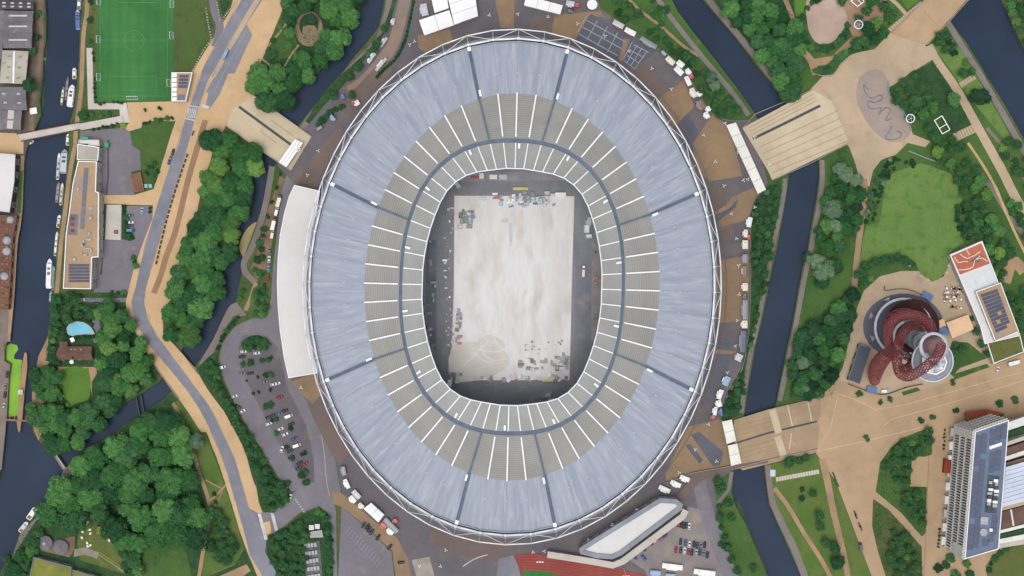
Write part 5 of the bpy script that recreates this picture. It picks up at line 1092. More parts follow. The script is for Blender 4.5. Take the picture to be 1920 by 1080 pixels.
# shaft of stacked drums leaning with the view of its height
for k in range(9):
    z = 14 + k * 7.2; x = 1703 + (1738 - 1703) * k / 8; y = 625 + (652 - 625) * k / 8
    annulus('shaft_drum', x, y, z, 17.5 - .25 * k + (1.6 if k % 2 else 0), .5, 6.4, m_deckg if k % 2 else m_deckl)
lattice('lattice_leg', [(1640, 716, 1, 3.0), (1641, 700, 9, 4.6), (1647, 684, 20, 5.0), (1660, 668, 34, 4.6), (1676, 660, 44, 3.4)], 3)
lattice('lattice_loop', [(1678, 668, 48), (1668, 650, 50), (1665, 630, 52), (1668, 610, 55), (1682, 595, 57), (1703, 589, 58), (1725, 594, 58), (1742, 606, 57), (1748, 622, 55)], 2.9)
lattice('lattice_loop', [(1746, 614, 40), (1728, 612, 44), (1712, 610, 48), (1698, 618, 53), (1688, 634, 58), (1683, 655, 64), (1682, 680, 70), (1688, 700, 78), (1704, 706, 85), (1722, 697, 91), (1740, 684, 96), (1756, 668, 101), (1764, 652, 106), (1763, 644, 108)], 2.9)
lattice('lattice_loop', [(1660, 612, 16), (1668, 595, 20), (1688, 584, 24), (1712, 588, 28), (1734, 606, 31)], 2.2, 5, 2., .22)
lattice('lattice_loop', [(1734, 600, 20), (1720, 640, 30), (1716, 670, 40), (1702, 690, 50), (1692, 690, 58)], 2.6)
lattice('lattice_loop', [(1664, 640, 12), (1690, 655, 24), (1705, 672, 38), (1722, 668, 52)], 2.4, 5, 2., .22)
lattice('lattice_loop', [(1680, 640, 14), (1672, 615, 18), (1690, 600, 22), (1708, 606, 30), (1714, 622, 38)], 2.4, 5, 2., .22)
# decks
annulus('deck_floor', 1748, 677, 74, 39.5, 8, 1.2, m_deckg); annulus('deck_rim', 1748, 677, 75.2, 39.5, 37, 1.0, m_deckl); annulus('deck_band', 1748, 677, 75.2, 33, 31, .5, m_gsteel)
annulus('deck_roof', 1751, 679, 78, 24, 5, 1.4, m_deckl, 9); annulus('deck_roof', 1751, 679, 79.4, 24, 21.5, 1.2, m_white, 9); annulus('roof_well', 1751, 679, 79.4, 12, 3, .5, m_deckg, 8)
part_box(tw, 'lift_cap', 1750, 678, 79.6, (4.4, 4.4, 1.2), 0, m_dmetal)
for a in range(0, 360, 40):
    x, y = 1751 + 17 * math.cos(R_(a)), 679 + 17 * math.sin(R_(a)); part_box(tw, 'roof_unit', x, y, 79.4, (1.8, 1.4, 1), -a, m_white if a % 80 else m_metal)
annulus('upper_ring', 1750, 650, 86, 27.5, 22, 1.2, m_deckl); annulus('upper_ring', 1750, 650, 87.2, 27.5, 26.4, .5, m_gsteel)
MB().lathe([(5.5, 0), (6.0, 4), (4.8, 9), (2.2, 12)], P(1747, 648, 78), 20).build('mirror_dome', pmat('pink_steel', C(164, 134, 138), C(150, 110, 114), .3, fine=.08, rough=.35, coord='obj'), tw, True)
for x, y, r in ((1633, 592, -10), (1636, 634, 20), (1664, 563, 60), (1706, 564, 110), (1708, 576, 100)):
    p = P(x, y, 0); MB().add([p + Vector((math.cos(R_(r + a)) * 2.6, math.sin(R_(r + a)) * 2.6, .2)) for a in (0, 110, 250)] + [p + Vector((0, 0, 4.5))], [(0, 1, 3), (1, 2, 3), (2, 0, 3)]).build('stay_foot', m_deckl, tw)
# red hedge fence round the precinct
wall_line('precinct_fence', [(1590, 720), (1640, 738), (1665, 738), (1700, 726), (1730, 720)], 1.6, .35, pmat('maroon_fence', C(96, 62, 70), fine=.1), 'maroon fence along the promenade south of the red tower', 'fence', smooth=3)
wall_line('precinct_fence', [(1658, 536), (1660, 545), (1690, 541), (1722, 550), (1742, 570), (1752, 600), (1752, 618)], 1.6, .3, m_dmetal, 'dark curved fence north of the red tower', 'fence', smooth=3)
# ================================================================ vegetation
lm_dark = leafmat('leaves_dark', C(66, 118, 74), C(52, 102, 62), C(86, 138, 82))
lm_mid = leafmat('leaves_mid', C(84, 144, 80), C(68, 126, 70), C(108, 164, 90))
lm_light = leafmat('leaves_light', C(112, 162, 84), C(96, 146, 76), C(138, 180, 96))
lm_sage = leafmat('leaves_sage', C(114, 150, 118), C(98, 136, 106), C(132, 164, 132))
lm_lime = leafmat('leaves_lime', C(132, 176, 82), C(112, 160, 74), C(152, 192, 96))
lm_deep = leafmat('leaves_deep', C(50, 92, 64), C(40, 80, 56), C(64, 106, 70))
m_bark = pmat('bark', C(96, 78, 62), C(78, 64, 52), .6, fine=.2, coord='obj')
def crown_mesh(name, R, Hc, ncl, nleaf, leaf, seed, lift):
    r = random.Random(seed); vs = []; fs = []
    cl = []
    for i in range(ncl):
        a = r.uniform(0, 2 * math.pi); e = math.asin(r.uniform(-.15, 1)); q = r.uniform(.42, .78)
        cl.append((Vector((math.cos(a) * math.cos(e) * R * q, math.sin(a) * math.cos(e) * R * q, lift + Hc * (.35 + .6 * math.sin(e) * q) + r.uniform(-.06, .1) * Hc)), R * r.uniform(.26, .46)))
    cl.append((Vector((0, 0, lift + Hc * .6)), R * .5))
    for i in range(nleaf):
        c, rc = cl[i % len(cl)]
        d = Vector((r.gauss(0, 1), r.gauss(0, 1), r.gauss(.35, 1))).normalized()
        p = c + Vector((d.x * rc, d.y * rc, d.z * rc * .85)) * r.uniform(.7, 1.08)
        n = (d * .8 + Vector((r.gauss(0, .45), r.gauss(0, .45), .45 + r.gauss(0, .3)))).normalized()
        u = n.cross(Vector((r.gauss(0, 1), r.gauss(0, 1), r.gauss(0, 1)))).normalized(); w = n.cross(u)
        s = leaf * r.uniform(.7, 1.3); k = len(vs)
        vs += [p - u * s * .6, p - w * s * .32 + u * s * .1, p + u * s * .75, p + w * s * .32 + u * s * .1]; fs.append((k, k + 1, k + 2, k + 3))
    me = bpy.data.meshes.new(name); me.from_pydata([tuple(v) for v in vs], [], fs); me.update(); me.materials.append(lm_mid); return me
def trunk_mesh(h, r0, R, seed):
    r = random.Random(seed); mb = MB(); mb.tube([(0, 0, -.3), (r.uniform(-.1, .1), r.uniform(-.1, .1), h * .4), (r.uniform(-.3, .3), r.uniform(-.3, .3), h)], [r0, r0 * .75, r0 * .3], 7)
    for k in range(5):
        a = k * 1.256 + r.uniform(-.3, .3); z = h * r.uniform(.35, .6)
        mb.tube([(0, 0, z), (math.cos(a) * R * .3, math.sin(a) * R * .3, z + h * .18), (math.cos(a) * R * .55, math.sin(a) * R * .55, z + h * .3)], [r0 * .45, r0 * .3, r0 * .1], 5)
    me = bpy.data.meshes.new('trunk'); me.from_pydata([tuple(v) for v in mb.v], [], mb.f); me.update(); me.materials.append(m_bark); return me
BIG = [(crown_mesh('crown_big_%d' % i, 6.0, 7.0, 26 + 3 * i, 6500, .78, 20 + i, 3.6), trunk_mesh(8.5, .42, 6.0, i)) for i in range(5)]
MED = [(crown_mesh('crown_mid_%d' % i, 4.0, 5.2, 16 + 2 * i, 3000, .66, 40 + i, 2.4), trunk_mesh(6, .26, 4.0, 9 + i)) for i in range(4)]
SMA = [(crown_mesh('crown_bush_%d' % i, 2.2, 2.4, 10 + i, 900, .55, 60 + i, .25), None) for i in range(4)]
STEM = trunk_mesh(1.7, .1, 2.0, 77)
TREES = [0]; rt = random.Random(11); JOBS = []
LAND = [(350, 205, 'zebra crossing'), (500, 250, 'west footbridge'), (465, 450, 'gravel bar'), (300, 400, 'bench row'), (345, 660, 'road bridge'), (579, 54, 'oval gravel garden'), (525, 20, 'dual carriageway'), (492, 120, 'white gravel path'), (550, 180, 'river bend'), (660, 20, 'upper river'), (590, 120, 'river bank'), (110, 862, 'narrow footbridge'), (262, 765, 'pipe crossing'), (190, 995, 'green-roofed hut'), (105, 1020, 'round huts'), (100, 1065, 'sedum roof'), (365, 870, 'earth footpath'), (370, 828, 'pale tree'), (215, 980, 'dark shed'), (70, 960, 'cabin cruiser'), (60, 1060, 'sedum roof'), (330, 1010, 'wood clearing'), (230, 800, 'back river'), (320, 770, 'path start'), (150, 616, 'turquoise pool'), (141, 660, 'tiled cottage'), (140, 720, 'cottage lawn'), (200, 563, 'cottage drive'), (262, 640, 'road curve'), (60, 690, 'lock channel'), (60, 790, 'lock gates'), (400, 690, 'car park entrance'), (445, 760, 'white parked car'), (490, 860, 'promenade railing'), (540, 935, 'road junction'), (405, 910, 'path fork'), (590, 1050, 'white racks'), (592, 1000, 'flat plant room'), (1110, 10, 'round kiosk'), (1190, 60, 'red trailers'), (1275, 125, 'blue trailer'), (1320, 205, 'brown trailer'), (1400, 222, 'wide bridge'), (1440, 120, 'river towpath'), (1400, 30, 'north towpath'), (1495, 100, 'gravel circle path'), (1550, 40, 'gravel circle'), (1490, 170, 'bridge corner'), (1640, 195, 'splash pad'), (1602, 52, 'ring mast'), (1698, 226, 'second ring mast'), (1766, 235, 'open pavilion'), (1720, 30, 'park bridge'), (1800, 150, 'river steps'), (1740, 118, 'plaza steps'), (1860, 190, 'river wall'), (1700, 400, 'big lawn'), (1840, 480, 'painted roof'), (1850, 340, 'golden path'), (1890, 420, 'converging paths'), (1800, 260, 'brown steps'), (1670, 300, 'crescent bed'), (1615, 450, 'straight park path'), (1530, 400, 'river wall'), (1404, 420, 'white trailer'), (1396, 510, 'brown-roofed trailer'), (1396, 581, 'long grey trailer'), (1393, 640, 'slate-blue trailer'), (1440, 860, 'bridge parapet'), (1470, 745, 'bridge parapet'), (1600, 680, 'ticket hall'), (1694, 612, 'red tower'), (1748, 677, 'observation deck'), (1870, 600, 'solar block'), (1885, 655, 'sedum wing'), (1720, 885, 'square terrace'), (1690, 975, 'diagonal path'), (1780, 920, 'louvred facade'), (1740, 815, 'bed tip'), (1480, 890, 'pale steps'), (1613, 1024, 'dark pickup'), (1310, 1030, 'parked car ranks'), (1320, 940, 'curved ramp'), (1390, 1060, 'reed margin'), (500, 430, 'white truck'), (505, 520, 'red car'), (520, 360, 'cream truck'), (487, 560, 'rounded bed'), (570, 870, 'red car'), (525, 745, 'lone red car'), (542, 780, 'white van'), (700, 90, 'pale units'), (640, 190, 'blue unit'), (745, 100, 'access road'), (170, 40, 'blue boat'), (155, 216, 'footbridge ramp'), (260, 205, 'sand plaza'), (30, 125, 'cream warehouse')]
TONE = {}
def plant(x, y, rpx, mat, name, label, cat, group, lift=0.):
    if cat == 'tree' and rpx < 8.6 and group: name, cat = 'shrub', 'shrub'
    JOBS.append((x, y, rpx, mat, name, label, cat, group, lift))
def grow():
    """build the 290 largest of each kind as things of their own; the rest become one mass each"""
    tone = {lm_dark: 'dark green', lm_mid: 'mid-green', lm_light: 'light green', lm_sage: 'grey-green', lm_lime: 'lime-green', lm_deep: 'blackish green'}
    for kind in ('tree', 'shrub'):
        js = sorted([j for j in JOBS if j[6] == kind], key=lambda j: -j[2])
        rest = []; PRE = {}; MADE = {}
        for i, (x, y, rpx, mat, name, label, cat, group, lift) in enumerate(js):
            r = rpx * S
            if r > 4.3: me, tm = rt.choice(BIG); R0 = 6.0
            elif r > 2.5 and cat != 'shrub': me, tm = rt.choice(MED); R0 = 4.0
            else: me, tm = rt.choice(SMA)[0], STEM; R0 = 2.2
            s = r / R0; sz = s ** .75
            p = P(x, y, 4 if R0 > 3 else 1); p.z = lift; rz = rt.uniform(0, 6.28); sc = (s * rt.uniform(.92, 1.1), s * rt.uniform(.92, 1.1), sz)
            if i >= 292: rest.append((me, tm, p, rz, sc)); continue
            if group:
                wd = label.split(); zone = ' '.join(wd[next((q for q, a_ in enumerate(wd) if a_ in ('tree', 'bush', 'shrub')), -1) + 1:])
                zone = SHORT.get(group, zone); n2 = 'bush' if kind == 'shrub' else 'tree'
                size = ('tiny', 'small', 'middling', 'big', 'broad')[sum(rpx > q for q in (5, 9, 13, 17))]
                l = min(LAND, key=lambda l: (l[0] - x) ** 2 + (l[1] - y) ** 2); base = '%s %s %s %s' % (size, tone[mat], n2, zone)
                PRE.setdefault((base, l[2]), []).append((math.hypot(l[0] - x, l[1] - y), i))
                label = (base, l[2])
            o = bpy.data.objects.new(name, None); COL.objects.link(o); o.location = p; o.rotation_euler = (0, 0, rz); o.scale = sc
            MADE[i] = o; o['category'] = cat
            if group: o['group'] = group
            if isinstance(label, str): o['label'] = label
            obj('crown', me, mat, o); obj('trunk' if cat == 'tree' else 'stem', tm, m_bark, o)
        for (base, lm), L in PRE.items():
            L.sort()
            for q, (_, i) in enumerate(L):
                w = 'near the' if len(L) == 1 else ('nearest the', 'second nearest the', 'third nearest the', 'fourth nearest the', 'fifth nearest the', 'sixth nearest the', 'seventh nearest the', 'farthest from the')[min(q, 7)]
                lb = '%s, %s %s' % (base, w, lm)
                MADE[i]['label'] = lb if len(lb.replace('-', ' ').split()) <= 16 else base
        if rest:
            import numpy as np
            V = []; F = []; n = 0
            for me, tm, p, rz, sc in rest:
                c = np.empty(len(me.vertices) * 3, 'f'); me.vertices.foreach_get('co', c); c = c.reshape(-1, 4, 3)[::2].reshape(-1, 3) * np.array(sc) * np.array((1, 1, 1))
                a, b = math.cos(rz), math.sin(rz); c = np.stack([c[:, 0] * a - c[:, 1] * b + p.x, c[:, 0] * b + c[:, 1] * a + p.y, c[:, 2] + p.z], 1)
                V.append(c); F.append(np.arange(len(c)).reshape(-1, 4) + n); n += len(c)
            me = bpy.data.meshes.new('understorey'); me.from_pydata(np.concatenate(V).tolist(), [], np.concatenate(F).tolist()); me.update()
            tag(obj('understorey', me, lm_dark), 'mass of smaller %ss filling gaps between the larger ones' % kind, 'plants', None, 'stuff')
        print(kind, len(js), 'rest', len(rest))
SHORT = {'trees of the dense south-west wood': 'in the canal basin wood', 'trees of the wood by the promenade': 'in the promenade wood', 'trees round the oval garden': 'in the oval garden wood', 'trees of the north-east wood': 'north of the wide bridge', 'trees east of the cottage': 'between tiled cottage and main road', 'trees of the wood by the tower': 'in the tower precinct wood', 'trees on the car park bank': 'on the bank above the car park', 'trees of the riverside wood': 'in the east riverside wood', 'trees of the kiosk bank': 'on the bank behind the kiosk row', 'trees east of the lawn': 'on the slope east of the lawn', 'bushes in the west car park': 'in the west car park rows', 'bushes along the service road': 'in the service road bed', 'trees by the gravel car park': 'between gravel car park and river', 'small trees by the football pitch': 'beside the football pitch', 'trees round the pool garden': 'round the cottage garden', 'trees by the wide bridge': 'on the bank beside the trailers', 'trees on the south-east lawn': 'on the south-east lawn', 'trees of the play garden': 'in the play garden', 'trees by the equipment yard': 'beside the fenced equipment yard', 'shrubs of the crescent bed': 'in the crescent lawn bed'}
PLACED = []
def grove(poly, sp, r0, r1, mats, label, group, name='broadleaf_tree', cat='tree', seed=1, keep=1.0, lift=0.):
    r = random.Random(seed); xs = [p[0] for p in poly]; ys = [p[1] for p in poly]; pts = []
    x0, x1, y0, y1 = min(xs), max(xs), min(ys), max(ys)
    for _ in range(int((x1 - x0) * (y1 - y0) / (sp * sp) * 14) + 60):
        p = (r.uniform(x0, x1), r.uniform(y0, y1))
        if p[0] < -25 or p[0] > 1945 or p[1] < -25 or p[1] > 1105 or not inside(p, poly): continue
        if all((p[0] - q[0]) ** 2 + (p[1] - q[1]) ** 2 > sp * sp for q in pts): pts.append(p)
    for p in pts:
        if r.random() > keep: continue
        plant(p[0], p[1], r.uniform(r0, r1), r.choice(mats), name, label, cat, group, lift)
def row(pts, sp, r0, r1, mats, label, group, name='shrub', cat='shrub', seed=3, wid=0., lift=0.):
    r = random.Random(seed); c = catmull(pts, 12, False); last = None
    for p in c:
        if last is None or math.hypot(p[0] - last[0], p[1] - last[1]) >= sp:
            last = p; plant(p[0] + r.uniform(-wid, wid), p[1] + r.uniform(-wid, wid), r.uniform(r0, r1), r.choice(mats), name, label, cat, group, lift)
def single(items, mat, label, group=None, name='broadleaf_tree', cat='tree', lift=0.):
    for it in items: plant(it[0], it[1], it[2], it[3] if len(it) > 3 else mat, name, label, cat, group, lift)
def cover(name, polys, dens, hgt, leaf, mat, label, seed=5):
    """low planting over an area: one mass of leaves nobody could count"""
    r = random.Random(seed); vs = []; fs = []
    for poly in polys:
        xs = [p[0] for p in poly]; ys = [p[1] for p in poly]; A = abs(area(poly)) * S * S; n = int(A * dens); k = 0; guard = 0
        while k < n and guard < n * 8:
            guard += 1; p = (r.uniform(min(xs), max(xs)), r.uniform(min(ys), max(ys)))
            if not inside(p, poly): continue
            k += 1; w = P(p[0], p[1], 0); hh = hgt * (.25 + max(0, .75 + noise.noise(Vector((w.x * .16, w.y * .16, 0)))) * .9)
            q = Vector((w.x, w.y, .12 + hh * r.uniform(.55, 1)))
            nn = Vector((r.gauss(0, .5), r.gauss(0, .5), 1)).normalized(); u = nn.cross(Vector((r.gauss(0, 1), r.gauss(0, 1), .01))).normalized(); v = nn.cross(u); s = leaf * r.uniform(.6, 1.3); b = len(vs)
            vs += [q - u * s * .6, q - v * s * .35, q + u * s * .7, q + v * s * .35]; fs.append((b, b + 1, b + 2, b + 3))
    me = bpy.data.meshes.new(name); me.from_pydata([tuple(v) for v in vs], [], fs); me.update()
    o = obj(name, me, mat); tag(o, label, 'plants', None, 'stuff'); return o

D, M_, L_, SG, LI, DP = lm_dark, lm_mid, lm_light, lm_sage, lm_lime, lm_deep
grove([(400, 258), (438, 252), (472, 278), (486, 292), (478, 330), (460, 370), (444, 430), (436, 470), (418, 500), (415, 545), (385, 575), (366, 625), (345, 645), (322, 636), (310, 622), (308, 588), (326, 560), (330, 530), (340, 490), (356, 450), (358, 422), (376, 395), (384, 360), (398, 300)], 23, 16, 23, [M_, M_, D, M_, L_], 'large green tree in the wood between sand promenade and inner west river', 'trees of the wood by the promenade', seed=2)
grove([(618, 0), (672, -10), (668, 30), (640, 78), (600, 128), (560, 162), (530, 196), (500, 196), (476, 176), (474, 158), (484, 132), (505, 128), (535, 142), (552, 118), (585, 104), (612, 82), (618, 50)], 22, 14, 22, [M_, M_, D, M_], 'green tree in the wood around the oval gravel garden by the north-west bridge', 'trees round the oval garden', seed=3)
grove([(532, -15), (600, -15), (590, 8), (566, 20), (550, 42), (534, 40)], 17, 9, 14, [D, M_], 'dark tree between promenade and oval gravel garden', 'trees north of the oval garden', seed=4)
single([(510, 102, 11, M_), (544, 62, 12, M_), (546, 48, 8, D), (586, 38, 12, DP), (512, 75, 6, D), (526, 50, 6, M_), (540, 85, 8, M_)], M_, 'tree standing beside the gravel paths of the oval garden', 'trees in the oval garden')
grove([(125, 895), (165, 858), (200, 830), (245, 808), (290, 775), (325, 775), (345, 805), (355, 845), (362, 890), (372, 930), (375, 985), (366, 1025), (340, 1000), (310, 990), (270, 1025), (245, 1035), (222, 1010), (205, 975), (165, 950), (145, 975), (105, 990), (88, 970), (112, 930)], 27, 19, 28, [M_, M_, D, M_], 'tall rounded tree in the dense wood by the canal basin', 'trees of the dense south-west wood', seed=5)
grove([(88, 965), (80, 990), (60, 1010), (40, 1035), (22, 1062), (8, 1090), (30, 1090), (50, 1060), (72, 1035), (80, 1000)], 15, 10, 14, [M_, D, L_], 'tree on the canal bank beside the round huts', 'trees by the round huts', seed=6)
grove([(225, 1035), (262, 1035), (270, 1085), (240, 1085)], 16, 11, 14, [D, M_], 'tree beside the grassy track of the clearing', 'trees by the grassy track', seed=7)
single([(370, 828, 16, SG), (12, 1050, 9, L_), (20, 1075, 10, LI)], SG, 'pale green tree at the edge of the wood', 'pale trees by the wood')
grove([(392, 962), (410, 950), (430, 972), (438, 1030), (430, 1050), (410, 1056), (396, 1030)], 14, 9, 14, [D, D, DP], 'dark tree in the thicket between footpath and main road', 'trees of the roadside thicket', seed=8)
single([(402, 926, 5, D), (405, 942, 5, D)], D, 'small dark bush at the footpath fork', 'bushes at the path fork', 'shrub', 'shrub')
grove([(195, 575), (235, 575), (242, 600), (262, 640), (292, 700), (280, 722), (240, 752), (205, 776), (188, 755), (184, 720), (182, 690), (195, 660), (196, 620)], 20, 12, 19, [M_, D, D, L_, M_], 'garden tree between tiled cottage and main road', 'trees east of the cottage', seed=9)
single([(222, 712, 14, L_), (255, 700, 17, M_), (200, 700, 10, L_), (230, 640, 11, D), (238, 612, 9, M_)], L_, 'broad garden tree in the copse by the back river', 'broad trees by the back river')
grove([(62, 700), (92, 690), (108, 705), (108, 740), (88, 748), (70, 728)], 15, 12, 16, [D, D, M_], 'dark tree at the canal side of the cottage lawn', 'trees west of the lawn', seed=10)
grove([(62, 765), (85, 760), (120, 775), (150, 762), (178, 755), (198, 785), (190, 800), (160, 815), (140, 838), (112, 846), (95, 832), (78, 800)], 18, 13, 20, [D, M_, M_], 'broad tree south of the cottage lawn', 'trees south of the lawn', seed=11)
grove([(98, 552), (140, 550), (150, 575), (192, 576), (186, 590), (150, 590), (128, 598), (110, 610), (104, 640), (104, 680), (94, 676), (92, 640), (98, 600)], 13, 7, 12, [D, M_, D, L_], 'tree round the edge of the cottage garden and pool', 'trees round the pool garden', seed=12)
row([(122, 612), (124, 630), (140, 634), (165, 632), (180, 630)], 8, 3, 5, [D], 'clipped dark bush edging the turquoise pool', 'bushes round the pool')
row([(118, 604), (130, 600), (150, 598), (166, 603), (178, 615)], 8, 3, 5, [D], 'clipped dark bush edging the turquoise pool', 'bushes round the pool')
row([(112, 682), (104, 690), (112, 735), (118, 750), (126, 760)], 9, 4, 7, [L_, M_], 'light green bush edging the cottage lawn', 'bushes beside the lawn')
grove([(386, 700), (397, 672), (406, 682), (415, 718), (430, 752), (448, 788), (474, 830), (496, 866), (522, 906), (543, 930), (530, 945), (500, 957), (490, 935), (484, 895), (468, 848), (448, 806), (420, 758)], 11, 8, 11, [D, D, M_], 'dark shrubby tree on the bank between promenade and car park', 'trees on the car park bank', seed=13)
row([(446, 596), (432, 612), (416, 636), (405, 660)], 7, 4, 6, [D], 'hedge bush along the riverside path to the car park', 'hedge by the riverside path', wid=1)
grove([(505, 1012), (530, 1000), (560, 975), (574, 1000), (568, 1080), (528, 1085), (508, 1045)], 14, 8, 11, [D, D, M_], 'dark tree beside the fenced equipment yard', 'trees by the equipment yard', seed=14)
row([(596, 958), (612, 975), (618, 1010), (619, 1050), (617, 1085)], 10, 7, 9, [D, M_], 'tree in the narrow strip between equipment yard and access road', 'trees of the narrow strip', 'broadleaf_tree', 'tree', wid=2)
single([(57, 162, 15, D), (59, 95, 10, M_), (70, 70, 8, D), (70, 27, 8, D)], D, 'tree growing among the canal warehouses', 'trees among the warehouses')
single([(170, 38, 7, D), (168, 78, 6, D), (170, 3, 6, D), (155, 216, 11, D), (172, 215, 6, M_), (190, 218, 6, M_), (205, 213, 6, D), (300, 204, 5, D), (272, 207, 4, D), (230, 236, 6, LI)], D, 'small tree beside the football pitch or the footbridge ramp', 'small trees by the football pitch')
row([(175, 100), (176, 115)], 6, 3, 4, [DP], 'dark bush at the fence of the football pitch', 'bushes at the pitch fence'); row([(178, 148), (177, 165), (182, 192), (200, 192)], 7, 3, 4.5, [DP], 'dark bush at the fence of the football pitch', 'bushes at the pitch fence'); row([(214, 191), (228, 192)], 6, 3, 4, [DP], 'dark bush at the fence of the football pitch', 'bushes at the pitch fence')
row([(175, 243), (200, 238), (222, 232)], 8, 3.5, 5, [D], 'bush under the concrete approach ramp', 'bushes by the ramp'); row([(272, 232), (300, 224), (328, 222)], 9, 4, 6, [D, M_], 'bush edging the grass bank below the sand plaza', 'bushes below the plaza')
grove([(265, 315), (290, 300), (298, 318), (288, 340), (268, 322)], 9, 4, 7, [M_, D], 'bush behind the rusty-roofed shed', 'bushes by the shed', 'shrub', 'shrub', seed=15)
row([(232, 388), (236, 415), (238, 440), (250, 446)], 8, 4, 6, [D, M_], 'bush between the pale court and the parking bays', 'bushes by the court'); row([(282, 390), (281, 402)], 7, 4, 6, [D], 'bush between the pale court and the parking bays', 'bushes by the court'); row([(250, 484), (255, 498)], 7, 5, 7, [M_], 'bush between the pale court and the parking bays', 'bushes by the court')
row([(210, 548), (232, 548)], 9, 4, 6, [M_], 'hedge bush north of the cottage drive', 'hedge by the drive')
# west riverside and car park shrubs
single([(527, 327, 4), (517, 352, 5), (509, 379, 5), (502, 405, 5), (496, 430, 7), (494, 442, 5), (487, 457, 9), (490, 467, 7), (484, 486, 9), (491, 484, 8), (478, 506, 7), (488, 512, 9)], D, 'round dark bush in the brown bed along the service road', 'bushes along the service road', 'shrub', 'shrub')
grove([(480, 545), (500, 545), (502, 575), (494, 592), (480, 590), (472, 582)], 12, 7, 9, [D, M_], 'tree on the rounded bed beside the white annexe', 'trees by the annexe', seed=16)
single([(450, 560, 7, M_), (455, 545, 6, M_)], M_, 'small tree between river and curved path', 'trees by the curved path')
single([(459, 651, 6), (467, 655, 6), (478, 652, 6), (488, 650, 7), (497, 649, 9), (470, 640, 8), (482, 636, 9), (494, 640, 8), (455, 684, 7), (470, 681, 7), (492, 677, 6), (502, 674, 6), (510, 672, 5), (483, 707, 4), (498, 704, 6), (508, 702, 6), (462, 714, 3), (475, 738, 4), (485, 736, 4), (505, 731, 5), (498, 762, 7), (506, 760, 7), (508, 789, 5), (518, 786, 6), (545, 803, 6), (538, 838, 5), (566, 852, 5), (572, 848, 5), (548, 860, 6), (567, 890, 9), (572, 884, 7), (518, 812, 6)], D, 'round bush in the rows dividing the west car park', 'bushes in the west car park', 'shrub', 'shrub')
# north-west of the bowl
single([(722, 52, 9, SG), (706, 80, 11, SG), (690, 100, 8, SG), (672, 125, 10, SG), (656, 145, 9, SG), (660, 177, 9, D), (625, 180, 10, D), (700, 95, 8, D)], SG, 'sage green tree along the riverside north-west of the stadium', 'trees north-west of the stadium')
row([(640, 200), (620, 210), (600, 230), (590, 240)], 10, 6, 8, [D], 'dark bush on the bank by the west footbridge', 'bushes by the west footbridge')
row([(777, -10), (770, 30), (758, 78), (742, 108), (722, 128), (706, 145)], 6, 2.6, 3.6, [D, M_], 'clipped bush of the long hedge beside the access road', 'hedge by the north access road')
# north-east
grove([(1138, 2), (1172, -5), (1200, 25), (1180, 45), (1158, 30)], 13, 6, 10, [D, M_], 'tree on the bank north-east of the stadium near the kiosk', 'trees by the round kiosk', seed=17)
grove([(1210, 60), (1232, 48), (1260, 78), (1290, 100), (1305, 118), (1285, 125), (1250, 92)], 12, 6, 9, [D, D], 'dark bush on the grass bank behind the trailers', 'bushes behind the trailers', 'shrub', 'shrub', seed=18)
grove([(1210, -15), (1245, 10), (1260, 35), (1240, 45), (1222, 20)], 13, 5, 9, [D, M_], 'small tree between footpath and east river', 'trees by the north-east towpath', seed=19)
grove([(1282, 105), (1305, 102), (1330, 135), (1355, 175), (1384, 205), (1396, 220), (1368, 222), (1342, 212), (1322, 180), (1304, 150)], 15, 8, 12, [D, D, M_], 'dark tree on the river bank beside the trailers and the wide bridge', 'trees by the wide bridge', seed=20)
single([(1332, 145, 12), (1340, 160, 12), (1345, 168, 9)], SG, 'pale sage tree on the bank above the trailers', 'sage trees by the trailers')
grove([(1342, -5), (1400, -15), (1440, 10), (1470, 12), (1484, 45), (1494, 65), (1496, 100), (1490, 140), (1494, 168), (1482, 178), (1458, 150), (1432, 118), (1418, 82), (1400, 55), (1372, 40), (1355, 15)], 19, 13, 19, [D, M_, M_], 'full green tree in the wood north of the wide bridge', 'trees of the north-east wood', seed=21)
row([(1504, 32), (1502, 55), (1512, 78), (1532, 90), (1555, 90), (1574, 78), (1586, 56), (1588, 45)], 9, 7, 9, [D, M_, D], 'hedge bush in the ring around the pink gravel circle', 'hedge of the gravel circle', wid=2); row([(1515, 15), (1530, 0), (1548, -6)], 9, 6, 8, [D, D], 'hedge bush in the ring around the pink gravel circle', 'hedge of the gravel circle', wid=2)
row([(1530, 132), (1550, 133), (1560, 122), (1574, 106), (1596, 95), (1625, 90)], 8, 6, 8, [D, D, M_], 'hedge bush behind the curving seat wall of the plaza', 'hedge of the plaza wall', wid=2)
single([(1610, 35, 9, M_), (1625, 20, 11, D), (1643, 42, 12, L_), (1655, 62, 12, M_), (1627, 55, 14, D), (1640, 75, 12, D), (1605, 82, 12, D), (1618, 78, 12, D), (1635, 2, 13, M_), (1580, 3, 10, D), (1655, 12, 10, M_), (1665, 22, 9, D)], M_, 'tree in the gravel garden north of the plaza', 'trees north of the plaza')
grove([(1650, -10), (1672, 10), (1690, 30), (1668, 45), (1655, 25)], 10, 5, 8, [D, M_], 'shrub beside the stone steps at the park bridge', 'shrubs at the park bridge', 'shrub', 'shrub', seed=22)
grove([(1752, 68), (1772, 62), (1795, 92), (1784, 103), (1762, 88)], 12, 7, 10, [D, DP], 'dark tree on the lawn by the north-east river', 'trees by the north-east river', seed=23)
single([(1810, 118, 8, L_), (1805, 138, 11, LI), (1822, 134, 9, D), (1837, 183, 18, DP), (1826, 178, 14, DP), (1788, 188, 14, M_)], D, 'tree beside the golden path near the river steps', 'trees by the river steps')
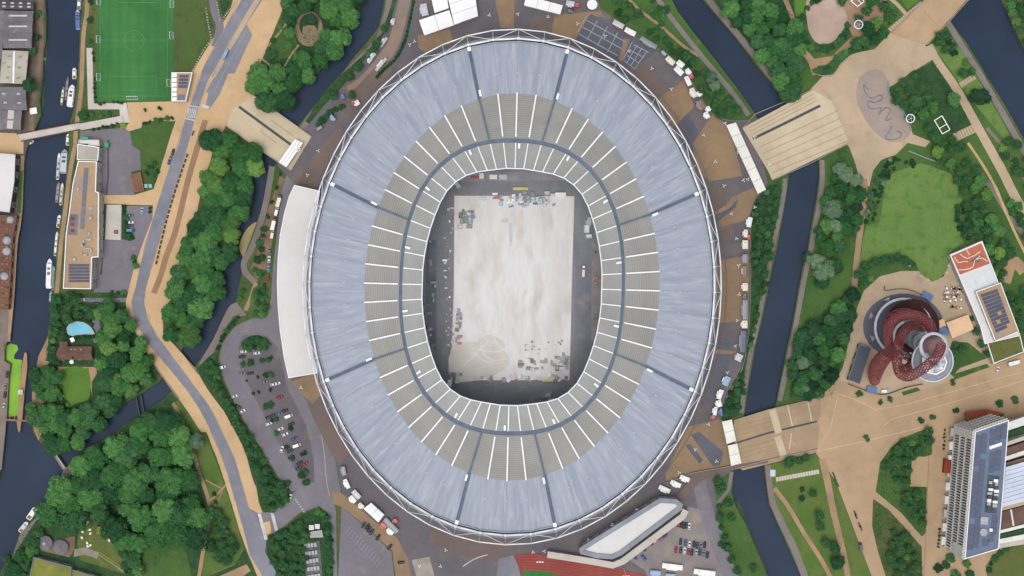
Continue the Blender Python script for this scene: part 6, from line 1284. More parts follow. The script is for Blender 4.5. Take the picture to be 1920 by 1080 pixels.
single([(1693, 154, 11, LI), (1715, 142, 10, L_), (1726, 162, 11, M_), (1705, 170, 11, D), (1738, 184, 10, L_), (1716, 190, 13, D), (1748, 202, 12, M_), (1730, 212, 12, M_), (1680, 172, 10, D), (1680, 188, 10, D), (1708, 222, 11, D), (1742, 238, 10, LI), (1753, 258, 12, M_), (1786, 262, 10, L_), (1712, 205, 11, DP), (1695, 195, 9, D)], M_, 'round tree in the play garden beside the splash pad', 'trees of the play garden')
grove([(1745, 262), (1775, 268), (1800, 262), (1822, 300), (1846, 350), (1858, 400), (1884, 445), (1896, 490), (1884, 508), (1852, 470), (1838, 435), (1824, 410), (1804, 392), (1800, 350), (1782, 322), (1766, 320)], 17.5, 9, 13, [L_, M_, LI, M_], 'round light green tree on the slope east of the lawn', 'trees east of the lawn', seed=24)
grove([(1866, 270), (1890, 300), (1905, 335), (1930, 360), (1930, 300), (1900, 262)], 16, 8, 11, [M_, D, L_], 'tree between the river towpath and the sandy avenue', 'trees east of the avenue', seed=25)
grove([(1888, 378), (1905, 420), (1925, 460), (1930, 420), (1910, 385)], 15, 8, 11, [M_, L_], 'tree between two converging paths at the east edge', 'trees at the converging paths', seed=26)
grove([(1884, -10), (1925, -10), (1925, 85), (1905, 60), (1896, 30)], 13, 6, 9, [D, M_], 'bush on the far bank of the north-east river', 'bushes on the far bank', 'shrub', 'shrub', seed=27)
row([(1626, 415), (1634, 375), (1644, 345), (1656, 318), (1672, 304), (1690, 298), (1706, 304), (1718, 312)], 6.5, 4, 7, [DP, DP, D, SG], 'dark shrub in the crescent bed edging the lawn', 'shrubs of the crescent bed', wid=5)
row([(1638, 412), (1648, 372), (1660, 338), (1678, 314)], 8, 3.5, 6, [DP, D, SG], 'dark shrub in the crescent bed edging the lawn', 'shrubs of the crescent bed', wid=3)
row([(1610, 515), (1625, 500), (1648, 490), (1675, 484), (1700, 487), (1712, 497)], 9, 8, 11, [M_, D, M_], 'bushy tree along the south edge of the lawn', 'trees south of the lawn edge', 'broadleaf_tree', 'tree', wid=3)
row([(1606, 548), (1622, 530), (1640, 518)], 11, 7, 10, [L_, M_], 'bushy tree along the south edge of the lawn', 'trees south of the lawn edge', 'broadleaf_tree', 'tree', wid=3)
grove([(1790, 388), (1806, 380), (1822, 410), (1832, 448), (1806, 452), (1796, 425)], 10, 5, 8, [DP, D], 'dark shrub in the bed beside the painted cafe roof', 'shrubs by the cafe', 'shrub', 'shrub', seed=28)
grove([(1890, 555), (1925, 530), (1925, 630), (1915, 622)], 15, 9, 12, [L_, M_], 'tree east of the solar block', 'trees east of the solar block', seed=29)
grove([(1850, 480), (1880, 500), (1890, 525), (1872, 530)], 14, 8, 11, [L_, M_], 'tree beside the painted cafe roof', 'trees beside the cafe roof', seed=30)
# east river banks
grove([(1420, 385), (1440, 352), (1456, 345), (1460, 372), (1450, 420), (1444, 470), (1438, 530), (1428, 556), (1418, 540), (1414, 470), (1414, 410)], 13.5, 7, 11, [D, D, M_, SG], 'shrubby tree on the bank between kiosk row and east river', 'trees of the kiosk bank', seed=31)
row([(1420, 560), (1418, 590), (1412, 625), (1404, 660)], 13, 5, 7, [D, M_], 'small bush on the grassy bank beside the kiosk row', 'bushes of the kiosk bank')
grove([(1370, 735), (1395, 695), (1400, 710), (1392, 755), (1370, 772), (1360, 765)], 11, 6, 8, [DP, D], 'dark bush on the bank north of the south-east bridge', 'bushes at the south-east bridge', 'shrub', 'shrub', seed=32)
grove([(1560, 322), (1590, 310), (1612, 340), (1612, 385), (1606, 425), (1592, 445), (1560, 470), (1535, 455), (1536, 420), (1545, 385), (1550, 350)], 16, 10, 16, [D, M_, SG, D], 'tree in the riverside wood between towpath and park path', 'trees of the riverside wood', seed=33)
single([(1560, 393, 20, SG), (1543, 510, 22, SG), (1528, 490, 16, SG), (1562, 500, 17, D), (1540, 530, 14, D), (1515, 482, 10, SG)], SG, 'broad grey-green tree overhanging the east river towpath', 'broad trees by the east towpath')
single([(1606, 352, 12, DP), (1604, 388, 13, DP), (1605, 428, 10, D), (1578, 290, 7, D)], DP, 'dark round tree beside the straight park path', 'trees by the park path')
grove([(1498, 625), (1540, 608), (1565, 570), (1592, 552), (1600, 545), (1594, 600), (1580, 645), (1566, 690), (1554, 735), (1525, 738), (1485, 738), (1484, 700), (1494, 660)], 16, 10, 16, [D, DP, M_, D], 'dark tree in the riverside wood beside the red tower precinct', 'trees of the wood by the tower', seed=34)
single([(1505, 680, 13), (1512, 700, 10), (1512, 728, 14), (1528, 738, 12), (1482, 682, 10)], SG, 'grey-green tree on the river side of the tower wood', 'grey-green trees by the tower wood')
# tower precinct and promenade
for it, lb in (((1612, 738, 7), 'small round tree on the promenade west of the maroon fence'), ((1669, 749, 7), 'small round tree on the promenade, larger of a pair south of the maroon fence'), ((1653, 755, 6), 'small round tree on the promenade, smaller of a pair south of the maroon fence'), ((1786, 718, 7), 'small round tree just south-east of the observation deck'), ((1625, 823, 7), 'lone small tree in the middle of the sandy square')):
    single([it], D, lb)
single([(1727, 789, 6), (1748, 782, 6), (1793, 770, 6)], D, 'small round promenade tree north-west of the louvred block', 'promenade trees by the louvred block')
single([(1873, 757, 8), (1903, 749, 8)], D, 'small round promenade tree north of the louvred block', 'promenade trees north of the louvred block')
single([(1822, 597, 6), (1830, 622, 9), (1840, 645, 9), (1850, 664, 9), (1793, 645, 7), (1785, 668, 12), (1805, 655, 9), (1780, 688, 8)], D, 'dark tree in the green beds between tower and sedum roof', 'trees between tower and cafe')
# south-east beds
grove([(1660, 868), (1690, 830), (1742, 808), (1744, 826), (1728, 848), (1706, 860), (1702, 905), (1690, 905), (1665, 895)], 14, 8, 11, [D, M_, D], 'bushy tree in the green bed north of the square paved terrace', 'trees of the upper bed', seed=35)
grove([(1690, 925), (1730, 918), (1732, 985), (1715, 975), (1695, 950)], 14, 8, 11, [D, M_, L_], 'bushy tree in the green bed south of the square paved terrace', 'trees of the middle bed', seed=36)
grove([(1668, 995), (1698, 998), (1722, 1035), (1725, 1085), (1682, 1085), (1668, 1045)], 14, 8, 11, [D, M_, L_], 'bushy tree in the triangular bed by the diagonal path', 'trees of the triangular bed', seed=37)
row([(1762, 992), (1760, 1026)], 6, 2.5, 3, [D], 'clipped hedge bush along the louvred block', 'clipped hedge of the louvred block'); row([(1772, 806), (1770, 842)], 6, 2.5, 3, [D], 'clipped hedge bush along the louvred block', 'clipped hedge of the louvred block')
single([(1783, 1046, 9, D), (1760, 1064, 9, DP), (1774, 1060, 8, M_), (1812, 1058, 8, L_), (1792, 1078, 12, M_), (1818, 1078, 10, D)], D, 'shrub at the south end of the louvred block', 'shrubs south of the louvred block', 'shrub', 'shrub')
row([(1855, 1070), (1866, 1046), (1888, 1028), (1912, 1014)], 12, 5, 7, [M_, D], 'bush along the rim of the corner grass bed', 'bushes of the corner bed')
single([(1524, 925, 10, D), (1504, 918, 6, D), (1503, 935, 6, D), (1536, 966, 11, SG), (1538, 986, 11, D), (1548, 1018, 11, D), (1566, 1026, 12, D), (1571, 1054, 14, D)], D, 'round tree on the lawn between the two straight park paths', 'trees on the south-east lawn')
single([(1478, 868, 11, D), (1500, 864, 9, SG), (1512, 858, 9, SG), (1486, 862, 8, D)], D, 'tree tucked below the south-east bridge', 'trees below the south-east bridge')
single([(1346, 902, 9, D), (1352, 916, 11, SG), (1365, 944, 11, SG), (1350, 970, 11, SG), (1371, 970, 9, SG), (1352, 988, 7, D), (1358, 1010, 9, DP), (1366, 1028, 9, DP), (1372, 1050, 9, D), (1382, 1072, 9, D), (1412, 1066, 9, SG), (1348, 950, 8, D), (1355, 1022, 8, D)], SG, 'tree on the bank between gravel car park and east river', 'trees by the gravel car park')
single([(575, 905, 7, D), (528, 942, 6, SG), (540, 905, 7, D)], D, 'bush at the south end of the west car park', 'bushes at the car park corner', 'shrub', 'shrub')
# planting masses
cover('ground_cover', [[(372, 692), (392, 668), (430, 740), (470, 810), (500, 865), (545, 930), (530, 950), (498, 962), (480, 900), (442, 805), (385, 715)], [(500, 1012), (565, 965), (614, 962), (625, 1085), (522, 1085)], bedA, bedB], .9, 1.0, .6, lm_dark, 'low dark green planting under the bank trees', 6)
cover('ground_cover', [[(1350, 0), (1480, -30), (1500, 60), (1500, 175), (1484, 184), (1430, 120), (1390, 66)], [(1480, 745), (1492, 640), (1510, 610), (1560, 570), (1600, 540), (1600, 600), (1575, 690), (1560, 742)], [(1412, 380), (1440, 348), (1462, 340), (1460, 400), (1440, 500), (1430, 560), (1405, 680), (1392, 775), (1360, 785), (1392, 692), (1408, 540)], [(1712, 134), (1752, 115), (1822, 232), (1788, 252), (1740, 175)]], .8, .9, .6, lm_dark, 'low dark green planting on the east river banks', 7)
cover('ground_cover', [[(96, 550), (236, 562), (238, 590), (300, 700), (240, 750), (170, 800), (100, 840), (64, 808), (180, 760), (180, 660), (186, 596), (115, 600), (110, 680), (94, 640)], [(120, 882), (165, 842), (322, 738), (380, 880), (375, 1000), (262, 1085), (222, 1040), (205, 980), (110, 1000), (0, 1085), (38, 1004), (110, 905)], [(480, 120), (535, 30), (640, 82), (530, 200), (470, 170)]], .6, 1.0, .7, lm_dark, 'low dark green undergrowth below the western woods', 8)
grow()
# ================================================================ vehicles, boats, kiosks, lamps, crates
def paint(nm, r, g, b): return pmat('paint_' + nm, C(r, g, b), C(r * .93, g * .93, b * .93), .5, fine=.03, rough=.35, coord='obj', spec=.5)
PT = {'white': paint('white', 236, 236, 236), 'black': paint('black', 46, 48, 54), 'grey': paint('grey', 128, 132, 140), 'silver': paint('silver', 190, 194, 200), 'blue': paint('blue', 62, 98, 160), 'navy': paint('navy', 56, 66, 92), 'red': paint('red', 178, 48, 42), 'teal': paint('teal', 96, 128, 134), 'cream': paint('cream', 224, 216, 196), 'orange': paint('orange', 206, 110, 56), 'lightblue': paint('lightblue', 132, 164, 196), 'brown': paint('brown', 110, 86, 70), 'yellow': paint('yellow', 196, 180, 70), 'green': paint('green', 70, 120, 96)}
m_tyre = pmat('tyre', C(44, 44, 46), fine=.1); m_cg = pmat('car_glass', C(46, 52, 60), C(58, 64, 74), .5, fine=0, rough=.12, spec=.6)
def loft(secs):
    """closed skin through cross sections; each section is a ring of points of equal count"""
    mb = MB(); n = len(secs[0])
    for s in secs: mb.v += [Vector(p) for p in s]
    for i in range(len(secs) - 1):
        for j in range(n): mb.f.append((i * n + j, i * n + (j + 1) % n, (i + 1) * n + (j + 1) % n, (i + 1) * n + j))
    mb.f.append(tuple(reversed(range(n)))); mb.f.append(tuple((len(secs) - 1) * n + j for j in range(n)))
    return mb
def sec(x, w, z0, z1, b=.12): return [(x, -w + b, z0), (x, w - b, z0), (x, w, z0 + b), (x, w, z1 - b), (x, w - b, z1), (x, -w + b, z1), (x, -w, z1 - b), (x, -w, z0 + b)]
def wheel(t, x, y, r=.33):
    mb = MB(); mb.tube([(x, y - .1, r), (x, y + .1, r)], r, 12); wh = mb.build('wheel', m_tyre, t); MB().tube([(x, y - .115, r), (x, y + .115, r)], r * .6, 8).build('rim', m_metal, wh); return wh
def car_proto():
    t = thing('parked_car', 'x', 'car')
    loft([sec(-2.2, .74, .35, .8), sec(-2.05, .86, .25, .95), sec(-1.2, .9, .22, 1.0), sec(.9, .9, .22, .98), sec(1.7, .87, .25, .9), sec(2.15, .74, .35, .75)]).build('body', PT['grey'], t, True)
    loft([sec(-1.85, .72, .9, 1.0, .04), sec(-1.35, .72, .93, 1.42, .12), sec(.15, .72, .93, 1.44, .12), sec(1.0, .72, .9, .99, .04)]).build('glasshouse', m_cg, t, True)
    loft([sec(-1.3, .62, 1.38, 1.47, .04), sec(-.5, .64, 1.42, 1.52, .04), sec(.1, .62, 1.38, 1.48, .04)]).build('car_roof', PT['grey'], t, True)
    for x in (-1.35, 1.35):
        for y in (-.82, .82): wheel(t, x, y)
    return t
def van_proto():
    t = thing('parked_van', 'x', 'van')
    loft([sec(-2.7, .93, .35, 2.0), sec(-2.6, .98, .3, 2.15), sec(1.2, .98, .3, 2.15), sec(1.75, .96, .3, 1.5), sec(2.5, .9, .32, 1.05), sec(2.65, .8, .4, .9)]).build('body', PT['white'], t)
    loft([sec(1.24, .86, 1.5, 2.1, .06), sec(1.8, .84, 1.1, 1.54, .06), sec(2.0, .8, 1.05, 1.35, .06)]).build('windscreen', m_cg, t)
    for x in (-1.6, 1.6):
        for y in (-.9, .9): wheel(t, x, y, .36)
    return t
def truck_proto():
    t = thing('parked_truck', 'x', 'truck')
    loft([sec(2.2, 1.15, .5, 2.7), sec(3.3, 1.15, .5, 2.7), sec(3.9, 1.1, .5, 2.2)]).build('cab', PT['white'], t); loft([sec(3.45, 1.0, 1.5, 2.55, .06), sec(3.96, .95, 1.4, 2.1, .06)]).build('windscreen', m_cg, t)
    MB().box((-.8, 0, .75), (6.4, 1.1, .3)).build('chassis', m_dmetal, t); loft([sec(-4.1, 1.25, .95, 3.5, .06), sec(1.95, 1.25, .95, 3.5, .06)]).build('box_body', PT['white'], t)
    for x in (-3, -1.9, 2.9):
        for y in (-1.05, 1.05): wheel(t, x, y, .5)
    return t
CARP, VANP, TRKP = car_proto(), van_proto(), truck_proto(); FIRST = {}
def put(proto, x, y, ang, col, label, group=None, scale=None, z=0., mats=None):
    p = P(x, y, 0); p.z = z
    bodyname = {'parked_car': 'body', 'parked_van': 'body', 'parked_truck': 'cab'}[proto.name.split('.')[0]]
    mm = {bodyname: PT[col]}
    if bodyname == 'body': mm['car_roof'] = PT[col]
    if mats: mm.update(mats)
    return copy_thing(proto, p, R_(ang), label, group, mm, scale)
gz = .26
G1 = 'vehicles in the west car park'
for x, y, a, c in ((457, 659, 5, 'white'), (482, 662, 5, 'white'), (454, 669, 5, 'black'), (514, 720, 15, 'white'), (520, 719, 15, 'white'), (525, 745, 15, 'red'), (440, 743, 20, 'white'), (447, 762, -30, 'black'), (455, 771, 30, 'white'), (525, 775, 20, 'teal'), (504, 782, 20, 'black'), (514, 778, 20, 'navy'), (505, 794, 20, 'white'), (526, 804, 25, 'white'), (546, 795, 25, 'black'), (535, 814, 25, 'white'), (552, 822, 25, 'blue'), (529, 842, 70, 'white'), (546, 857, 30, 'black'), (562, 868, 30, 'black'), (572, 870, 30, 'red'), (560, 877, 30, 'navy'), (531, 905, 30, 'black'), (545, 932, 80, 'white'), (540, 913, 20, 'grey'), (497, 716, 15, 'grey'), (470, 700, 10, 'black'), (534, 770, 20, 'black'), (545, 845, 25, 'navy'), (455, 700, 10, 'grey')):
    put(CARP, x, y, a, c, '%s car among the bushy rows of the west car park' % c, 'cars in the west car park', z=gz)
for x, y, a, lb in ((416, 689, 15, 'white van at the hedge of the west car park entrance'), (542, 780, 20, 'white van on the middle row of the west car park'), (557, 835, 20, 'white van on the south row of the west car park')): put(VANP, x, y, a, 'white', lb, z=gz)
for x, y, a, c in ((682, 984, 60, 'navy'), (689, 987, 60, 'black'), (697, 997, 55, 'navy'), (709, 1007, 55, 'black'), (731, 1025, 50, 'black'), (752, 1054, 5, 'black'), (692, 992, 60, 'black')):
    put(CARP, x, y, a, c, 'dark car parked on the slanted bays beside the tan footway', 'dark cars by the tan footway', z=.32)
for x, y, c in ((1282, 985, 'black'), (1287, 985, 'navy'), (1292, 986, 'white'), (1285, 1017, 'blue'), (1292.5, 1020, 'white'), (1301, 1020, 'black'), (1307, 1022, 'navy'), (1314, 1022, 'grey'), (1321, 1021, 'black'), (1283, 1032, 'white'), (1290.5, 1034, 'red'), (1297, 1035, 'black'), (1305, 1035, 'silver'), (1312, 1035, 'navy'), (1319, 1037, 'grey'), (1326, 1040, 'black'), (1276, 1015, 'black'), (1276, 1031, 'navy'), (1272, 982, 'red'), (1277.5, 983, 'black')):
    put(CARP, x, y, 84, c, '%s car in the tight ranks of the gravel car park' % c, 'cars in the gravel car park', z=.32)
put(CARP, 1267, 1030, 85, 'red', 'red car parked alone beside the tight ranks of the gravel car park', z=.32)
for x, y, a, c in ((1246, 1001, -35, 'blue'), (1234, 1008, -40, 'red'), (1225, 1012, -45, 'silver'), (1219, 1017, -45, 'black'), (1210, 1022, -45, 'grey'), (1206, 1028, -45, 'black'), (1190, 1044, -50, 'blue'), (1207, 1045, -50, 'blue'), (1241, 1004, -40, 'navy')):
    put(CARP, x, y, a, c, '%s car parked against the long white pavilion' % c, 'cars beside the pavilion', z=.32)
TB = 'trucks and cars on the service road'
put(TRKP, 524, 377, 75, 'black', 'truck with cream box body parked beside the white annexe', mats={'box_body': PT['cream']}, z=gz)
put(TRKP, 514, 420, 78, 'black', 'truck with white box body parked beside the white annexe', z=gz)
put(VANP, 519, 397, 76, 'white', 'white van parked between two trucks beside the annexe', z=gz); put(VANP, 511, 440, 80, 'cream', 'cream van behind the white truck beside the annexe', z=gz)
for x, y, c in ((506, 469, 'grey'), (505, 486, 'white'), (504, 504, 'lightblue'), (503, 521, 'red'), (496, 537, 'black')): put(CARP, x, y, 86, c, '%s car parked on the service road west of the annexe' % c, z=gz)
put(CARP, 325, 285, 75, 'navy', 'navy car at the kerb of the main road opposite the grass bank', z=.2); put(CARP, 318, 303, 75, 'blue', 'blue car at the kerb of the main road near the rusty-roofed shed', z=.2); put(CARP, 321, 296, 75, 'grey', 'grey car between two blue cars on the main road', z=.2)
t = put(TRKP, 424, 101, 63, 'lightblue', 'pale blue lorry driving on the dual carriageway', mats={'box_body': PT['lightblue']}, z=.2, scale=(.75, .85, .8))
for x, y, a, c, lb in ((245, 404, 0, 'teal', 'teal car in the parking bays by the pale court'), (245, 417, 0, 'white', 'white car in the parking bays by the pale court'), (244, 423, 0, 'navy', 'navy car in the parking bays by the pale court'), (267, 395, 85, 'silver', 'silver car parked across from the bays by the pale court'), (179, 569, 5, 'black', 'black car on the cottage drive'), (146, 574, 60, 'black', 'black car parked under the cottage garden trees')): put(CARP, x, y, a, c, lb, z=.08)
put(VANP, 246, 432, 0, 'blue', 'blue van in the parking bays by the pale court', z=.06); put(VANP, 152, 562, 0, 'white', 'white van on the cottage drive', z=.06)
for x, y, c in ((14, 702, 'navy'), (11, 725, 'grey'), (10, 740, 'black'), (8, 761, 'silver')): put(CARP, x, y, 85, c, '%s car parked on the quay beside the duckweed lock' % c, z=.06)
put(TRKP, 1900, 680, 15, 'white', 'white box truck on the promenade below the sedum roof', z=.1); put(CARP, 1870, 693, 80, 'white', 'white car on the promenade beside the box truck', z=.1); put(VANP, 1659, 733, 5, 'white', 'white van inside the maroon fence of the tower precinct', z=.1); put(VANP, 1613, 1024, 100, 'navy', 'dark pickup van parked on the south-east lawn', z=.1); put(VANP, 601, 240, 35, 'grey', 'grey van on the concourse at the west footbridge', z=.3)
for o in (CARP, VANP, TRKP):
    for ch in list(o.children_recursive): bpy.data.objects.remove(ch)
    bpy.data.objects.remove(o)

# ---------------------------------------------------------------- boats
def boat_ports(cb, a, b, hL, w, z):
    for k in range(4):
        for s in (-1, 1):
            mb = MB(); mb.box(((a + (b - a) * (k + .5) / 4) * hL, s * w, z), (.7, .08, .35)); me = bpy.data.meshes.new('porthole'); me.from_pydata([tuple(v) for v in mb.v], [], mb.f); me.update(); obj('porthole', me, m_glass, cb)
def boat(x, y, L, Wd, ang, hull, cabin, label, kind='narrow', deckm=None):
    p = P(x, y, WZ); L *= S; Wd *= S; t = thing('moored_boat' if kind != 'cruiser' else 'cabin_cruiser', label, 'boat', p, R_(ang)); hL, hw = L / 2, Wd / 2
    ks = [(-1, .7), (-.93, .95), (-.6, 1), (.55, 1), (.82, .72), (.95, .32), (1, .06)]
    mb = MB()
    for k, w in ks: mb.v += [Vector((k * hL, -w * hw * .85, -.25)), Vector((k * hL, w * hw * .85, -.25)), Vector((k * hL, w * hw, .7 + max(0, k - .5) * .5)), Vector((k * hL, -w * hw, .7 + max(0, k - .5) * .5))]
    for i in range(len(ks) - 1):
        for j in range(4): mb.f.append((i * 4 + j, i * 4 + (j + 1) % 4, i * 4 + 4 + (j + 1) % 4, i * 4 + 4 + j))
    mb.f.append((3, 2, 1, 0)); mb.f.append(tuple(len(mb.v) - 4 + j for j in range(4)))
    me = bpy.data.meshes.new('hull'); me.from_pydata([tuple(v) for v in mb.v], [], mb.f); me.update(); obj('hull', me, PT[hull], t)
    def lb(name, a, b, w, z0, z1, mat):
        m2 = loft([sec(a * hL, w * hw, z0, z1, .08), sec(b * hL, w * hw * .97, z0, z1, .08)]); me = bpy.data.meshes.new(name); me.from_pydata([tuple(v) for v in m2.v], [], m2.f); me.update(); return obj(name, me, mat, t)
    if kind == 'narrow':
        cb = lb('cabin', -.72, .62, .78, .7, 1.5, PT[cabin]); boat_ports(cb, -.6, .5, hL, .79 * hw, 1.15); lb('roof_hatch', -.3, -.12, .5, 1.5, 1.62, m_glass); lb('roof_box', .1, .3, .4, 1.5, 1.75, PT['brown']); lb('stern_deck', -.94, -.74, .8, .7, .78, m_wood)
    elif kind == 'wide':
        cb = lb('cabin', -.86, .66, .86, .7, 2.2, PT[cabin]); boat_ports(cb, -.75, .55, hL, .87 * hw, 1.6); lb('skylight', -.1, .12, .5, 2.2, 2.32, m_glass); lb('skylight', .25, .42, .5, 2.2, 2.32, m_glass); lb('bow_deck', .68, .84, .6, .72, .82, m_wood)
    elif kind == 'barge':
        lb('hold_cover', -.35, .7, .7, .7, 1.1, PT[cabin]); lb('wheelhouse', -.72, -.42, .75, .7, 2.2, PT['white']); lb('stern_deck', -.93, -.74, .75, .7, .8, m_wood)
    else:
        lb('cabin', -.35, .45, .72, .7, 1.5, PT[cabin]); lb('windscreen', .36, .5, .66, 1.1, 1.55, m_glass); lb('cockpit', -.9, -.4, .7, .7, .82, m_wood)
    return t
boat(149, 8, 22, 8, 88, 'grey', 'white', 'small white cruiser moored at the north end of the canal', 'cruiser')
boat(147, 37, 38, 9.5, 92, 'lightblue', 'blue', 'blue boat with pale cabin moored by the towpath', 'wide')
boat(140, 138, 21, 8, 90, 'cream', 'white', 'pointed cream cruiser moored above the big white houseboat', 'cruiser')
boat(134, 180, 42, 12, 83, 'white', 'white', 'big white wide-beam houseboat moored by the towpath', 'wide')
boat(126, 166, 46, 5.5, 84, 'black', 'grey', 'dark narrowboat moored between houseboat and brown narrowboat'); boat(118, 180, 36, 5.5, 83, 'brown', 'cream', 'brown narrowboat on the outside of the moored group')
boat(75, 165, 48, 8.5, 85, 'red', 'red', 'red barge with white wheelhouse on the warehouse side', 'barge'); boat(77, 111, 18, 7, 0, 'silver', 'white', 'small silver dinghy nosed into the warehouse bank', 'cruiser')
boat(121, 303, 46, 14, 87, 'grey', 'silver', 'broad grey barge moored beside the pale school wing', 'wide'); boat(110, 312, 50, 6, 86, 'white', 'silver', 'white narrowboat moored outside the broad grey barge')
boat(116, 364, 42, 6, 85, 'cream', 'silver', 'pale narrowboat lying against the green verge'); boat(109, 361, 38, 7, 84, 'brown', 'grey', 'brown patched narrowboat outside the pale one')
boat(111, 415, 24, 7, 83, 'white', 'silver', 'little cruiser with blue bow cover by the long building', 'cruiser'); boat(106, 457, 46, 5.5, 85, 'cream', 'white', 'long thin white narrowboat by the canalside verge')
boat(93, 513, 56, 11, 88, 'white', 'white', 'white passenger boat moored opposite the terracotta terrace', 'wide'); boat(101, 522, 46, 6, 88, 'teal', 'green', 'teal-green narrowboat inside the white passenger boat')
boat(128, 262, 22, 7, 86, 'white', 'white', 'white boat just south of the canal footbridge', 'cruiser'); boat(96, 556, 22, 6, 85, 'blue', 'lightblue', 'blue narrowboat by the cottage garden trees')
boat(61, 962, 28, 10, 55, 'white', 'white', 'white cabin cruiser moored at the basin embankment', 'cruiser'); boat(45, 988, 24, 9, 52, 'white', 'silver', 'white cruiser half under the trees at the basin', 'cruiser'); boat(57, 268, 16, 6, 30, 'silver', 'white', 'pale dinghy under the west end of the footbridge', 'cruiser')

# ---------------------------------------------------------------- kiosks, trailers and cabins
def kiosk(x, y, w, l, ang, wall, roof, label, h=2.8, kind='trailer', group=None, z=.26):
    p = P(x, y, 0); p.z = z; w *= S; l *= S; t = thing('catering_' + kind if kind != 'cabin' else 'site_cabin', label, kind, p, R_(ang), group)
    def bx(name, c, d, m):
        mb = MB(); mb.box(c, d); me = bpy.data.meshes.new(name); me.from_pydata([tuple(v) for v in mb.v], [], mb.f); me.update(); return obj(name, me, m, t)
    bx('body', (0, 0, .35 + (h - .35) / 2), (w, l, h - .35), PT[wall])
    mb = loft([sec(-w / 2 - .1, l / 2 + .1, h, h + .15, .04), sec(-w * .25, l / 2 + .1, h, h + .3, .06), sec(w * .25, l / 2 + .1, h, h + .3, .06), sec(w / 2 + .1, l / 2 + .1, h, h + .15, .04)]); me = bpy.data.meshes.new('roof'); me.from_pydata([tuple(v) for v in mb.v], [], mb.f); me.update(); obj('roof', me, PT[roof], t)
    bx('serving_hatch', (-w / 2 - .03, 0, 1.7), (.08, l * .5, 1.0), m_glass); bx('awning', (-w / 2 - .45, 0, 2.3), (.85, l * .55, .07), PT[wall]); bx('roof_vent', (0, l * .25, h + .42), (.7, .7, .3), m_metal); bx('base', (0, 0, .2), (w * .9, l * .9, .34), m_dmetal)
    return t
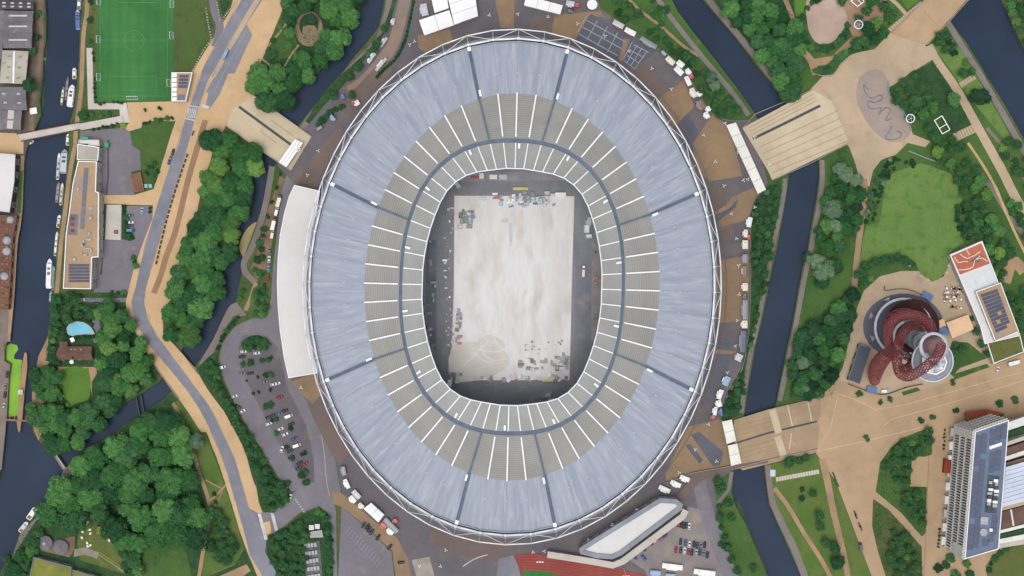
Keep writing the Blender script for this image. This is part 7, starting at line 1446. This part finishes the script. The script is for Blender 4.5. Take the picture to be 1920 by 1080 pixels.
E = [(1404, 417, 8, 18, -12, 'white', 'white', 'white trailer at the north end of the kiosk row'), (1397, 438, 7, 14, 0, 'cream', 'cream', 'cream trailer next to the red kiosk'), (1403, 445, 6, 8, 0, 'red', 'red', 'small red kiosk tucked behind the cream trailer'), (1396, 459, 10, 16, 0, 'grey', 'cream', 'trailer with cream and grey roof in the kiosk row'), (1396, 485, 9, 16, 0, 'grey', 'grey', 'grey trailer north of the brown trailer in the kiosk row'), (1396, 509, 9, 20, 0, 'silver', 'brown', 'brown-roofed trailer in the kiosk row'), (1396, 538, 9, 14, 0, 'white', 'cream', 'pale trailer beside the black unit in the kiosk row'), (1396, 556, 8, 12, 0, 'black', 'black', 'black unit in the middle of the kiosk row'), (1396, 581, 9, 36, 0, 'grey', 'grey', 'long grey trailer in the kiosk row'), (1395, 608, 10, 14, 0, 'cream', 'cream', 'square cream kiosk south of the long grey trailer'), (1393, 640, 12, 40, -2, 'grey', 'navy', 'long slate-blue trailer in the kiosk row'), (1384, 670, 12, 13, -25, 'grey', 'silver', 'silver-grey kiosk set askew at the end of the row'), (1361, 714, 11, 17, -25, 'white', 'lightblue', 'light blue roofed trailer north of the white units'), (1349, 739, 8, 18, -20, 'white', 'white', 'white trailer between blue-roofed trailer and bridge'), (1347, 756, 9, 12, 15, 'white', 'white', 'square white tent-roofed unit by the blue crates'), (1340, 770, 6, 15, -10, 'white', 'white', 'narrow white unit above the small red kiosk'), (1337, 781, 7, 7, 0, 'red', 'red', 'small red kiosk near the south-east bridge'), (1351, 772, 4, 14, 10, 'blue', 'blue', 'thin blue unit by the railing near the south-east bridge'),
     (1290, 135, 7, 11, 35, 'white', 'white', 'white cab-shaped trailer at the north-east railing'), (1289, 153, 8, 18, 25, 'red', 'white', 'red trailer with white roof at the north-east railing'), (1296, 144, 7, 8, 25, 'red', 'red', 'small red unit beside the red and white trailer'), (1299, 175, 9, 18, 25, 'cream', 'cream', 'cream trailer at the north-east railing'), (1311, 176, 9, 10, 35, 'white', 'white', 'white kiosk behind the cream trailer'), (1314, 197, 14, 18, 30, 'grey', 'brown', 'large brown-grey trailer near the wide bridge'), (1327, 205, 7, 9, 30, 'white', 'white', 'white kiosk beside the large brown trailer'), (1324, 217, 8, 12, 30, 'white', 'white', 'white trailer nearest the wide bridge'), (1159, 47, 9, 21, 62, 'red', 'silver', 'red trailer with silver roof beside the games court'), (1181, 61, 9, 21, 62, 'red', 'white', 'red trailer with white roof beside the games court'), (1256, 115, 9, 18, 48, 'grey', 'cream', 'cream-roofed trailer east of the games court'), (1272, 134, 10, 18, 45, 'blue', 'white', 'blue and white trailer at the north-east railing'), (1275, 121, 9, 14, 50, 'white', 'white', 'white trailer behind the blue and white one'), (1215, 81, 8, 34, 58, 'grey', 'grey', 'long grey cage trailer along the railing by the games court'), (1244, 101, 5, 10, 45, 'blue', 'lightblue', 'small blue unit between games court and trailers'), (1069, 8, 9, 15, 80, 'silver', 'silver', 'silver trailer beside the long white marquee'), (1082, 11, 8, 8, 0, 'red', 'red', 'small red kiosk beside the silver trailer'), (1070, 21, 7, 10, 75, 'black', 'black', 'black unit below the silver trailer'),
     (1245, 916, 8, 22, 65, 'white', 'white', 'white cabin at the west end of the pavilion row'), (1266, 906, 8, 20, 65, 'white', 'white', 'white cabin in the middle of the pavilion row'), (1283, 896, 8, 18, 68, 'white', 'white', 'white cabin at the ramp end of the pavilion row'), (1260, 1061, 9, 38, 83, 'white', 'white', 'long white cabin north-west in the gravel car park'), (1320, 1072, 9, 40, 83, 'white', 'white', 'long white cabin at the south edge of the gravel car park'), (1228, 1073, 9, 19, 85, 'lightblue', 'lightblue', 'light blue cabin at the track edge'), (1256, 1079, 9, 18, 85, 'lightblue', 'lightblue', 'light blue cabin partly cut by the south edge'),
     (645, 882, 8, 16, 10, 'navy', 'grey', 'slate trailer at the top of the south-west row'), (651, 906, 7, 18, 25, 'white', 'white', 'narrow white trailer in the south-west row'), (669, 926, 9, 18, 42, 'grey', 'silver', 'silver trailer in the south-west row'), (662, 935, 8, 14, 45, 'white', 'white', 'white trailer against the tan footway'), (678, 947, 7, 11, 50, 'white', 'cream', 'small cream trailer next to the south-west marquee'), (734, 984, 9, 34, 45, 'grey', 'grey', 'long grey trailer east of the south-west marquee'), (720, 984, 9, 12, 50, 'red', 'red', 'red kiosk behind the south-west marquee'), (732, 995, 7, 14, 50, 'white', 'white', 'white trailer south of the red kiosk'), (742, 975, 7, 7, 20, 'red', 'red', 'small red booth at the end of the long grey trailer'), (796, 20, 12, 22, 10, 'silver', 'silver', 'silver cabin against the west side of the big marquee'), (670, 194, 9, 9, 30, 'white', 'white', 'white kiosk below the dark tree north-west of stadium'), (664, 193, 5, 7, 30, 'red', 'red', 'red cabinet beside the white kiosk north-west of stadium'), (644, 182, 6, 9, 30, 'blue', 'blue', 'blue unit beside the dark tree north-west of stadium'), (625, 222, 5, 12, 40, 'lightblue', 'lightblue', 'small light blue unit on the bank by the west footbridge')]
for e in E: kiosk(*e, kind='cabin' if 'cabin' in e[7] else 'trailer')
for x, y, l, a in ((720, 80, 20, -35), (700, 106, 12, -40), (694, 115, 10, -40), (738, 42, 12, -10), (715, 122, 30, -40)):
    kiosk(x, y, 5, l, a, 'white', 'silver', 'pale narrow unit in the line beside the north-west hedge', 2.2, 'trailer', 'pale units by the north-west hedge')

# ---------------------------------------------------------------- lamps
def lamp_proto():
    t = thing('lamp_post', 'x', 'lamp'); mb = MB(); mb.tube([(0, 0, 0), (0, 0, 9)], [.16, .09], 6); me = bpy.data.meshes.new('pole'); me.from_pydata([tuple(v) for v in mb.v], [], mb.f); me.update(); obj('pole', me, m_steel, t)
    for k in range(3):
        a = k * 2.1; mb = MB(); mb.tube([(0, 0, 8.6), (math.cos(a) * .6, math.sin(a) * .6, 9.1)], .06, 5); mb.box((math.cos(a) * .75, math.sin(a) * .75, 9.15), (.8, .4, .16), a); me = bpy.data.meshes.new('lamp_arm'); me.from_pydata([tuple(v) for v in mb.v], [], mb.f); me.update(); obj('lamp_arm', me, m_steel, t)
    return t
LP = lamp_proto()
LAND2 = LAND + [(815, 45, 'block marquees'), (1020, 10, 'long white marquee'), (1150, 70, 'games court'), (1360, 280, 'cream canopy'), (1345, 225, 'canopy head'), (1425, 360, 'canopy foot'), (1372, 810, 'bridge canopies'), (1310, 840, 'grey paving wedge'), (1180, 990, 'white pavilion'), (1040, 1040, 'running track'), (895, 1048, 'curved ramp wall'), (790, 1062, 'grey steps'), (550, 285, 'west canopy'), (575, 340, 'annexe corner'), (565, 725, 'annexe foot'), (1395, 608, 'square cream kiosk'), (1396, 556, 'black unit'), (1396, 459, 'cream and grey trailer'), (1260, 170, 'tan paving wedge'), (1361, 714, 'light blue roofed trailer'), (1440, 310, 'wide bridge deck'), (1412, 258, 'wide bridge slot')]
NUM = ['first', 'second', 'third', 'fourth', 'fifth', 'sixth', 'seventh', 'eighth', 'ninth', 'tenth', 'eleventh', 'twelfth', 'thirteenth', 'fourteenth', 'fifteenth', 'sixteenth', 'seventeenth', 'eighteenth', 'nineteenth', 'twentieth', 'twenty-first', 'twenty-second']
LCOUNT = {}
def lamp_label(x, y):
    l = min(LAND2, key=lambda l: (l[0] - x) ** 2 + (l[1] - y) ** 2); k = LCOUNT.setdefault(l[2], 0); LCOUNT[l[2]] += 1
    return 'white three-armed lamp mast on the concourse%s near the %s' % ('' if k == 0 else ', ' + NUM[k], l[2])
for i, (x, y) in enumerate([(837, 1027), (827, 1057), (788, 1057), (999, 1031), (1020, 1043 - 14), (1102, 1008), (1146, 980), (1192, 952), (1270, 883), (1325, 793), (1300, 840), (1340, 862), (1375, 648), (1378, 600), (1382, 552), (1381, 498), (1377, 448), (1368, 402), (1354, 350), (1338, 305), (1398, 338), (1380, 288), (1316, 256), (1256, 170), (1220, 132), (1178, 100), (1133, 72), (1027, 36), (971, 31), (1082, 49), (918, 33), (770, 88), (779, 82), (600, 285), (580, 330), (568, 725), (1360, 697), (1411, 390), (1390, 340), (1411, 260), (1438, 310), (1356, 234)]):
    copy_thing(LP, P(x, y, 0) + Vector((0, 0, .2)), i * 1.3, lamp_label(x, y), 'lamp masts round the stadium')
for x, y in ((1702, 449 + 50), (1724, 518), (1736, 525), (1771, 511), (1774, 498), (1711, 513)): copy_thing(LP, P(x, y, 0) + Vector((0, 0, .1)), x * .1, 'white lamp mast at the edge of the lawn near the cafe', 'lamp masts by the lawn', scale=(.6, .6, .6))
for ch in list(LP.children): bpy.data.objects.remove(ch)
bpy.data.objects.remove(LP)
for x, y, lb in ((1602, 52, 'white ring-topped mast beside the pink gravel circle'), (1698, 226, 'white ring-topped mast on the splash pad'), (563, 283, 'white ring-topped mast by the west footbridge canopy')):
    r = 2.7 if x > 1000 else 1.4; p = P(x, y, 0); t = thing('ring_mast', lb, 'mast', p); MB().tube([p, p + Vector((0, 0, 14))], .2, 6).build('pole', m_steel, t)
    MB().tube([p + Vector((math.cos(a * .3307) * r, math.sin(a * .3307) * r, 12)) for a in range(19)], .36, 6, True).build('ring', m_steel, t)
    for k in range(5): MB().tube([p + Vector((0, 0, 14)), p + Vector((math.cos(k * 1.257) * r, math.sin(k * 1.257) * r, 12))], .09, 4).build('stay', m_steel, t)
for x, y in ((1011, 1040), (1169, 1066)):
    p = P(x, y, 0); t = thing('floodlight_mast', 'slim floodlight mast at the running track', 'mast', p, group='floodlight masts of the track'); MB().tube([p, p + Vector((0, 0, 24))], [.3, .15], 6).build('pole', m_steel, t)
    for k in range(3): MB().box(p + Vector(((k - 1) * 1.7, -.5, 24)), (1.3, .6, 1)).build('lamp', m_steel, t)
# ---------------------------------------------------------------- street furniture
for i in range(22):
    f = i / 21; x = 351 - 57 * f - 4 * math.sin(f * 3.1); y = 292 + 200 * f; p = P(x, y, 0); p.z = .14
    t = thing('planter_bench', NUM[i] + ' dark slatted bench from the zebra crossing in the promenade row', 'bench', p, R_(-16 + 90), 'benches along the promenade')
    for k in range(3):
        mb = MB(); mb.box((0, -.42 + k * .42, .5), (2.5, .34, .12)); me = bpy.data.meshes.new('slat'); me.from_pydata([tuple(v) for v in mb.v], [], mb.f); me.update(); obj('slat', me, pmat('dark_timber', C(84, 72, 58), C(70, 60, 48), .5, fine=.1), t)
    mb = MB(); mb.box((-.9, 0, .2), (.2, 1.1, .44)); mb.box((.9, 0, .2), (.2, 1.1, .44)); me = bpy.data.meshes.new('leg'); me.from_pydata([tuple(v) for v in mb.v], [], mb.f); me.update(); obj('leg', me, m_dmetal, t)
for x, y in ((362, 250), (409, 248), (1603, 962), (1605, 968), (1611, 984), (1614, 990), (1563, 890), (1566, 898), (1570, 908)):
    p = P(x, y, 0); p.z = .14; t = thing('planter_bench', 'dark block bench on the sandy paving', 'bench', p, R_(70 if x < 500 else 115), 'block benches on sandy paving')
    for nm, c, d in (('seat', (0, 0, .45), (3.4, 1.1, .16)), ('base', (0, 0, .2), (3.0, .8, .38))):
        mb = MB(); mb.box(c, d); me = bpy.data.meshes.new(nm); me.from_pydata([tuple(v) for v in mb.v], [], mb.f); me.update(); obj(nm, me, m_dmetal, t)
def stones(pts, sp, lab, grp):
    c = catmull(pts, 10, False); last = None; r = random.Random(3)
    for q in c:
        if last is None or math.hypot(q[0] - last[0], q[1] - last[1]) >= sp:
            last = q; p = P(q[0], q[1], 0); p.z = .15; mb = MB(); w, l, h = r.uniform(1., 1.25), r.uniform(.95, 1.2), r.uniform(.5, .7)
            mb.add([(-w / 2, -l / 2, -.1), (w / 2, -l / 2, -.1), (w / 2, l / 2, -.1), (-w / 2, l / 2, -.1), (-w * .42, -l * .4, h), (w * .4, -l * .42, h * .95), (w * .42, l * .4, h), (-w * .4, l * .42, h * .9)], [(0, 1, 5, 4), (1, 2, 6, 5), (2, 3, 7, 6), (3, 0, 4, 7), (4, 5, 6, 7)])
            me = bpy.data.meshes.new('boulder'); me.from_pydata([tuple(v) for v in mb.v], [], mb.f); me.update(); o = obj('boulder', me, pmat('boulder_stone', C(172, 166, 160), C(140, 136, 132), .6, fine=.15, coord='obj', var=.15)); o.location = p; o.rotation_euler = (0, 0, r.uniform(-.4, .4)); tag(o, lab, 'boulder', grp)
stones([(387, 16), (390, 40), (394, 60), (396, 76), (386, 88), (376, 105), (368, 120), (361, 134)], 4, 'pale boulder in the line between grass verge and service road', 'boulders by the verge')
stones([(407, 5), (411, 25), (414, 42), (422, 30), (432, 18), (440, 5)], 4, 'pale boulder edging the wedge between two roads', 'boulders of the road wedge')
# goals
for x, y, a in ((248.5, 184, 0), (185, 74, 90), (185, 145, 90), (186, 3, 90), (322, 67, 90), (317, 156, 90), (323, 8, 90)):
    p = P(x, y, 0); big = a == 0; w = 7 if big else 4.6; t = thing('football_goal', 'full-size goal on the south end line of the pitch' if big else 'small training goal at the touchline of the football pitch', 'goal', p, R_(a), None if big else 'training goals')
    def tb_(name, a_, b_, r):
        mb = MB(); mb.tube([a_, b_], r, 5); me = bpy.data.meshes.new(name); me.from_pydata([tuple(v) for v in mb.v], [], mb.f); me.update(); obj(name, me, m_steel, t)
    for s in (-1, 1): tb_('post', (s * w / 2, .9, 0), (s * w / 2, .9, 2.3), .12); tb_('stay', (s * w / 2, .9, 2.3), (s * w / 2, -1., 0), .08)
    tb_('crossbar', (-w / 2, .9, 2.3), (w / 2, .9, 2.3), .14); tb_('ground_bar', (-w / 2, -1, .1), (w / 2, -1, .1), .1)
    for k in range(7): tb_('net_cord', (-w / 2 + w * k / 6, .9, 2.3), (-w / 2 + w * k / 6, -1, .1), .04)
m_pl = pmat('pitch_line', C(108, 152, 104), fine=.08)
for pts in ([(188, 2), (188, 180)], [(315, 2), (313, 180)], [(188, 180), (313, 180)], [(188, 75), (315, 75)], [(206, 143), (206, 180)], [(293, 143), (293, 180)], [(206, 143), (293, 143)], [(230, 169), (268, 169)], [(192, 54), (192, 30)], [(220, 4), (297, 5)]): path('pitch_marking', pts, .5, m_pl, 3, smooth=0)
for h_ in (0, 18): path('pitch_marking', [(251 + 19 * math.cos((i + h_) * .17453), 76 + 19 * math.sin((i + h_) * .17453)) for i in range(19)], .5, m_pl, 3, smooth=0)
for x, y in ((155, 997), (163, 982), (169, 993), (170, 1000), (154, 1008), (164, 1018), (165, 1024), (205, 1013), (165, 978), (170, 1022)):
    p = P(x, y, 0); t = thing('garden_table', 'small white table on the grassy clearing by the round huts', 'table', p, x * .3, 'white tables on the clearing')
    mb = MB(); mb.lathe([(.3, .05), (.08, .1), (.08, .7), (.75, .72), (.75, .8)], (0, 0, 0), 9); me = bpy.data.meshes.new('table_top'); me.from_pydata([tuple(v) for v in mb.v], [], mb.f); me.update(); obj('table_top', me, PT['white'], t)
    for k in range(2):
        mb = MB(); mb.box(((k * 2 - 1) * 1.1, 0, .25), (.45, .45, .5)); mb.box(((k * 2 - 1) * 1.3, 0, .65), (.08, .45, .5)); me = bpy.data.meshes.new('chair'); me.from_pydata([tuple(v) for v in mb.v], [], mb.f); me.update(); obj('chair', me, PT['cream'], t)

# ---------------------------------------------------------------- gear stacked on and round the covered pitch
def crate_mesh(k):
    mb = MB()
    if k == 0: mb.box((0, 0, .12), (1.9, 1.5, .2)); mb.box((0, 0, .8), (1.7, 1.3, 1.1)); mb.box((0, 0, 1.42), (1.85, 1.45, .12))
    elif k == 1:
        for i in range(4): mb.box((0, 0, .15 + i * .32), (3.2, 1.4 - .05 * i, .2)); mb.box((-1.2, 0, .31 + i * .32), (.2, 1.2, .12)); mb.box((1.2, 0, .31 + i * .32), (.2, 1.2, .12))
    elif k == 2:
        mb.box((0, 0, .1), (3.0, 2.0, .18))
        for s in (-1, 1): mb.box((s * 1.4, 0, .75), (.1, 2.0, 1.3)); mb.box((0, s * .95, .75), (2.9, .1, 1.3))
    else: mb.box((0, 0, .5), (1.2, 1.2, .9)); mb.box((0, 0, 1.05), (.7, .7, .25)); mb.box((.8, .2, .3), (.5, .7, .6))
    me = bpy.data.meshes.new('stack_%d' % k); me.from_pydata([tuple(v) for v in mb.v], [], mb.f); me.update(); me.materials.append(PT['grey']); return me
CR = [crate_mesh(k) for k in range(4)]; CN = ['lidded_crate', 'pallet_stack', 'stillage', 'equipment_pile']; rg = random.Random(21)
def scatter(n, x0, x1, y0, y1, cols, label, group, kinds=(0, 1, 2, 3), sc=(.8, 1.3), z=.42):
    for _ in range(n):
        k = rg.choice(kinds); cn = rg.choice(cols); o = obj(CN[k], CR[k], PT[cn]); p = P(rg.uniform(x0, x1), rg.uniform(y0, y1), 0); p.z = z; o.location = p; s = rg.uniform(*sc); o.scale = (s, s, s * .9); o.rotation_euler = (0, 0, rg.choice((0, 1.57)) + rg.uniform(-.12, .12)); tag(o, '%s %s, %s' % (cn, CN[k].replace('_', ' '), label), 'crate', group)
scatter(34, 928, 1000, 362, 388, ['silver', 'grey', 'silver', 'white', 'teal'], 'stacked at the north edge of the pitch cover', 'gear on the north edge'); scatter(22, 1000, 1040, 362, 386, ['silver', 'grey', 'silver', 'black'], 'stacked at the north edge of the pitch cover', 'gear on the north edge')
scatter(10, 856, 888, 396, 410, ['black', 'black', 'navy', 'blue', 'green'], 'in the dark cluster at the north-west of the cover', 'dark crates', sc=(1, 1.5)); scatter(8, 860, 886, 412, 428, ['silver', 'white', 'grey'], 'below the dark crates on the pitch cover', 'pale stacks', (1, 2))
scatter(30, 974, 1066, 672, 692, ['silver', 'grey', 'grey', 'black', 'teal'], 'in the long heap at the south of the cover', 'gear on the south end'); scatter(18, 1040, 1066, 666, 690, ['grey', 'grey', 'black', 'silver'], 'in the long heap at the south of the cover', 'gear on the south end')
scatter(26, 944, 1068, 702, 715, ['silver', 'grey', 'white', 'black'], 'in the row along the south edge of the cover', 'gear on the south edge row'); scatter(26, 968, 1066, 638, 664, ['silver', 'white', 'grey', 'black'], 'lying loose on the south of the cover', 'loose pieces', (0, 3), (.45, .8))
scatter(14, 854, 864, 582, 620, ['black', 'black', 'brown', 'grey'], 'along the west edge of the pitch cover', 'dark blocks on the west edge', (0, 3), (.8, 1.4)); scatter(7, 848, 868, 622, 652, ['silver', 'black', 'red', 'teal'], 'near the south-west of the pitch cover', 'crates near the south-west')
scatter(34, 833, 848, 390, 600, ['silver', 'grey', 'white', 'brown'], 'on the strip west of the pitch cover', 'stacks on the west strip', (0, 1, 3), (.5, 1.0), .4); scatter(40, 834, 850, 575, 650, ['brown', 'silver', 'grey', 'brown'], 'on the south-west strip beside the pitch', 'stacks on the south-west strip', (0, 3), (.4, .8), .4)
scatter(16, 802, 822, 430, 660, ['grey', 'silver', 'brown', 'teal'], 'on the dark floor west of the pitch', 'crates on the west floor', z=.4); scatter(14, 1112, 1124, 470, 660, ['brown', 'orange', 'black', 'teal', 'grey'], 'on the brown floor east of the pitch', 'crates on the east floor', z=.4)
scatter(12, 1010, 1035, 735, 755, ['grey', 'silver', 'teal'], 'in the recess of the south stand', 'crates in the south recess', z=.4); scatter(8, 895, 945, 705, 722, ['black', 'brown', 'grey'], 'on the south-west edge of the pitch', 'dark crates south-west', z=.42); scatter(5, 1098, 1108, 415, 450, ['silver', 'white'], 'beneath the north-east roof edge', 'white crates north-east', (1, 2), (1.2, 1.8), .4); scatter(6, 850, 865, 698, 720, ['black', 'brown', 'silver'], 'at the south-west corner of the pitch cover', 'crates at the south-west corner')
def gearbox(x, y, w, l, col, label, h=1.6, a=0):
    p = P(x, y, 0); p.z = .4; t = thing('equipment_container', label, 'container', p, R_(a)); w *= S; l *= S
    for nm, c, d, m in (('body', (0, 0, h / 2), (w, l, h), PT[col]), ('lid', (0, 0, h + .06), (w + .15, l + .15, .12), PT[col]), ('skid', (w * .3, 0, -.05), (.25, l * .98, .1), m_dmetal), ('skid', (-w * .3, 0, -.05), (.25, l * .98, .1), m_dmetal)):
        mb = MB(); mb.box(c, d); me = bpy.data.meshes.new(nm); me.from_pydata([tuple(v) for v in mb.v], [], mb.f); me.update(); obj(nm, me, m, t)
for a in ((976, 354, 28, 5, 'yellow', 'yellow goal-like bar stack north of the pitch cover', .8), (1027, 713, 20, 4, 'yellow', 'yellow bar stack on the south edge of the pitch cover', .8), (1051, 365, 20, 7, 'white', 'long white container at the north-east corner of the cover'), (925, 332, 14, 8, 'white', 'white box beside the north stand opening'), (943, 332, 15, 9, 'silver', 'silver box beside the white north stand box'), (903, 330, 8, 10, 'white', 'white box beside the dark red bars in the north stand'), (893, 333, 20, 3, 'red', 'dark red bar stack in the north stand opening', .7), (858, 347, 7, 12, 'silver', 'slanted silver box at the north-west roof edge', 1.6, 35), (905, 373, 14, 6, 'silver', 'silver frame pallet on the north-west of the cover', .8), (932, 370, 7, 7, 'red', 'dark red box on the north edge of the cover'), (843, 718, 8, 12, 'white', 'white box at the south-west corner of the arena floor', 1.6, -10)): gearbox(*a)
put2 = [(1095, 500, 88, 'red', 'red tractor-like van on the east floor of the arena')]
def utility(x, y, label, col):
    p = P(x, y, 0); p.z = .4; t = thing('utility_vehicle', label, 'vehicle', p, R_(88))
    for nm, c, d, m in (('cab', (2.6, 0, 1.4), (1.8, 1.9, 1.9), PT[col]), ('cab_roof', (2.6, 0, 2.4), (1.5, 1.6, .2), PT['white']), ('trailer_bed', (-1.6, 0, .8), (5.4, 2.2, .35), PT[col]), ('load', (-1.6, 0, 1.3), (4.6, 1.7, .7), PT['cream'])):
        mb = MB(); mb.box(c, d); me = bpy.data.meshes.new(nm); me.from_pydata([tuple(v) for v in mb.v], [], mb.f); me.update(); obj(nm, me, m, t)
    for xx in (-3, -.5, 2.6):
        for yy in (-1, 1):
            mb = MB(); mb.tube([(xx, yy - .15, .4), (xx, yy + .15, .4)], .4, 10); me = bpy.data.meshes.new('wheel'); me.from_pydata([tuple(v) for v in mb.v], [], mb.f); me.update(); obj('wheel', me, m_tyre, t)
utility(1094, 508, 'red utility vehicle with trailer on the arena floor east of the pitch', 'red')
# terrace tables by the cafe
r = random.Random(9)
for i in range(34):
    x, y = r.uniform(1768, 1802), r.uniform(540, 578); p = P(x, y, 0); p.z = .1; t = thing('cafe_table', 'round table with chairs on the cafe terrace', 'table', p, r.uniform(0, 3), 'tables on the cafe terrace')
    mb = MB(); mb.lathe([(.08, 0), (.08, .7), (.8, .72), (.8, .78)], (0, 0, 0), 10); me = bpy.data.meshes.new('table'); me.from_pydata([tuple(v) for v in mb.v], [], mb.f); me.update(); obj('table', me, PT['white'] if i % 3 else m_wood, t)
    for k in range(3):
        a = k * 2.1; mb = MB(); mb.box((math.cos(a) * 1.2, math.sin(a) * 1.2, .25), (.5, .5, .5), a); mb.box((math.cos(a) * 1.45, math.sin(a) * 1.45, .65), (.08, .5, .5), a); me = bpy.data.meshes.new('chair'); me.from_pydata([tuple(v) for v in mb.v], [], mb.f); me.update(); obj('chair', me, m_wood, t)
